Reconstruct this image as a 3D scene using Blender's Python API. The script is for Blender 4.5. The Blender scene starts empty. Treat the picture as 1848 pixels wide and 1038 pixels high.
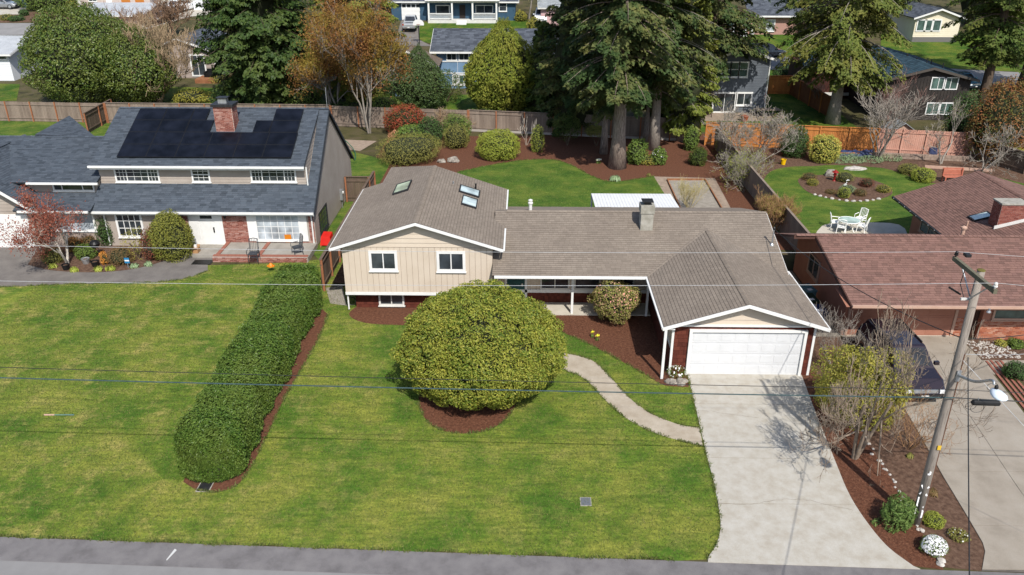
import bpy, math, random
import numpy as np
from mathutils import Vector

# ------------------------------------------------------------------ camera, sky, sun, exposure
scene = bpy.context.scene
COL = scene.collection
F, TH, YAW, H = 1450.0, math.radians(25.25), math.radians(0.93), 18.2
cam = bpy.data.cameras.new('camera')
cam.sensor_width = 36.0
cam.lens = 36.0 * F / 1848.0
cam.clip_start = 0.1
cam.clip_end = 3000
camo = bpy.data.objects.new('camera', cam)
COL.objects.link(camo)
camo.location = (0, 0, H)
camo.rotation_euler = (math.pi / 2 - TH, 0, YAW)
scene.camera = camo

SUN_AZ = math.radians(18)      # to the right of straight behind the camera
SUN_EL = math.radians(48.5)
world = bpy.data.worlds.new('World')
scene.world = world
world.use_nodes = True
wn = world.node_tree.nodes
sky = wn.new('ShaderNodeTexSky')
sky.sky_type = 'NISHITA'
sky.sun_disc = False
sky.sun_elevation = SUN_EL
sky.sun_rotation = math.pi - SUN_AZ
sky.air_density = 1.0
sky.dust_density = 1.2
wn['Background'].inputs[1].default_value = 0.13
world.node_tree.links.new(sky.outputs[0], wn['Background'].inputs[0])
sun = bpy.data.lights.new('sun', 'SUN')
sun.energy = 4.4
sun.angle = math.radians(0.55)
sun.color = (1.0, 0.955, 0.88)
suno = bpy.data.objects.new('sun', sun)
COL.objects.link(suno)
sd = Vector((math.sin(SUN_AZ) * math.cos(SUN_EL), -math.cos(SUN_AZ) * math.cos(SUN_EL), math.sin(SUN_EL)))
suno.location = sd * 60
suno.rotation_euler = sd.to_track_quat('Z', 'Y').to_euler()
vs = scene.view_settings
vs.view_transform = 'Standard'
vs.look = 'None'
vs.exposure = 0.40
vs.gamma = 1.0
vs.use_curve_mapping = False

# ------------------------------------------------------------------ pixel -> place (photograph is 1848 x 1038)
cT, sT, cY, sY = math.cos(TH), math.sin(TH), math.cos(YAW), math.sin(YAW)
TERR = [(-200, 0), (76, 0), (95, 0.5), (112, 1.7), (125, 3.3), (160, 7.5), (420, 45)]
def tz(y):
    return float(np.interp(y, [t[0] for t in TERR], [t[1] for t in TERR]))
def ray(px, py):
    u = (px - 924) / F; v = -(py - 519) / F
    x, y, z = u, cT + v * sT, -sT + v * cT
    return np.array([x * cY - y * sY, x * sY + y * cY, z])
def PZ(px, py, z=0.0):
    d = ray(px, py); return np.array([0, 0, H]) + (z - H) / d[2] * d
def G(px, py, dz=0.0):
    """the ground under a pixel"""
    d = ray(px, py); z = 0.0
    for _ in range(40):
        p = np.array([0, 0, H]) + (z + dz - H) / d[2] * d
        z = 0.6 * z + 0.4 * tz(p[1])
    p[2] = tz(p[1]) + dz
    return p
def PY(px, py, Y):
    d = ray(px, py); return np.array([0, 0, H]) + Y / d[1] * d
def PX(px, py, X):
    d = ray(px, py); return np.array([0, 0, H]) + X / d[0] * d
def ppm(p):
    """photograph pixels in a metre at a place"""
    yr = -p[0] * sY + p[1] * cY
    return F / (yr * cT - (p[2] - H) * sT)

# ------------------------------------------------------------------ materials
MATS = {}
def S(r, g, b):
    f = lambda c: (c / 255) / 12.92 if c <= 10 else ((c / 255 + 0.055) / 1.055) ** 2.4
    return (f(r), f(g), f(b), 1)
def newmat(name):
    m = bpy.data.materials.new(name); m.use_nodes = True
    nt = m.node_tree; b = nt.nodes['Principled BSDF']
    MATS[name] = m
    return m, nt, b
def ramp(nt, stops):
    r = nt.nodes.new('ShaderNodeValToRGB'); e = r.color_ramp.elements
    while len(e) < len(stops): e.new(0.5)
    for i, (p, c) in enumerate(stops):
        e[i].position = p; e[i].color = c if len(c) == 4 else (*c, 1)
    return r
def noise(nt, scale, detail=6, rough=0.6, vec=None):
    n = nt.nodes.new('ShaderNodeTexNoise')
    n.inputs['Scale'].default_value = scale; n.inputs['Detail'].default_value = detail; n.inputs['Roughness'].default_value = rough
    if vec is not None: nt.links.new(vec, n.inputs['Vector'])
    return n
def mixc(nt, a, b, fac, mode='MIX'):
    m = nt.nodes.new('ShaderNodeMix'); m.data_type = 'RGBA'; m.blend_type = mode
    L = nt.links
    for s, v in ((m.inputs[0], fac), (m.inputs[6], a), (m.inputs[7], b)):
        if isinstance(v, bpy.types.NodeSocket): L.new(v, s)
        else: s.default_value = v
    return m.outputs[2]
def mat(name, cols, scale=3.0, rough=0.8, bump=0.0, bscale=None, island=0.0, spec=0.3, metallic=0.0, fine=0.0, stretch=None, coords='Object', icols=None):
    """cols: 2-3 colours mixed by noise; island: value spread between separate pieces; icols: palette by piece"""
    if name in MATS: return MATS[name]
    m, nt, b = newmat(name); L = nt.links
    tc = nt.nodes.new('ShaderNodeTexCoord'); vec = tc.outputs[coords]
    if stretch:
        mp = nt.nodes.new('ShaderNodeMapping'); mp.inputs['Scale'].default_value = stretch
        L.new(vec, mp.inputs['Vector']); vec = mp.outputs[0]
    n = noise(nt, scale, 7, 0.62, vec)
    k = len(cols)
    pos = [0.5] if k == 1 else [0.34 + 0.32 * i / (k - 1) for i in range(k)]
    r = ramp(nt, list(zip(pos, cols)) if k > 1 else [(0.3, cols[0]), (0.7, cols[0])])
    L.new(n.outputs[0], r.inputs[0]); c = r.outputs[0]
    if icols or island:
        g = nt.nodes.new('ShaderNodeNewGeometry')
    if icols:
        ri = ramp(nt, [(i / max(1, len(icols) - 1), x) for i, x in enumerate(icols)])
        L.new(g.outputs['Random Per Island'], ri.inputs[0])
        c = mixc(nt, c, ri.outputs[0], 0.75)
    if island:
        mr = nt.nodes.new('ShaderNodeMapRange')
        mr.inputs['To Min'].default_value = 1 - island; mr.inputs['To Max'].default_value = 1 + island
        L.new(g.outputs['Random Per Island'], mr.inputs['Value'])
        hs = nt.nodes.new('ShaderNodeHueSaturation')
        L.new(c, hs.inputs['Color']); L.new(mr.outputs[0], hs.inputs['Value']); c = hs.outputs[0]
    if fine:
        nf = noise(nt, 60, 3, 0.7, vec)
        rf = ramp(nt, [(0.25, (1 - fine,) * 3), (0.75, (1 + fine,) * 3)])
        L.new(nf.outputs[0], rf.inputs[0]); c = mixc(nt, c, rf.outputs[0], 1.0, 'MULTIPLY')
    L.new(c, b.inputs['Base Color'])
    b.inputs['Roughness'].default_value = rough
    b.inputs['Specular IOR Level'].default_value = spec
    b.inputs['Metallic'].default_value = metallic
    if bump:
        nb = noise(nt, bscale or scale * 6, 5, 0.7, vec)
        bn = nt.nodes.new('ShaderNodeBump'); bn.inputs['Strength'].default_value = min(1, bump); bn.inputs['Distance'].default_value = 0.02 * max(1, bump)
        L.new(nb.outputs[0], bn.inputs['Height']); L.new(bn.outputs[0], b.inputs['Normal'])
    return m
def leafmat(name, cols, rough=0.5, transl=0.25, patch=None, pscale=0.9, spec=0.4):
    """palette by leaf, with clump-sized patches of a second palette"""
    if name in MATS: return MATS[name]
    m, nt, b = newmat(name); L = nt.links
    lift = lambda cs: [tuple(min(.85, x * 1.35) for x in c[:3]) for c in cs]
    cols = lift(cols); patch = lift(patch) if patch else None; rough = max(rough, .42)
    g = nt.nodes.new('ShaderNodeNewGeometry')
    r = ramp(nt, [(i / max(1, len(cols) - 1), c) for i, c in enumerate(cols)])
    L.new(g.outputs['Random Per Island'], r.inputs[0]); c = r.outputs[0]
    tc = nt.nodes.new('ShaderNodeTexCoord')
    if patch:
        n = noise(nt, pscale, 3, 0.6, tc.outputs['Object'])
        rp = ramp(nt, [(0.44, (0, 0, 0)), (0.62, (1, 1, 1))])
        L.new(n.outputs[0], rp.inputs[0])
        r2 = ramp(nt, [(i / max(1, len(patch) - 1), x) for i, x in enumerate(patch)])
        L.new(g.outputs['Random Per Island'], r2.inputs[0])
        c = mixc(nt, c, r2.outputs[0], rp.outputs[0])
    L.new(c, b.inputs['Base Color'])
    b.inputs['Roughness'].default_value = rough
    b.inputs['Specular IOR Level'].default_value = .2 if spec < .55 else .32
    t = nt.nodes.new('ShaderNodeBsdfTranslucent'); L.new(c, t.inputs[0])
    ms = nt.nodes.new('ShaderNodeMixShader'); ms.inputs[0].default_value = transl
    L.new(b.outputs[0], ms.inputs[1]); L.new(t.outputs[0], ms.inputs[2])
    L.new(ms.outputs[0], nt.nodes['Material Output'].inputs[0])
    return m

white = mat('white_paint', [S(204, 204, 202), S(214, 214, 212)], 2, 0.55, 0.05, 20)
offwhite = mat('offwhite_paint', [S(188, 187, 183), S(202, 201, 196)], 2, 0.6)
darkmetal = mat('dark_metal', [S(38, 38, 40), S(52, 52, 54)], 5, 0.5, metallic=0.3)
galv = mat('galvanised_metal', [S(150, 153, 156), S(185, 188, 190)], 6, 0.4, metallic=0.7)
black = mat('black_plastic', [S(18, 18, 19), S(28, 28, 29)], 5, 0.45)
rubber = mat('rubber', [S(20, 20, 20), S(32, 32, 32)], 8, 0.85)
cable = mat('cable_black', [S(28, 30, 32), S(45, 47, 50)], 8, 0.6)
cablegrey = mat('cable_aluminium', [S(150, 152, 154), S(168, 170, 172)], 8, 0.5)
def glassmat(name, c, rough=0.06, spec=0.6):
    m, nt, b = newmat(name)
    b.inputs['Base Color'].default_value = c; b.inputs['Roughness'].default_value = rough; b.inputs['Specular IOR Level'].default_value = spec
    tc = nt.nodes.new('ShaderNodeTexCoord'); n = noise(nt, 1.2, 3, 0.5, tc.outputs['Object'])
    r = ramp(nt, [(0.35, tuple(x * 0.6 for x in c[:3])), (0.7, tuple(min(1, x * 1.7) for x in c[:3]))])
    nt.links.new(n.outputs[0], r.inputs[0]); nt.links.new(r.outputs[0], b.inputs['Base Color'])
    return m
glass = glassmat('window_glass', (0.030, 0.036, 0.042, 1))
glass_g = glassmat('window_glass_green', (0.05, 0.085, 0.075, 1))
glass_curt = glassmat('window_curtain', (0.30, 0.33, 0.36, 1), 0.12)
glass_lite = glassmat('skylight_glass', (0.34, 0.40, 0.39, 1), 0.12)

# ------------------------------------------------------------------ objects
BASE = {}
def tag(o, label=None, cat=None, group=None, kind=None):
    if label: o['label'] = label
    if cat: o['category'] = cat
    if group: o['group'] = group
    if kind: o['kind'] = kind
    return o
def thing(name, label, cat, base, group=None):
    o = bpy.data.objects.new(name, None); COL.objects.link(o)
    o.empty_display_size = 0.3
    o.location = tuple(float(v) for v in base); BASE[o] = np.array(base, float)
    return tag(o, label, cat, group)
class Buf:
    """collects geometry in world coordinates"""
    def __init__(self): self.V = []; self.F = []; self.n = 0
    def add(self, V, Fc):
        V = np.asarray(V, float).reshape(-1, 3); n = self.n
        self.V.append(V); self.F += [tuple(i + n for i in f) for f in Fc]; self.n += len(V)
        return self
    def box(self, x0, x1, y0, y1, z0, z1):
        return self.add([(x0, y0, z0), (x1, y0, z0), (x1, y1, z0), (x0, y1, z0), (x0, y0, z1), (x1, y0, z1), (x1, y1, z1), (x0, y1, z1)],
                        [(3, 2, 1, 0), (4, 5, 6, 7), (0, 1, 5, 4), (1, 2, 6, 5), (2, 3, 7, 6), (3, 0, 4, 7)])
    def fbox(self, fr, u0, u1, n0, n1, z0, z1):
        """box in a wall frame (origin, along, outward)"""
        o, u, nn = fr
        P = lambda a, b, c: o + u * a + nn * b + np.array([0, 0, c])
        return self.add([P(u0, n1, z0), P(u1, n1, z0), P(u1, n0, z0), P(u0, n0, z0), P(u0, n1, z1), P(u1, n1, z1), P(u1, n0, z1), P(u0, n0, z1)],
                        [(3, 2, 1, 0), (4, 5, 6, 7), (0, 1, 5, 4), (1, 2, 6, 5), (2, 3, 7, 6), (3, 0, 4, 7)])
    def prism(self, poly, d):
        """polygon (3-D points) pushed along vector d"""
        P = np.asarray(poly, float); k = len(P); Q = P + np.asarray(d, float)
        nrm = np.zeros(3)
        for i in range(k): nrm += np.cross(P[i], P[(i + 1) % k])
        if np.dot(nrm, d) > 0: P, Q = Q.copy(), P.copy()
        return self.add(np.vstack([P, Q]), [tuple(range(k)), tuple(range(2 * k - 1, k - 1, -1))] + [(i + k, (i + 1) % k + k, (i + 1) % k, i) for i in range(k)])
    def bar(self, a, b, w, t=None, up=(0, 0, 1)):
        """rectangular bar from a to b"""
        a = np.asarray(a, float); b = np.asarray(b, float); d = b - a; L = np.linalg.norm(d); d /= max(L, 1e-9)
        t = t or w; up = np.asarray(up, float)
        s = np.cross(d, up)
        if np.linalg.norm(s) < 1e-4: s = np.cross(d, np.array([1.0, 0, 0]))
        s /= np.linalg.norm(s); v = np.cross(s, d)
        c = [(-w / 2, -t / 2), (w / 2, -t / 2), (w / 2, t / 2), (-w / 2, t / 2)]
        V = [a + s * x + v * y for x, y in c] + [b + s * x + v * y for x, y in c]
        return self.add(V, [(0, 1, 2, 3), (7, 6, 5, 4), (0, 4, 5, 1), (1, 5, 6, 2), (2, 6, 7, 3), (3, 7, 4, 0)])
    def tube(self, pts, r, k=6, cap=True):
        pts = np.asarray(pts, float); n = len(pts)
        r = np.full(n, r) if np.isscalar(r) else np.asarray(r, float)
        d = np.gradient(pts, axis=0); d /= np.linalg.norm(d, axis=1)[:, None] + 1e-9
        ref = np.array([0, 0, 1.0]) if abs(d[:, 2]).mean() < 0.8 else np.array([1.0, 0, 0])
        s = np.cross(d, ref); s /= np.linalg.norm(s, axis=1)[:, None] + 1e-9; v = np.cross(s, d)
        a = np.arange(k) * 2 * math.pi / k
        V = (pts[:, None] + r[:, None, None] * (s[:, None] * np.cos(a)[None, :, None] + v[:, None] * np.sin(a)[None, :, None])).reshape(-1, 3)
        Fc = [(i * k + j, i * k + (j + 1) % k, (i + 1) * k + (j + 1) % k, (i + 1) * k + j) for i in range(n - 1) for j in range(k)]
        if cap: Fc += [tuple(range(k - 1, -1, -1)), tuple((n - 1) * k + j for j in range(k))]
        return self.add(V, Fc)
    def lathe(self, c, prof, k=12):
        """profile of (radius, height) about a vertical axis"""
        a = np.arange(k) * 2 * math.pi / k; n = len(prof)
        V = [(c[0] + r * math.cos(t), c[1] + r * math.sin(t), c[2] + z) for r, z in prof for t in a]
        Fc = [(i * k + j, i * k + (j + 1) % k, (i + 1) * k + (j + 1) % k, (i + 1) * k + j) for i in range(n - 1) for j in range(k)]
        return self.add(V, Fc + [tuple(range(k - 1, -1, -1)), tuple((n - 1) * k + j for j in range(k))])
    def obj(self, name, m, parent=None, **kw): return mk(name, np.vstack(self.V), self.F, m, parent, **kw)
def mk(name, V, Fc, m, parent=None, smooth=False, base=None, **tags):
    root = parent
    while root is not None and root.parent is not None: root = root.parent
    V = np.asarray(V, float)
    if root is not None: b = BASE[root]
    else: b = np.asarray(base if base is not None else (V[:, 0].mean(), V[:, 1].mean(), V[:, 2].min()), float)
    me = bpy.data.meshes.new(name)
    Vl = (V - b).astype(np.float32)
    if isinstance(Fc, np.ndarray):
        k = Fc.shape[1]; nf = len(Fc)
        me.vertices.add(len(Vl)); me.vertices.foreach_set('co', Vl.ravel())
        me.loops.add(nf * k); me.loops.foreach_set('vertex_index', Fc.ravel().astype(np.int32))
        me.polygons.add(nf); me.polygons.foreach_set('loop_start', np.arange(0, nf * k, k, dtype=np.int32))
        me.polygons.foreach_set('loop_total', np.full(nf, k, np.int32))
        me.update(calc_edges=True)
    else:
        me.from_pydata(Vl.tolist(), [], Fc); me.update()
    me.polygons.foreach_set('use_smooth', np.full(len(me.polygons), bool(smooth)))
    me.materials.append(m)
    o = bpy.data.objects.new(name, me); COL.objects.link(o)
    if parent is not None: o.parent = parent
    else:
        o.location = b; BASE[o] = b
    return tag(o, **tags)
def copy_tree(o, parent=None):
    c = o.copy(); COL.objects.link(c); c.parent = parent
    for ch in o.children: copy_tree(ch, c)
    return c
def smoothpoly(P, n=5, closed=False):
    P = np.asarray(P, float); k = len(P); out = []
    R = range(k) if closed else range(k - 1)
    for i in R:
        p0, p1, p2, p3 = (P[(i - 1) % k], P[i], P[(i + 1) % k], P[(i + 2) % k]) if closed else (P[max(i - 1, 0)], P[i], P[i + 1], P[min(i + 2, k - 1)])
        for t in np.arange(n) / n:
            out.append(0.5 * (2 * p1 + (p2 - p0) * t + (2 * p0 - 5 * p1 + 4 * p2 - p3) * t * t + (3 * p1 - p0 - 3 * p2 + p3) * t ** 3))
    if not closed: out.append(P[-1])
    return np.array(out)
def clipY(poly, y0, y1):
    def half(P, f, y):
        out = []
        for i in range(len(P)):
            a, b = P[i], P[(i + 1) % len(P)]
            ia, ib = f(a[1]), f(b[1])
            if ia: out.append(a)
            if ia != ib:
                t = (y - a[1]) / (b[1] - a[1]); out.append(a + (b - a) * t)
        return out
    P = [np.array(p[:2], float) for p in poly]
    P = half(P, lambda v: v >= y0, y0)
    if len(P) < 3: return []
    return half(P, lambda v: v <= y1, y1)
def sheet(name, poly, dz, m, kind='structure', skirt=0.0, parent=None, label=None, cat=None):
    """a ground sheet laid on the terrain"""
    b = Buf(); ys = [t[0] for t in TERR]
    A = sum(poly[i][0] * poly[(i + 1) % len(poly)][1] - poly[(i + 1) % len(poly)][0] * poly[i][1] for i in range(len(poly)))
    if A < 0: poly = list(poly)[::-1]
    for i in range(len(ys) - 1):
        P = clipY(poly, ys[i], ys[i + 1])
        if len(P) < 3: continue
        V = [(p[0], p[1], tz(p[1]) + dz) for p in P]
        b.add(V, [tuple(range(len(V)))])
        if skirt:
            k = len(V)
            b.add(V + [(x, y, z - skirt) for x, y, z in V], [(j, j + k, (j + 1) % k + k, (j + 1) % k) for j in range(k)])
    o = b.obj(name, m, parent, kind=kind if parent is None else None)
    if label: o['label'] = label
    return o
def gp(*pts): return [G(*p)[:2] for p in pts]

# ------------------------------------------------------------------ building helpers
def roof_plane(parent, poly, m_sh, m_slab, t=0.10, expo=0.15, tw=0.33, lift=0.014, name='roof', rnd=None, seed=1, jit=0.0, gap=0.0):
    """convex roof plane; poly[0]->poly[1] is the eave. A slab (part) that carries its shingles (sub-part)"""
    rnd = random.Random(seed)
    P = [np.asarray(p, float) for p in poly]
    u = P[1] - P[0]; u /= np.linalg.norm(u)
    c = sum(P) / len(P) - P[0]
    v = c - u * np.dot(c, u); v /= np.linalg.norm(v)
    n = np.cross(u, v)
    if n[2] < 0: n = -n
    slab = Buf().prism(P, -n * t).obj(name, m_slab, parent)
    Q = [(float(np.dot(p - P[0], u)), float(np.dot(p - P[0], v))) for p in P]
    vmax = max(q[1] for q in Q)
    def span(vv):
        xs = []
        for i in range(len(Q)):
            (a, b), (c_, d) = Q[i], Q[(i + 1) % len(Q)]
            if abs(b - d) < 1e-9:
                if abs(b - vv) < 1e-6: xs += [a, c_]
            elif min(b, d) - 1e-9 <= vv <= max(b, d) + 1e-9: xs.append(a + (c_ - a) * (vv - b) / (d - b))
        return (min(xs), max(xs)) if xs else None
    b = Buf(); nrow = max(1, round(vmax / expo)); ex = vmax / nrow
    Vs = []; Fs = []; k = 0
    for r in range(nrow):
        v0, v1 = r * ex, (r + 1) * ex
        s0, s1 = span(min(max(v0, 1e-5), vmax - 1e-5)), span(min(v1, vmax - 1e-5))
        if not s0 or not s1: continue
        lo, hi = min(s0[0], s1[0]), max(s0[1], s1[1])
        x = lo - rnd.random() * tw
        while x < hi:
            w = tw * (0.85 + 0.3 * rnd.random()); xa, xb = x, x + w - 0.006; x += w
            a0, b0 = max(xa, s0[0]), min(xb, s0[1]); a1, b1 = max(xa, s1[0]), min(xb, s1[1])
            if b0 - a0 < 0.01 and b1 - a1 < 0.01: continue
            b0 = max(b0, a0); b1 = max(b1, a1)
            h = lift * (0.75 + 0.6 * rnd.random()); dv = (rnd.random() - 0.5) * jit
            pt = lambda uu, vv, hh: P[0] + u * uu + v * vv + n * hh
            Vs += [pt(a0, v0 + dv, 0.001), pt(b0, v0 + dv, 0.001), pt(a0, v0 + dv, h), pt(b0, v0 + dv, h), pt(a1, v1 - gap, 0.003), pt(b1, v1 - gap, 0.003)]
            Fs += [(k, k + 1, k + 3, k + 2), (k + 2, k + 3, k + 5, k + 4)]; k += 6
    if Vs:
        Vs = np.array(Vs); Fs = np.array(Fs)
        if np.dot(np.cross(Vs[3] - Vs[2], Vs[4] - Vs[2]), n) < 0: Fs = Fs[:, ::-1]
        mk('shingles', Vs, Fs, m_sh, slab, kind='stuff')
    return slab
def ridge_cap(parent, a, b, m, w=0.26, drop=0.05, step=0.22):
    a = np.asarray(a, float); b = np.asarray(b, float); d = b - a; L = np.linalg.norm(d); d /= L
    s = np.cross(d, [0, 0, 1.0]); s /= np.linalg.norm(s)
    bf = Buf(); n = max(1, int(L / step))
    up = np.array([0, 0, 1.0])
    for i in range(n):
        p = a + d * (L * i / n); q = a + d * (L * (i + 1) / n + 0.01)
        h0, h1 = 0.045, 0.03
        bf.add([p - s * w / 2 + up * (h0 - drop), p + up * h0, p + s * w / 2 + up * (h0 - drop), q - s * w / 2 + up * (h1 - drop), q + up * h1, q + s * w / 2 + up * (h1 - drop),
                p - s * w / 2 + up * (h0 - drop - .02), p + up * (h0 - .03), p + s * w / 2 + up * (h0 - drop - .02)],
               [(0, 1, 4, 3), (1, 2, 5, 4), (6, 7, 1, 0), (7, 8, 2, 1)])
    return bf.obj('ridge_cap', m, parent, kind='stuff')
def rake_board(parent, pts, d, h, m, name='fascia'):
    """board of height h under a polyline of points, pushed by d"""
    out = []
    for i in range(len(pts) - 1):
        a, b = np.asarray(pts[i], float), np.asarray(pts[i + 1], float)
        out.append(Buf().prism([a, b, b - [0, 0, h], a - [0, 0, h]], d).obj(name, m, parent))
    return out
def gutter(parent, a, b, m, w=0.11, h=0.11, name='gutter', brackets=0):
    bf = Buf(); a = np.asarray(a, float); b = np.asarray(b, float)
    bf.bar(a, b, w, h); d = (b - a) / np.linalg.norm(b - a)
    return bf.obj(name, m, parent)
def frame_(o, u, n): return (np.asarray(o, float), np.asarray(u, float), np.asarray(n, float))
def window(parent, fr, u0, u1, z0, z1, mf, mg=None, nx=2, ny=1, trim=0.09, depth=0.05, muntin=0.0, mx=0, my=0, sill=True, splits=None, name='window', mm=None):
    """trim frame > panes, mullions; nx x ny lights, muntin grid mx x my in every light"""
    mg = mg or glass
    b = Buf(); t = trim
    depth = max(depth, .075)
    b.fbox(fr, u0, u1, 0.0, depth, z1 - t, z1)
    b.fbox(fr, u0, u1, 0.0, depth, z0, z0 + t)
    b.fbox(fr, u0, u0 + t, 0.0, depth - 0.002, z0 + t, z1 - t)
    b.fbox(fr, u1 - t, u1, 0.0, depth - 0.002, z0 + t, z1 - t)
    w = b.obj(name, mf, parent)
    if sill: Buf().fbox(fr, u0 - 0.04, u1 + 0.04, 0.0, depth + 0.04, z0 - 0.045, z0 - 0.001).obj('sill', mf, w)
    U = splits or [u0 + t + (u1 - u0 - 2 * t) * i / nx for i in range(nx + 1)]
    Zs = [z0 + t + (z1 - z0 - 2 * t) * i / ny for i in range(ny + 1)]
    ml = Buf(); any_ = False
    for i in range(1, len(U) - 1): ml.fbox(fr, U[i] - 0.025, U[i] + 0.025, 0.002, depth - 0.008, z0 + t, z1 - t); any_ = True
    for j in range(1, ny): ml.fbox(fr, u0 + t, u1 - t, 0.003, depth - 0.011, Zs[j] - 0.025, Zs[j] + 0.025); any_ = True
    if any_: ml.obj('mullion', mm or mf, w)
    for i in range(len(U) - 1):
        for j in range(ny):
            Buf().fbox(fr, U[i] + 0.004, U[i + 1] - 0.004, 0.004, 0.036, Zs[j] + 0.004, Zs[j + 1] - 0.004).obj('pane', mg, w)
            if mx or my:
                mb = Buf()
                for k in range(1, mx): x = U[i] + (U[i + 1] - U[i]) * k / mx; mb.fbox(fr, x - muntin / 2, x + muntin / 2, 0.036, 0.046, Zs[j], Zs[j + 1])
                for k in range(1, my): z = Zs[j] + (Zs[j + 1] - Zs[j]) * k / my; mb.fbox(fr, U[i], U[i + 1], 0.036, 0.048, z - muntin / 2, z + muntin / 2)
                if mb.n: mb.obj('muntin', mf, w)
    return w
def bricks(parent, fr, u0, u1, z0, z1, m, holes=(), bw=0.215, bh=0.075, name='brick_facing', seed=3, proud=0.012, mort=None, thick=0.02):
    """brick facing: mortar bed with bricks proud of it"""
    rnd = random.Random(seed)
    bed = Buf().fbox(fr, u0, u1, -0.05, thick, z0, z1).obj(name, mort or mortar, parent)
    o, u, nn = fr; V = []; Fc = []; k = 0
    nr = max(1, round((z1 - z0) / bh)); hh = (z1 - z0) / nr
    for r in range(nr):
        x = u0 - (bw / 2 if r % 2 else 0)
        while x < u1:
            a, b = max(x, u0) + 0.005, min(x + bw, u1) - 0.005; x += bw
            if b - a < 0.03: continue
            za, zb = z0 + r * hh + 0.005, z0 + (r + 1) * hh - 0.005
            if any(a < h[1] and b > h[0] and za < h[3] and zb > h[2] for h in holes): continue
            p = thick + proud * (0.6 + 0.6 * rnd.random())
            q = lambda uu, z, d: o + u * uu + nn * d + np.array([0, 0, z])
            V += [q(a, za, p), q(b, za, p), q(b, zb, p), q(a, zb, p), q(a, za, thick), q(b, za, thick), q(b, zb, thick), q(a, zb, thick)]
            Fc += [(k, k + 1, k + 2, k + 3), (k + 4, k + 5, k + 1, k), (k + 1, k + 5, k + 6, k + 2), (k + 3, k + 2, k + 6, k + 7), (k + 4, k, k + 3, k + 7)]; k += 8
    if V: mk('brick', np.array(V), np.array(Fc), m, bed, kind='stuff')
    return bed
def lap_boards(parent, fr, zs, spanf, m, t=0.02, name='siding_board'):
    """one object per horizontal lap board; spanf(z0,z1) gives its ends low and high"""
    for i in range(len(zs) - 1):
        z0, z1 = zs[i], zs[i + 1]
        s0, s1 = spanf(z0), spanf(z1 - 0.004)
        if s0 is None: continue
        if s1 is None: s1 = (0.5 * (s0[0] + s0[1]),) * 2
        o, u, nn = fr; q = lambda uu, d, z: o + u * uu + nn * d + np.array([0, 0, z])
        V = [q(s0[0], t, z0), q(s0[1], t, z0), q(s1[1], 0.004, z1), q(s1[0], 0.004, z1), q(s0[0], 0, z0), q(s0[1], 0, z0), q(s1[1], 0, z1), q(s1[0], 0, z1)]
        mk(name, V, [(0, 1, 2, 3), (4, 5, 1, 0), (5, 6, 2, 1), (7, 4, 0, 3), (3, 2, 6, 7)], m, parent)
def pole_tube(parent, a, b, r, m, name, k=8): return Buf().tube([a, b], r, k).obj(name, m, parent)

def fence(name, label, p0, p1, h, m_board, m_post=None, board=0.14, spacing=2.4, cap=True, rails=True, side=1, base0=None, post_name='post', kick=None):
    """posts, rails, cap and a run of boards"""
    p0 = np.asarray(p0, float)[:2]; p1 = np.asarray(p1, float)[:2]
    d = p1 - p0; L = np.linalg.norm(d); d /= L; nrm = np.array([d[1], -d[0]]) * side
    t = thing(name, label, 'fence', (*(p0 + d * L / 2), tz(p0[1] + d[1] * L / 2)))
    rnd = random.Random(int(L * 100)); V = []; Fc = []; k = 0
    nb = int(L / board)
    for i in range(nb):
        a = p0 + d * (i * L / nb + 0.006); b = p0 + d * ((i + 1) * L / nb - 0.006)
        z = tz(a[1]); hh = h * (1 + 0.012 * (rnd.random() - .5)); j = 0.012 * rnd.random()
        A, B = a + nrm * (0.012 + j), b + nrm * (0.012 + j); C, D = b - nrm * 0.01, a - nrm * 0.01
        V += [(*A, z + .03), (*B, z + .03), (*C, z + .03), (*D, z + .03), (*A, z + hh), (*B, z + hh), (*C, z + hh), (*D, z + hh)]
        Fc += [(k, k + 1, k + 5, k + 4), (k + 1, k + 2, k + 6, k + 5), (k + 2, k + 3, k + 7, k + 6), (k + 3, k, k + 4, k + 7), (k + 4, k + 5, k + 6, k + 7)]; k += 8
    mk('boards', np.array(V), np.array(Fc), m_board, t, kind='stuff')
    npst = max(1, round(L / spacing))
    for i in range(npst + 1):
        q = p0 + d * min(max(L * i / npst, 0.06), L - 0.06) + nrm * 0.07; z = tz(q[1])
        Buf().box(q[0] - .05, q[0] + .05, q[1] - .05, q[1] + .05, z - .05, z + h + 0.03).obj(post_name, m_post or m_board, t)
    a3 = lambda q, z: (q[0], q[1], tz(q[1]) + z)
    if rails:
        for z in (0.35, h - 0.25):
            Buf().bar(a3(p0 + nrm * 0.05, z), a3(p1 + nrm * 0.05, z), 0.04, 0.09).obj('rail', m_board, t)
    if cap: Buf().bar(a3(p0 + nrm * .02, h + 0.045), a3(p1 + nrm * .02, h + 0.045), 0.15, 0.035).obj('cap_rail', m_board, t)
    if kick: Buf().bar(a3(p0 + nrm * .05, 0.12), a3(p1 + nrm * .05, 0.12), 0.04, 0.2).obj('kickboard', kick, t)
    return t

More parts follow.
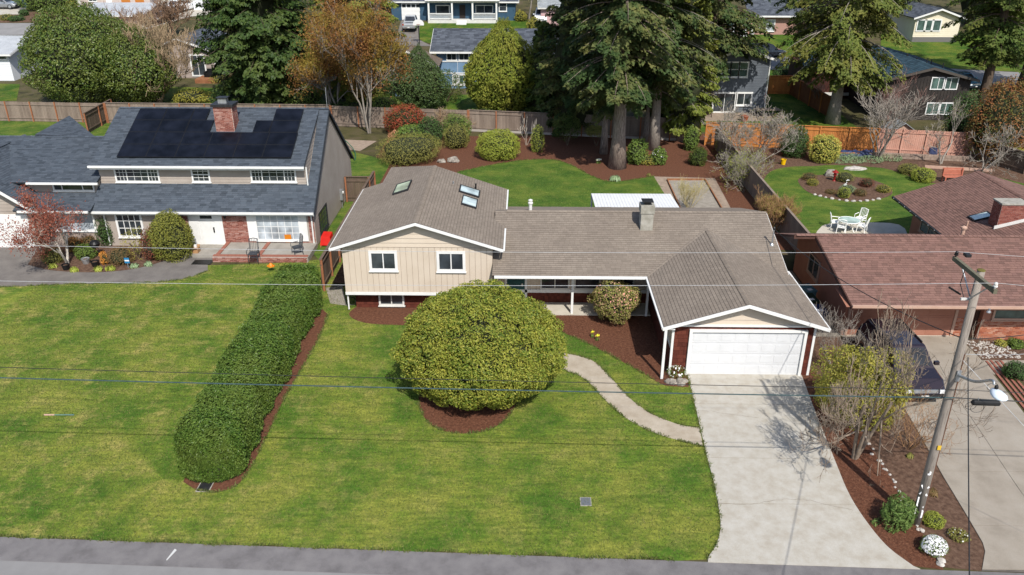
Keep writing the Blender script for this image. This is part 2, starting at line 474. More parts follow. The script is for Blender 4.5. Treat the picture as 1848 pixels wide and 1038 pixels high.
# ------------------------------------------------------------------ plants
def unit(v): return v / (np.linalg.norm(v, axis=-1, keepdims=True) + 1e-9)
def leaf_quads(P, N, size, aspect=0.45, rng=None, droop=0.0, T=None, spread=0.6):
    """rhombic leaves at P facing N (jittered); returns V, quads"""
    rng = rng or np.random.default_rng(1); n = len(P)
    N = unit(N + rng.normal(0, spread, (n, 3)))
    if T is None: T = rng.normal(0, 1, (n, 3))
    T = T - N * (T * N).sum(1, keepdims=True); T = unit(T); T[:, 2] -= droop; T = unit(T)
    B = unit(np.cross(N, T))
    s = (np.full(n, size) if np.isscalar(size) else size)[:, None] * rng.uniform(0.7, 1.3, (n, 1))
    w = s * aspect
    bow = N * s * 0.12
    V = np.stack([P - T * s * .5 - bow, P + B * w * .5, P + T * s * .5 - bow, P - B * w * .5], 1).reshape(-1, 3)
    return V, np.arange(4 * n).reshape(n, 4)
def sphere_dirs(n, rng, zmin=-1.0):
    z = rng.uniform(zmin, 1, n); a = rng.uniform(0, 2 * math.pi, n); r = np.sqrt(1 - z * z)
    return np.stack([r * np.cos(a), r * np.sin(a), z], 1)
def fib_dirs(n, rng, zmin=-1.0):
    i = np.arange(n) + .5; z = zmin + (1 - zmin) * i / n; a = i * 2.39996 + rng.uniform(0, 6)
    r = np.sqrt(np.clip(1 - z * z, 0, 1)); D = np.stack([r * np.cos(a), r * np.sin(a), z], 1)
    return unit(D + rng.normal(0, .45 / math.sqrt(n), (n, 3)))
def lump_core(c, R, rng, k=10, seg=(14, 9), zmin=-0.9, scale=0.82, lumps=None):
    th = np.linspace(0, 2 * math.pi, seg[0], endpoint=False); ph = np.linspace(-1.2, 1.57, seg[1])
    V = []
    for p in ph:
        for t in th:
            d = np.array([math.cos(p) * math.cos(t), math.cos(p) * math.sin(t), math.sin(p)])
            f = 1 if lumps is None else lumps(d[None])[0]
            V.append(c + d * R * scale * f)
    n = seg[0]; Fc = [(i * n + j, i * n + (j + 1) % n, (i + 1) * n + (j + 1) % n, (i + 1) * n + j) for i in range(len(ph) - 1) for j in range(n)]
    return np.array(V), np.array(Fc)
def make_lumps(rng, k=14, amp=0.16, wid=0.5):
    D = sphere_dirs(k, rng); A = rng.uniform(-amp, amp, k)
    return lambda d: 1 + (A[None] * np.exp(-((d[:, None] - D[None]) ** 2).sum(2) / wid ** 2)).sum(1)
def clump_crown(c, R, n, leaf, rng, clumps=40, cr=0.28, zmin=-0.7, inner=0.12, lump=0.14, shell=0.16, aspect=0.45, spread=0.55, droop=0.0):
    """leaves on the skins of many small clumps that ride on a lumpy ellipsoid"""
    c = np.asarray(c, float); R = np.asarray(R, float)
    clumps = max(clumps, int(1.6 * 2 * (1 - zmin) / cr ** 2))
    lf = make_lumps(rng, 16, lump)
    D = fib_dirs(clumps, rng, zmin)
    rad = cr * rng.uniform(0.75, 1.3, clumps)
    C = D * (lf(D) * (1 - 0.55 * rad) * (1 + rng.normal(0, .042, clumps)))[:, None]
    which = rng.choice(clumps, n, p=rad ** 2 / (rad ** 2).sum())
    d = sphere_dirs(n, rng); out = D[which]
    flip = (d * out).sum(1) < -0.25; d[flip] *= -1
    q = C[which] + d * (rad[which] * (1 - shell * rng.random(n) ** 2 * 3))[:, None]
    if zmin > -1: 
        low = q[:, 2] < zmin - 0.1
        q[low, 2] = zmin - 0.1 * rng.random(low.sum())
    P = c + q * R; N = unit(d + 0.5 * out); N[:, 2] += 0.25
    ni = int(n * inner)
    if ni:
        e = sphere_dirs(ni, rng, zmin); qi = e * (rng.uniform(0.45, 0.9, ni) * lf(e))[:, None]
        P = np.vstack([P, c + qi * R]); N = np.vstack([N, e])
    return leaf_quads(P, N, leaf, aspect, rng, droop, spread=spread), lf
twig = mat('twig_wood', [S(70, 58, 46), S(104, 90, 74)], 6, 0.9, 0.3)
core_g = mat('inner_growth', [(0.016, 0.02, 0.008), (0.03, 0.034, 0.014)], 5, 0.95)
def shrub(name, label, px, py, wpx, hpx, m, n=2500, leaf=0.09, cat='shrub', group=None, clumps=26, cr=0.34, zmin=-0.75, lump=0.12, aspect=0.5, depth=1.0, seed=0, spread=0.55, core=True, at=None, stems=0, flowers=None, shell=.16, droop=0.0, lift=0.0, coremat=None):
    rng = np.random.default_rng(seed + int(px * 7 + py * 13))
    P = G(px, py) if at is None else np.asarray(at, float)
    s = ppm(P); r = wpx / 2 / s
    hz = hpx / s / 0.93 if hpx else r
    # the pixel height holds the height and part of the plan depth
    th = math.atan2(H - P[2], P[1]); hh = max(0.25 * r, (hpx / s - r * depth * math.sin(th)) / math.cos(th)) if hpx else r
    base = np.array([P[0], P[1] + r * depth * 0.9, P[2]])
    t = thing(name, label, cat, base, group)
    R = np.array([r, r * depth, (hh - lift) / 1.78]); c = base + [0, 0, lift + (hh - lift) * 0.44]
    (V, Q), lf = clump_crown(c, R, n, leaf, rng, clumps, cr, zmin, 0.1, lump, shell, aspect, spread, droop)
    V[:, 2] = np.maximum(V[:, 2], base[2] + 0.01)
    mk('foliage', V, Q, m, t)
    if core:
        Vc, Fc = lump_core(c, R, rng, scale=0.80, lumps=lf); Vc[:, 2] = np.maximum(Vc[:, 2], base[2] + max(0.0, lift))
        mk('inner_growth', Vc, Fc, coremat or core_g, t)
    b = Buf()
    for i in range(3 + stems):
        a = rng.uniform(0, 6.28); e = base + [math.cos(a) * r * .5, math.sin(a) * r * .5, hh * 0.55]
        b.tube([base + [rng.normal(0, .03), rng.normal(0, .03), -.02], (base + e) / 2 + [0, 0, .05], e], [0.03 + 0.012 * r, 0.02 + .01 * r, 0.012], 5)
    b.obj('stem', twig, t)
    if flowers:
        fm, fn, fs = flowers
        d = sphere_dirs(fn, rng, -0.1); q = c + d * R * lf(d)[:, None] * 1.03
        V, Q = leaf_quads(q, d, fs, 0.9, rng, spread=0.3); mk('blossom', V, Q, fm, t)
    return t
def branch_segments(p, d, L, r, depth, rng, out, spread=0.6, ratio=0.72, kids=(2, 3), up=0.15, seg=3, tips=None, minr=0.004):
    pts = [p]; rad = [r]; q = p.copy(); dd = d.copy()
    for i in range(seg):
        dd = unit(dd + rng.normal(0, 0.13, 3) + [0, 0, up * 0.25])
        q = q + dd * L / seg; pts.append(q); rad.append(max(minr, r * (1 - 0.38 * (i + 1) / seg)))
    out.append((np.array(pts), np.array(rad)))
    if depth == 0:
        if tips is not None: tips.append((q, dd))
        return
    for k in range(rng.integers(kids[0], kids[1] + 1)):
        f = rng.uniform(0.35, 1.0); i = min(seg - 1, int(f * seg)); b0 = pts[i] + (pts[i + 1] - pts[i]) * (f * seg - i)
        nd = unit(dd + rng.normal(0, spread, 3) + [0, 0, up])
        branch_segments(b0, nd, L * ratio * rng.uniform(0.75, 1.15), max(minr, rad[i + 1] * 0.66), depth - 1, rng, out, spread, ratio, kids, up, seg, tips, minr)
def tubes_fast(segs, k=4):
    Vs = []; Fs = []; n0 = 0; a = np.arange(k) * 2 * math.pi / k
    for pts, r in segs:
        n = len(pts); d = unit(np.gradient(pts, axis=0))
        ref = np.array([0.31, 0.17, 0.93]) if abs(d[0, 2]) < 0.9 else np.array([1.0, 0.1, 0])
        s = unit(np.cross(d, ref)); v = np.cross(s, d)
        V = (pts[:, None] + r[:, None, None] * (s[:, None] * np.cos(a)[None, :, None] + v[:, None] * np.sin(a)[None, :, None])).reshape(-1, 3)
        i = np.arange(n - 1)[:, None] * k; j = np.arange(k)[None]
        q = np.stack([i + j, i + (j + 1) % k, i + k + (j + 1) % k, i + k + j], 2).reshape(-1, 4)
        Vs.append(V); Fs.append(q + n0); n0 += len(V)
    return np.vstack(Vs), np.vstack(Fs)
def bare_tree(name, label, base, height, spread_r, m, depth=5, trunks=1, r0=0.12, seed=1, cat='tree', kids=(2, 3), spread=0.55, up=0.2, first=0.3, group=None, leaves=None, lean=0.15, ratio=0.74, minr=0.005, xy=1.0):
    rng = np.random.default_rng(seed); base = np.asarray(base, float)
    t = thing(name, label, cat, base, group)
    segs = []; tips = []; trunk = []
    L0 = height * first
    for i in range(trunks):
        a = rng.uniform(0, 6.28) if trunks > 1 else 0; d = unit(np.array([math.cos(a) * lean * (2 if trunks > 1 else 1), math.sin(a) * lean * (2 if trunks > 1 else 1), 1.0]))
        branch_segments(base + [math.cos(a) * .06 * (trunks > 1), math.sin(a) * .06 * (trunks > 1), -.05], d, L0, r0, depth, rng, segs, spread, ratio, kids, up, 3, tips, minr)
    # fit into the wanted height and spread
    A = np.vstack([s[0] for s in segs]) - base
    kz = height / A[:, 2].max(); kr = spread_r / np.percentile(np.hypot(A[:, 0], A[:, 1]), 97)
    k = np.array([kr * xy, kr, kz])
    segs = [((s[0] - base) * k + base, s[1]) for s in segs]; tips = [((q - base) * k + base, d) for q, d in tips]
    big = [s for s in segs if s[1][0] >= r0 * 0.95]; small = [s for s in segs if s[1][0] < r0 * 0.95]
    V, Q = tubes_fast(big, 8); mk('trunk', V, Q, m, t, smooth=True)
    if small:
        thick = [s for s in small if s[1][0] > 0.02]; thin = [s for s in small if s[1][0] <= 0.02]
        Vs = []; Qs = []; n0 = 0
        for part, kk in ((thick, 6), (thin, 3)):
            if part:
                V, Q = tubes_fast(part, kk); Vs.append(V); Qs.append(Q + n0); n0 += len(V)
        mk('branches', np.vstack(Vs), np.vstack(Qs), m, t)
    if leaves:
        lm, per, size, sc = leaves
        T = np.array([q for q, d in tips]); P = np.repeat(T, per, 0) + rng.normal(0, sc, (len(T) * per, 3))
        N = rng.normal(0, 1, P.shape); N[:, 2] = abs(N[:, 2])
        V, Q = leaf_quads(P, N, size, 0.5, rng); mk('crown', V, Q, lm, t)
    return t
bark = mat('bark_fir', [S(84, 72, 64), S(126, 112, 102), S(156, 142, 130)], 5, 0.95, 1.0, 14, stretch=(4, 4, 0.5))
bark_d = mat('bark_dark', [S(62, 52, 44), S(96, 82, 70)], 5, 0.95, 0.9, 14, stretch=(4, 4, 0.5))
bark_g = mat('bark_grey', [S(112, 104, 96), S(150, 142, 132)], 7, 0.9, 0.5, 20, stretch=(3, 3, 0.6))
bark_w = mat('bark_pale', [S(150, 142, 130), S(190, 182, 170)], 7, 0.85, 0.4, 20, stretch=(3, 3, 0.6))
def conifer(name, label, base, height, crown0, Rmax, m, seed=1, nb=90, per=150, r0=0.4, droop=0.35, spray=0.32, aspect=0.35, peak=0.25, hang=0.3, top_r=0.12, m_bark=None, lean=(0, 0), arc=None, flat=0.12, group=None, tipm=None, cat='tree', zjit=0.25, core=0.0):
    """trunk, limbs and layered sprays; arc limits azimuths (centre, half-width)"""
    rng = np.random.default_rng(seed); base = np.asarray(base, float)
    t = thing(name, label, cat, base, group)
    hs = np.linspace(0, height, 14); sway = np.stack([lean[0] * (hs / height) ** 1.5, lean[1] * (hs / height) ** 1.5, hs - .08 * (hs == 0)], 1)
    rr = r0 * (1 - hs / height) ** 0.85 + 0.03; rr[0] *= 1.5; rr[1] *= 1.06
    Buf().tube(base + sway, rr, 12).obj('trunk', m_bark or bark, t, smooth=True)
    Ps = []; Ns = []; Ts = []; segs = []; TPs = []; TNs = []
    for i in range(nb):
        f = (i + rng.random()) / nb                       # 0 at the lowest limb, 1 at the tip
        h = crown0 + (height - crown0) * f ** 1.05
        prof = min(1.0, 0.55 + f / peak * 0.45) if f < peak else ((1 - f) / (1 - peak)) ** 0.85 * (1 - top_r) + top_r
        L = Rmax * prof * rng.uniform(0.72, 1.12)
        a = rng.uniform(0, 6.283) if arc is None else arc[0] + arc[1] * rng.uniform(-1, 1)
        d = np.array([math.cos(a), math.sin(a), 0]); side = np.array([-math.sin(a), math.cos(a), 0])
        tt = np.linspace(0, 1, 6); rise = 0.10 * (1 - f) + 0.32 * f
        line = base + np.array([lean[0] * (h / height) ** 1.5, lean[1] * (h / height) ** 1.5, h]) + d[None] * (tt * L)[:, None]
        line[:, 2] += L * (rise * tt - droop * (1.15 - f) * tt ** 2)
        segs.append((line, np.linspace(max(0.012, r0 * 0.16 * (1 - .6 * f)), 0.008, 6)))
        k = max(12, int(per * (0.25 + 0.75 * prof)))
        u = rng.random(k) ** 0.7; u = 0.12 + 0.9 * u
        wid = L * 0.34 * (1.12 - u) + 0.10 * L * flat * 3; off = rng.uniform(-1, 1, k) * wid
        ci = np.stack([np.interp(u, tt, line[:, j]) for j in range(3)], 1)
        drop = -abs(off) * hang - rng.random(k) * zjit * spray * 2
        P = ci + side[None] * off[:, None]; P[:, 2] += drop + rng.normal(0, flat * spray, k)
        T = d[None] * 0.75 + side[None] * np.sign(off)[:, None] * 0.7; T = T + rng.normal(0, .25, T.shape); T[:, 2] -= hang * 1.1
        N = np.tile([0, 0, 1.0], (k, 1)) + d[None] * 0.35 * (1 + hang)
        Ps.append(P); Ns.append(N); Ts.append(T)
    V, Q = tubes_fast(segs, 4); mk('limbs', V, Q, m_bark or bark, t)
    if core:
        ff = np.linspace(0, .93, 16); k = 12; V = []
        for f in ff:
            h = crown0 + .3 + (height - crown0) * f ** 1.05; pr = min(1.0, 0.55 + f / peak * 0.45) if f < peak else ((1 - f) / (1 - peak)) ** 0.85 * (1 - top_r) + top_r
            V += [base + [core * Rmax * pr * rng.uniform(.8, 1.15) * math.cos(j * 6.2832 / k), core * Rmax * pr * rng.uniform(.8, 1.15) * math.sin(j * 6.2832 / k), h - .18 * Rmax * pr] for j in range(k)]
        V = np.array(V); V[:, 2] = np.maximum(V[:, 2], base[2] + .05)
        mk('inner_growth', V, np.array([(i * k + j, i * k + (j + 1) % k, (i + 1) * k + (j + 1) % k, (i + 1) * k + j) for i in range(15) for j in range(k)]), core_g, t)
    P = np.vstack(Ps); V, Q = leaf_quads(P, np.vstack(Ns), spray, aspect, rng, 0, unit(np.vstack(Ts)), 0.38)
    V = V.reshape(-1, 4, 3)[:, [1, 2, 3]].reshape(-1, 3); Q = np.arange(len(V)).reshape(-1, 3)
    mk('crown', V, Q, m, t)
    return t
def dense_tree(name, label, base, height, R, m, seed=1, n=16000, leaf=0.25, clumps=90, cr=0.2, zmin=-0.8, crown0=0.0, shape=None, r0=0.25, lump=0.15, m_bark=None, aspect=0.5, core=True, inner=.15, droop=0.0, group=None, cat='tree', spread=.55):
    """broad or columnar crown built of leaf clumps; shape(h01) narrows it"""
    rng = np.random.default_rng(seed); base = np.asarray(base, float)
    t = thing(name, label, cat, base, group)
    hc = (height - crown0) / 2; c = base + [0, 0, crown0 + hc]
    Rv = np.array([R[0], R[1], hc])
    (V, Q), lf = clump_crown(c, Rv, n, leaf, rng, clumps, cr, zmin, inner, lump, 0.16, aspect, spread, droop)
    def squeeze(V):
        if shape is None: return V
        h = np.clip((V[:, 2] - c[2] + hc) / (2 * hc), 0, 1); k = shape(h)
        V = V.copy(); V[:, 0] = c[0] + (V[:, 0] - c[0]) * k; V[:, 1] = c[1] + (V[:, 1] - c[1]) * k
        return V
    V = squeeze(V); V[:, 2] = np.maximum(V[:, 2], base[2] + .02)
    mk('crown', V, Q, m, t)
    if core:
        Vc, Fc = lump_core(c, Rv, rng, scale=0.74, lumps=lf); Vc = squeeze(Vc); Vc[:, 2] = np.maximum(Vc[:, 2], base[2] + .05)
        mk('inner_growth', Vc, Fc, core_g, t)
    segs = [(base + np.array([[0, 0, -.1], [0, 0, crown0 + hc * .5], [0.05, 0, crown0 + hc * 1.4]]), np.array([r0 * 1.2, r0 * .8, r0 * .3]))]
    V, Q = tubes_fast(segs, 9); mk('trunk', V, Q, m_bark or bark_d, t, smooth=True)
    segs = []
    for i in range(9):
        a = rng.uniform(0, 6.28); z = crown0 + hc * rng.uniform(0.2, 1.2); e = np.array([math.cos(a) * R[0] * .7, math.sin(a) * R[1] * .7, hc * 0.35])
        p = base + [0, 0, z]; segs.append((np.array([p, p + e * .5 + [0, 0, .1], p + e]), np.array([r0 * .35, r0 * .22, .02])))
    V, Q = tubes_fast(segs, 5); mk('limbs', V, Q, m_bark or bark_d, t)
    return t

# ------------------------------------------------------------------ cars
def car(name, label, pos, yaw, L=4.6, W=1.85, Hh=1.65, style='suv', paint=None, z=0.0, group=None):
    """nose points along local -Y; lofted body > glazing, lamps, wheels"""
    t = bpy.data.objects.new(name, None); COL.objects.link(t); t.location = (pos[0], pos[1], pos[2]); t.rotation_euler = (0, 0, yaw)
    BASE[t] = np.zeros(3); tag(t, label, 'car' if style != 'pickup' else 'truck', group)
    h = L / 2; hb = 0.62 * Hh if style == 'suv' else 0.66 * Hh
    if style == 'pickup': hb = 0.56 * Hh
    st = [(-h, .42, .55, .80), (-h + .06, .30, .66, .92), (-h + .5, .24, hb * .92, .98), (-h + L * .27, .22, hb, 1.0), (0, .22, hb * 1.02, 1.0), (h - L * .22, .22, hb * 1.03, 1.0), (h - .12, .28, hb, .97), (h, .40, hb * .86, .90)]
    V = []; k = 10
    for y, zb, zt, w in st:
        w2 = W / 2 * w
        V += [(-w2 * .9, y, zb), (-w2, y, zb + .12), (-w2, y, zb + (zt - zb) * .62), (-w2 * .95, y, zt - .05), (-w2 * .86, y, zt), (w2 * .86, y, zt), (w2 * .95, y, zt - .05), (w2, y, zb + (zt - zb) * .62), (w2, y, zb + .12), (w2 * .9, y, zb)]
    Fc = [(i * k + j, (i + 1) * k + j, (i + 1) * k + (j + 1) % k, i * k + (j + 1) % k) for i in range(len(st) - 1) for j in range(k)]
    Fc += [tuple(range(k)), tuple(reversed(range((len(st) - 1) * k, len(st) * k)))]
    body = mk('body', V, Fc, paint, t, smooth=False)
    m = body.modifiers.new('bevel', 'BEVEL'); m.width = 0.05; m.segments = 2; m.limit_method = 'ANGLE'; m.angle_limit = math.radians(25)
    if style == 'pickup': ys = (-h + L * .27, -h + L * .39, -h + L * .60, -h + L * .635)
    elif style == 'suv': ys = (-h + L * .24, -h + L * .40, h - L * .10, h - L * .015)
    else: ys = (-h + L * .27, -h + L * .43, h - L * .28, h - L * .10)
    b0 = hb - .02; wl, wr = W / 2 * .90, W / 2 * .72
    def cab(inset, zt, dz):
        y0, y1, y2, y3 = ys
        return [(-wl + inset, y0, b0 + dz), (wl - inset, y0, b0 + dz), (wl - inset, y3, b0 + dz), (-wl + inset, y3, b0 + dz), (-wr, y1, zt), (wr, y1, zt), (wr, y2, zt), (-wr, y2, zt)]
    Q = [(0, 1, 5, 4), (1, 2, 6, 5), (2, 3, 7, 6), (3, 0, 4, 7), (4, 5, 6, 7)]
    cb = mk('cabin', cab(0, Hh, 0), Q, paint, t)
    m = cb.modifiers.new('bevel', 'BEVEL'); m.width = 0.06; m.segments = 2; m.limit_method = 'ANGLE'
    C = np.array(cab(0, Hh, 0)); gm = MATS['car_glass']
    for q, nm in (((0, 1, 5, 4), 'windshield'), ((2, 3, 7, 6), 'rear_window'), ((1, 2, 6, 5), 'side_window'), ((3, 0, 4, 7), 'side_window')):
        A = C[list(q)]; n = unit(np.cross(A[1] - A[0], A[3] - A[0])); u01 = lambda a, b: (A[0] * (1 - a) + A[1] * a) * (1 - b) + (A[3] * (1 - a) + A[2] * a) * b
        cuts = [(0.07, 0.93)] if nm != 'side_window' else [(0.10, 0.36), (0.39, 0.66), (0.69, 0.92)] if style != 'pickup' else [(0.12, 0.9)]
        for a0, a1 in cuts:
            P = [u01(a0, .12) + n * .006, u01(a1, .12) + n * .006, u01(a1, .88) + n * .006, u01(a0, .88) + n * .006]
            mk(nm, P, [(0, 1, 2, 3)], gm, cb)
    if style == 'pickup':
        yb = ys[3] + .06
        Buf().box(-W / 2 * .8, W / 2 * .8, yb, h - .1, hb + .005, hb + .012).obj('bed_liner', black, body)
    else:
        for sx in (-1, 1): Buf().bar((sx * wr * .92, ys[1] + .2, Hh + .04), (sx * wr * .92, ys[2] - .15, Hh + .04), .04, .04).obj('roof_rail', darkmetal, cb)
    for sx in (-1, 1):
        Buf().box(min(sx * W * .30, sx * W * .43), max(sx * W * .30, sx * W * .43), -h - .015, -h + .05, .58, .72).obj('headlight', MATS['lamp_lens'], body)
        Buf().box(min(sx * W * .34, sx * W * .44), max(sx * W * .34, sx * W * .44), h - .05, h + .012, .72, .95).obj('tail_light', MATS['lamp_red'], body)
        Buf().box(min(sx * W * .5, sx * W * .60), max(sx * W * .5, sx * W * .60), ys[0] + .25, ys[0] + .38, hb - .02, hb + .13).obj('mirror', paint, body)
        for y in (-h + L * .19, h - L * .20):
            x = sx * (W / 2 - .11)
            w = Buf(); a = np.arange(18) * 2 * math.pi / 18; R = .34
            w.add([(x - .11, y + R * math.cos(q), R + R * math.sin(q)) for q in a] + [(x + .11, y + R * math.cos(q), R + R * math.sin(q)) for q in a],
                  [(j, (j + 1) % 18, (j + 1) % 18 + 18, j + 18) for j in range(18)] + [tuple(range(17, -1, -1)), tuple(range(18, 36))])
            wo = w.obj('wheel', rubber, t)
            xx = x + sx * .113; r = Buf(); R = .22
            r.add([(xx, y + R * math.cos(q), .34 + R * math.sin(q)) for q in a] + [(xx + sx * .01, y + R * .8 * math.cos(q), .34 + R * .8 * math.sin(q)) for q in a],
                  [(j, (j + 1) % 18, (j + 1) % 18 + 18, j + 18) for j in range(18)] + [tuple(range(18, 36))])
            r.obj('rim', galv, wo)
    Buf().box(-W * .42, W * .42, -h - .03, -h + .06, .36, .52).obj('bumper', galv if style == 'pickup' else darkmetal, body)
    Buf().box(-W * .42, W * .42, h - .06, h + .03, .38, .54).obj('bumper', galv if style == 'pickup' else darkmetal, body)
    Buf().box(-W * .26, W * .26, -h - .012, -h + .05, .60, .74).obj('grille', galv, body)
    Buf().box(-.15, .15, -h - .045, -h - .03, .40, .50).obj('number_plate', white, body)
    Buf().box(-.15, .15, h + .03, h + .045, .42, .52).obj('number_plate', white, body)
    return t
def paintmat(name, c, rough=0.25, metallic=0.0):
    m, nt, b = newmat(name); tc = nt.nodes.new('ShaderNodeTexCoord'); n = noise(nt, 2.5, 4, 0.6, tc.outputs['Object'])
    r = ramp(nt, [(0.3, tuple(x * .85 for x in c[:3])), (0.7, tuple(min(1, x * 1.1) for x in c[:3]))]); nt.links.new(n.outputs[0], r.inputs[0]); nt.links.new(r.outputs[0], b.inputs['Base Color'])
    b.inputs['Roughness'].default_value = rough; b.inputs['Coat Weight'].default_value = 0.6; b.inputs['Metallic'].default_value = metallic
    return m
glassmat('car_glass', (0.02, 0.022, 0.025, 1), 0.04)
mat('lamp_lens', [S(215, 218, 220)], 3, 0.15); mat('lamp_red', [S(150, 20, 18)], 3, 0.25)
mortar = mat('mortar', [S(168, 156, 146), S(186, 175, 166)], 8, 0.95)

# ------------------------------------------------------------------ ground, roads, lawns, beds
def D(r, g, b, k=1.45):
    c = S(r, g, b); return (c[0] / k, c[1] / k, c[2] / k, 1)
def lawnmat(name, a, b_, c_, d_, seed=0.0):
    """turf: broad patches of yellow and deep green, mottling and blades"""
    m, nt, b = newmat(name); L = nt.links
    tc = nt.nodes.new('ShaderNodeTexCoord'); mp = nt.nodes.new('ShaderNodeMapping'); mp.inputs['Location'].default_value = (seed, seed * 2, 0)
    L.new(tc.outputs['Object'], mp.inputs[0]); v = mp.outputs[0]
    n1 = noise(nt, 0.35, 6, 0.66, v); n2 = noise(nt, 0.9, 7, 0.74, v); n3 = noise(nt, 9, 6, 0.8, v); n4 = noise(nt, 48, 4, 0.85, v)
    r1 = ramp(nt, [(0.40, a), (0.5, b_), (0.60, c_)]); L.new(n1.outputs[0], r1.inputs[0])
    r2 = ramp(nt, [(0.50, (0, 0, 0)), (0.68, (1, 1, 1))]); L.new(n2.outputs[0], r2.inputs[0])
    geo = nt.nodes.new('ShaderNodeNewGeometry'); sx = nt.nodes.new('ShaderNodeSeparateXYZ'); L.new(geo.outputs['Position'], sx.inputs[0])
    mr = nt.nodes.new('ShaderNodeMapRange'); mr.inputs['From Min'].default_value = -3; mr.inputs['From Max'].default_value = -15; mr.inputs['To Min'].default_value = .45; mr.inputs['To Max'].default_value = 1.0
    L.new(sx.outputs[0], mr.inputs['Value']); mm_ = nt.nodes.new('ShaderNodeMath'); mm_.operation = 'MULTIPLY'; L.new(mr.outputs[0], mm_.inputs[0]); L.new(r2.outputs[0], mm_.inputs[1])
    c1 = mixc(nt, r1.outputs[0], d_, mm_.outputs[0])
    r3 = ramp(nt, [(0.33, (0.55, 0.6, 0.55)), (0.67, (1.4, 1.36, 1.36))]); L.new(n3.outputs[0], r3.inputs[0])
    c2 = mixc(nt, c1, r3.outputs[0], 1.0, 'MULTIPLY')
    r4 = ramp(nt, [(0.36, (0.5, 0.53, 0.5)), (0.64, (1.5, 1.46, 1.45))]); L.new(n4.outputs[0], r4.inputs[0])
    c3 = mixc(nt, c2, r4.outputs[0], 1.0, 'MULTIPLY')
    ms = nt.nodes.new('ShaderNodeMapping'); ms.inputs['Rotation'].default_value = (0, 0, .7); ms.inputs['Scale'].default_value = (.5, 3.2, 1); L.new(v, ms.inputs[0])
    n5 = noise(nt, 1.6, 5, 0.7, ms.outputs[0]); r5 = ramp(nt, [(0.36, (.72, .77, .76)), (0.64, (1.27, 1.23, 1.2))]); L.new(n5.outputs[0], r5.inputs[0]); c3 = mixc(nt, c3, r5.outputs[0], 1.0, 'MULTIPLY')
    L.new(c3, b.inputs['Base Color']); b.inputs['Roughness'].default_value = 0.9; b.inputs['Specular IOR Level'].default_value = 0.15
    bp = nt.nodes.new('ShaderNodeBump'); bp.inputs['Strength'].default_value = 0.7; bp.inputs['Distance'].default_value = 0.03
    L.new(n4.outputs[0], bp.inputs['Height']); L.new(bp.outputs[0], b.inputs['Normal'])
    return m
turf = lawnmat('turf_front', D(82, 115, 38), D(113, 132, 50), D(138, 144, 63), D(170, 158, 94))
turf_l = lawnmat('turf_left', D(96, 124, 40), D(124, 138, 54), D(150, 150, 70), D(166, 156, 90), 7)
turf_b = lawnmat('turf_back', D(68, 98, 36), D(85, 111, 42), D(106, 122, 51), D(126, 128, 66), 13)
turf_d = lawnmat('turf_far', D(60, 92, 26), D(78, 106, 32), D(106, 118, 44), D(118, 116, 56), 23)
mulch = mat('bark_mulch', [D(86, 52, 36), D(106, 67, 47), D(124, 83, 62)], 9, 0.95, .6, 60, fine=0.4)
mulch_b = mat('bark_mulch_brown', [D(80, 58, 44), D(106, 80, 64), D(126, 100, 82)], 6, 0.95, 1.0, 60, fine=0.4)
soil = mat('rough_ground', [D(52, 48, 30), D(84, 80, 44), D(96, 84, 62)], 0.7, 0.95, 0.8, 20, fine=0.35)
concrete = mat('drive_concrete', [D(182, 174, 160), D(192, 186, 174), D(199, 194, 184)], 2.2, 0.85, 0.25, 40, fine=0.16)
conc_path = mat('path_concrete', [D(176, 162, 142), D(198, 186, 168)], 1.6, 0.85, 0.4, 60, fine=0.16)
aggreg = mat('exposed_aggregate', [D(156, 146, 132), D(170, 160, 146), D(177, 168, 155)], 0.8, 0.85, 0.6, 90, fine=0.2)
asphalt = mat('asphalt', [D(138, 136, 135), D(152, 150, 149)], 0.7, 0.9, 0.2, 70, fine=0.12)
asphalt_r = mat('asphalt_shoulder', [D(116, 112, 112), D(132, 128, 128), D(142, 138, 137)], 1.4, 0.92, 0.9, 80, fine=0.34)
asphalt_p = mat('asphalt_path', [D(112, 106, 102), D(134, 128, 122)], 0.9, 0.9, 0.5, 60, fine=0.18)
porch = mat('porch_concrete', [D(196, 188, 172), D(214, 206, 192)], 1.5, 0.8, 0.2, 40)
gravel = mat('crushed_gravel', [D(150, 142, 130), D(176, 168, 156)], 2.5, 0.9, 0.9, 70, fine=0.22)
paver = mat('paver', [D(150, 132, 116), D(176, 158, 140)], 3, 0.9, 0.3, island=0.12)
brickpave = mat('brick_paver', [D(150, 96, 80), D(172, 118, 100)], 4, 0.9, 0.3, icols=[D(136, 78, 62), D(166, 104, 86), D(182, 132, 114), D(150, 100, 88)])

